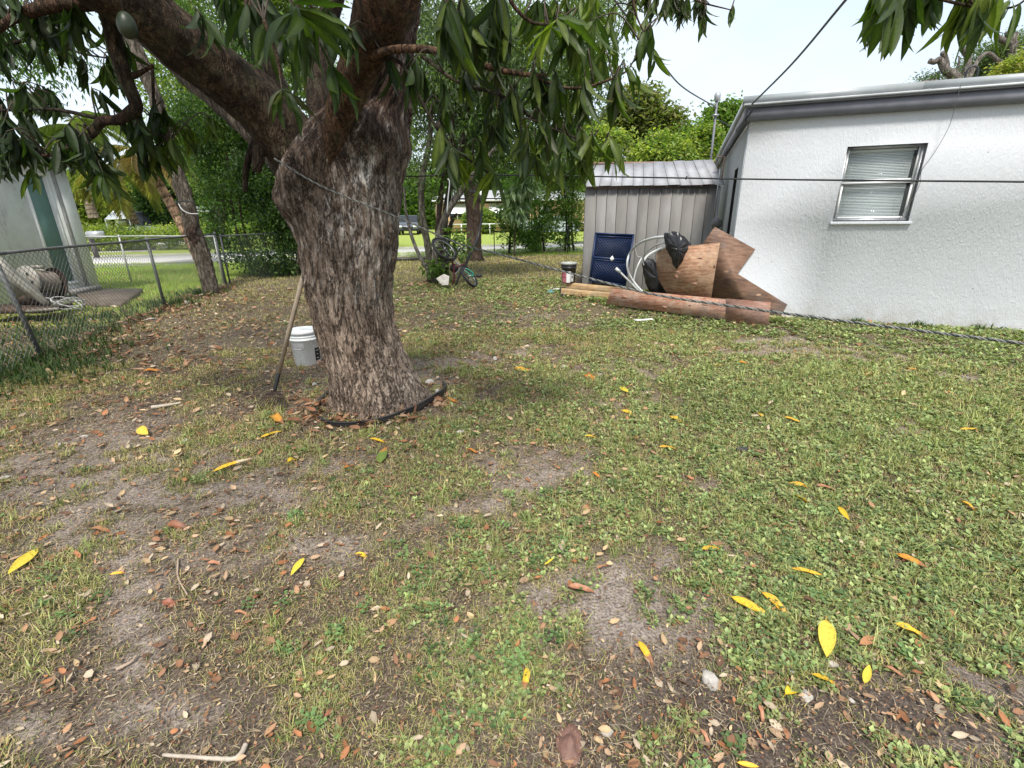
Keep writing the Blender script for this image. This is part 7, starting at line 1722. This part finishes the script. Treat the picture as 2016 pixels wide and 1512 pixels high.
# (base px, tip px, kind, label)
FLV = [((1438, 1180), (1502, 1212), 'y', 'arched golden yellow leaf near the lower right, left of its twisted twin'), ((1498, 1172), (1556, 1216), 'yc', 'twisted orange-yellow leaf with brown edge, right of the arched golden one'),
 ((1625, 1228), (1624, 1296), 'yw', 'broad flat pale yellow leaf pointing to the camera with a brown tip'), ((1556, 1124), (1612, 1136), 'y', 'yellow leaf with brown tip in dense weeds, above the broad flat one'),
 ((1762, 1094), (1818, 1116), 'o', 'orange leaf with a dark stalk end in the weeds at right'), ((1756, 1234), (1836, 1262), 'yb', 'long leaf half brown half yellow curling at the lower right'),
 ((1594, 1332), (1662, 1352), 'yb', 'pale yellow curved leaf with thin brown tail, beside a white stone'), ((1545, 1372), (1580, 1340), 'yc', 'narrow ochre curled leaf beside the triangular white stone'), ((1700, 1352), (1708, 1322), 'yw', 'small pale yellow leaf upright in bare soil at lower right'),
 ((1038, 1318), (1036, 1358), 'yb', 'small yellow leaf with orange end, bottom centre'), ((1256, 1268), (1282, 1306), 'yb', 'yellow leaf turning brown, partly buried, right of bottom centre'), ((1450, 1505), (1478, 1512), 'y', 'yellow leaf cut by the bottom edge of the view'),
 ((78, 1088), (30, 1136), 'yw', 'large flat yellow leaf at the left edge of the yard'), ((600, 1106), (578, 1138), 'yw', 'short bright yellow leaf left of centre, on grass'), ((418, 934), (504, 906), 'w', 'long yellow leaf with a curled white tail on bare soil'),
 ((566, 912), (600, 888), 'yc', 'thin curved yellow leaf between the edging and the long white-tailed one'), ((512, 866), (552, 852), 'y', 'bright yellow leaf just left of the black edging'), ((536, 824), (564, 846), 'o', 'orange-yellow leaf folded upright beside the black edging'),
 ((274, 850), (292, 866), 'yw', 'small crumpled yellow leaf on the soil at left'), ((282, 734), (316, 732), 'o', 'orange leaf lying far back on the left'), ((268, 1250 - 400), (272, 852), None, ''),
 ((1552, 954), (1606, 960), 'y', 'golden leaf lying end to end with a white dry leaf in the right weeds'), ((1604, 958), (1646, 966), 'b', 'bleached dry leaf lying end to end with the golden one'), ((1562, 978), (1612, 998), 'yb', 'brown and orange leaf just below the golden one in the weeds'),
 ((1650, 1000), (1666, 1022), 'y', 'small upright golden leaf in the right weeds'), ((1888, 990), (1930, 1012), 'yc', 'bent yellow leaf near the right edge'), ((1380, 1086), (1418, 1080), 'y', 'thin yellow leaf over brown ones, right of centre'),
 ((1542, 824), (1572, 834), 'y', 'yellow leaf in the right middle weeds, right of two'), ((1490, 816), (1512, 828), 'yc', 'slim yellow-white leaf in the right middle weeds, left of two'), ((1318, 820), (1350, 834), 'yb', 'yellow leaf with brown tip near the middle of the yard'),
 ((1804, 804), (1832, 816), 'y', 'yellow leaf below the bare patch at right'), ((1888, 850), (1922, 850), 'y', 'yellow leaf low at far right behind the weeds'), ((1780, 730), (1810, 732), 'o', 'pair-like orange leaf on the far grass at right'), ((1858, 776), (1876, 782), 'o', 'small orange leaf at far right middle distance'),
 ((1012, 728), (1046, 734), 'y', 'yellow leaf lying by the green patch right of the trunk'), ((1150, 742), (1172, 754), 'o', 'crumpled orange leaf in the middle distance'), ((1220, 766), (1234, 778), 'yw', 'pale yellow leaf in the middle distance, upper of a pair'), ((1222, 786), (1240, 782), 'b', 'tan leaf, lower of the pale pair in the middle distance'),
 ((1222, 812), (1254, 820), 'yb', 'yellow and brown leaf below the pale pair'), ((918, 892), (940, 898), 'o', 'orange-yellow leaf right of the edging'), ((728, 870), (754, 876), 'y', 'yellow leaf in front of the black edging'), ((750, 918), (757, 894), 'g', 'fresh green leaf fallen on the soil in front of the trunk'),
 ((676, 928), (700, 918), 'o', 'orange leaf left of the fallen green one'), ((872, 796), (902, 800), 'o', 'orange leaf touching the right end of the edging'), ((1150, 866), (1180, 864), 'yc', 'greenish yellow leaf flat in the centre grass'), ((1296, 884), (1332, 882), 'y', 'thin yellow leaf in the grass right of centre'), ((1166, 934), (1180, 944), 'o', 'dark orange leaf in a grass tuft, centre'),
 ((700, 1098), (736, 1100), 'yc', 'dull yellow leaf in the centre-left grass'), ((1072, 1118), (1084, 1110), 'yw', 'tiny bright yellow leaf near the centre'), ((220, 1142), (246, 1136), 'yc', 'greenish yellow curled leaf in grass at left'), ((1118, 1160), (1166, 1168), 'b', 'long dull olive-brown leaf lying on bare sand, centre'),
 ((1228, 750 - 60), (1236, 692), None, ''), ((1700, 744), (1724, 740), 'o', 'orange leaf on the far right grass, left of a pair'), ((1452, 718), (1470, 722), 'o', 'orange leaf far back before the plywood'), ((1404, 726), (1420, 726), 'yw', 'pale yellow leaf far back beside the orange one'),
 ((410, 1118), (442, 1116), 'b', 'tan dry leaf on sand at left centre'), ((180, 1046), (218, 1048), 'b', 'brown leaf in the left grass'), ((462, 1216), (494, 1212), 'b', 'tan leaf at lower left of centre'), ((500, 1190), (520, 1170), 'r', 'rusty leaf in grass at lower left'), ((322, 1196), (356, 1200), 'r', 'rust-coloured leaf beside green clover at left'),
 ((1174, 1124), (1196, 1114), 'b', 'tan leaf standing at the edge of the sand patch'), ((1862, 1200), (1882, 1220), 'b', 'pinkish tan leaf in the right weeds'), ((1740, 1318), (1762, 1330), 'b', 'pale tan triangular leaf on soil at lower right'), ((1492, 1390), (1504, 1414), 'b', 'orange-tan leaf on dark soil at lower right'),
 ((1690, 1276), (1726, 1262), 'b', 'folded brown leaf right of the broad yellow one'), ((1712, 1122), (1738, 1116), 'r', 'reddish brown leaf in the right weeds'), ((640, 1420), (664, 1400), 'r', 'rusty leaf near the bottom, left of centre'), ((1378, 1440), (1392, 1460), 'b', 'tan leaf on dark soil near the bottom'), ((330, 1090 - 50), (366, 1044), 'r', 'dark rusty leaf clump on the left soil')]
for k_, (a, t_, kd, lab) in enumerate(FLV):
    if kd is None: continue
    A_ = gp(*a); B_ = gp(*t_); d_ = B_ - A_; d_[2] = 0; L_ = float(np.linalg.norm(d_)) * 1.15
    L_ = min(max(L_, .06), .24) if np.hypot(*A_[:2]) < 6 else min(max(L_, .10), .24)
    D_ = d_ / (np.linalg.norm(d_) + 1e-6); D_[2] = .10
    up = UPZ + RNG.normal(size=3) * .22; R3 = frames(D_[None], up[None])[0]
    o = bpy.data.objects.new('fallen_leaf', FMV[kd][k_ % 4]); COL.objects.link(o); M4 = Matrix.Identity(4)
    for r_ in range(3):
        for c_ in range(3): M4[c_][r_] = float(R3[r_][c_] * L_ * (1.18 if r_ == 0 else 1))
    M4[0][3], M4[1][3], M4[2][3] = float(A_[0]), float(A_[1]), float(hgt(A_[0], A_[1])) + .022
    o.matrix_world = M4; tag(o, lab, 'leaf', 'large fallen mango leaves on the yard')

# stones, sticks and scraps
ST = [((1398, 1340), (.085, .06, .04), 1, 'knobbly white stone at the lower right beside brown leaves', 0), ((1588, 1370), (.06, .045, .018), 2, 'flat triangular white stone chip at lower right', 0), ((1196, 1434), (.045, .04, .016), 3, 'square white stone chip near the bottom centre', 0), ((1640, 1306), (.05, .03, .018), 4, 'pale stone just below the broad yellow leaf', 0),
 ((1560, 1320), (.022, .025, .012), 5, 'small white pebble left of the pale stone', 0), ((1678, 1378), (.018, .025, .012), 6, 'tiny white pebble on dark soil at lower right', 0), ((846, 762), (.10, .08, .07), 7, 'white chunk of stone on the trunk flare at the edging', 0), ((862, 778), (.10, .05, .035), 8, 'flat tan stone inside the right end of the edging', 0),
 ((620, 762), (.06, .05, .05), 9, 'white pebble on the soil between rake and trunk', 0), ((116, 880), (.10, .05, .025), 10, 'long pale stone on the soil at left', 0), ((168, 862), (.06, .04, .02), 11, 'pale stone chip behind the long one at left', 0), ((366, 870), (.07, .05, .02), 12, 'pale stone chip beside a small yellow leaf at left', 0), ((8, 944), (.07, .05, .02), 13, 'pale stone at the left edge of the view', 0),
 ((908, 856), (.05, .07, .03), 14, 'upright white plastic scrap in front of the tree', 0), ((1112, 722), (.09, .07, .03), 15, 'white scrap on the grass in the middle distance', 0), ((1408, 702), (.12, .06, .03), 16, 'flat white scrap on the far grass', 0), ((1450, 1086), (.05, .04, .012), 17, 'flat dark slate chip right of centre', 1), ((1460, 884), (.10, .09, .04), 18, 'small dark clod in the green weeds', 1),
 ((1268, 632), (.2, .09, .04), 19, 'pale stone on the grass in front of the red plywood board', 0), ((1505 - 5, 1202), (.03, .02, .012), 20, 'white chip among leaves beside the twisted leaf', 0), ((975, 705), (.12, .07, .03), 21, 'pale stone in the bare patch behind the trunk', 0), ((1090, 1250), (.07, .055, .02), 22, 'dark hollow clod of earth bottom centre', 3),
 ((368, 598), (.22, .14, .08), 23, 'white stone at the foot of the leaning tree', 0), ((296, 630), (.18, .1, .06), 24, 'pale stone in the dead leaves by the fence post', 0), ((1100, 495), (.5, .3, .16), 25, 'pale stone at the back fence under the shrubs', 0), ((45, 944), (.07, .05, .02), 26, 'reddish brick chip at the left edge', 2)]
M_CLOD = simple('earth_clod', (.09, .065, .05), (.05, .036, .03), 60, .95, bump=.8)
M_BRICKC = simple('brick_chip', (.26, .12, .10), None, 30, .9)
for p, sz, sd_, lab, dk_ in ST: rock('stone', lab, gp(*p), sz, sd_, (M_STONE, M_STONED, M_BRICKC, M_CLOD)[dk_], cat='stone')
M_STICK = simple('pale_stick', (.42, .32, .24), (.30, .22, .16), 25, .8, bump=.3); M_STICKW = simple('peeled_stick', (.48, .42, .34), (.36, .3, .24), 30, .7)
def stick(lab, pts, r, mt):
    P = np.array([gp(*p) for p in pts]); P[:, 2] = hgt(P[:, 0], P[:, 1]) + r + .008
    S = smooth_path(P, 24); o = MB().tube(S, np.linspace(r, r * .6, len(S)), 7, rough=.15).build('stick', mt, loc=S[0], smooth=True); tag(o, lab, 'stick')
stick('curved brown twig lying on the sand at left centre', [(353, 1108), (352, 1138), (358, 1156), (371, 1178)], .0045, M_STICK)
stick('peeled pale stick with a hooked end at the bottom left', [(486, 1474), (478, 1490), (462, 1503), (420, 1503), (372, 1500), (325, 1497)], .008, M_STICKW)
stick('white peeled stick lying on the soil left of the rake', [(300, 808), (330, 804), (358, 799)], .016, M_STICKW)
stick('thin twig in the soil left of the long yellow leaf', [(300, 968), (330, 955), (352, 938), (362, 930)], .003, M_STICK)
stick('short twig among dead leaves under the rake', [(578, 776), (590, 785), (602, 788)], .006, M_STICK)
stick('brown stick in the left grass near the bottom', [(232, 1328), (262, 1312), (272, 1300)], .006, M_STICK)
# crumpled brown scrap at bottom centre
def scrap(c, s, seed):
    r_ = np.random.default_rng(seed); n_ = 16; u = np.linspace(-1, 1, n_); U_, V_ = np.meshgrid(u, u); r2 = np.sqrt(U_ ** 2 + V_ ** 2)
    z = .30 * np.abs(fbm(U_ * 1.6 + 5, V_ * 1.6, 3) - .5) * 4 * s - .02 * r2 + .02; k = np.clip(1.25 - .35 * fbm(U_ * 2, V_ * 2, 2) * r2, .5, 1.2)
    V = np.stack([c[0] + U_ * s * k * .62, c[1] + V_ * s * k, float(hgt(c[0], c[1])) + z], -1).reshape(-1, 3); i, j = np.meshgrid(np.arange(n_ - 1), np.arange(n_ - 1), indexing='ij')
    F = np.stack([i * n_ + j, i * n_ + j + 1, (i + 1) * n_ + j + 1, (i + 1) * n_ + j], -1).reshape(-1, 4); keep = ((U_ ** 2 + V_ ** 2) < .95 + .3 * fbm(U_ * 3, V_ * 3, 2)).ravel(); F = F[keep[F].all(1)]
    return V, F
V, F = scrap(gp(1122, 1462), .060, 4)
o = MB().add(V, F).build('crumpled_scrap', simple('brown_hide', (.22, .12, .09), (.13, .07, .055), 25, .6, bump=.6), loc=gp(1122, 1462), smooth=True); tag(o, 'crumpled brown leathery scrap half buried at the bottom centre', 'rubbish')
print(CNT, sum(c[1] for c in CNT))
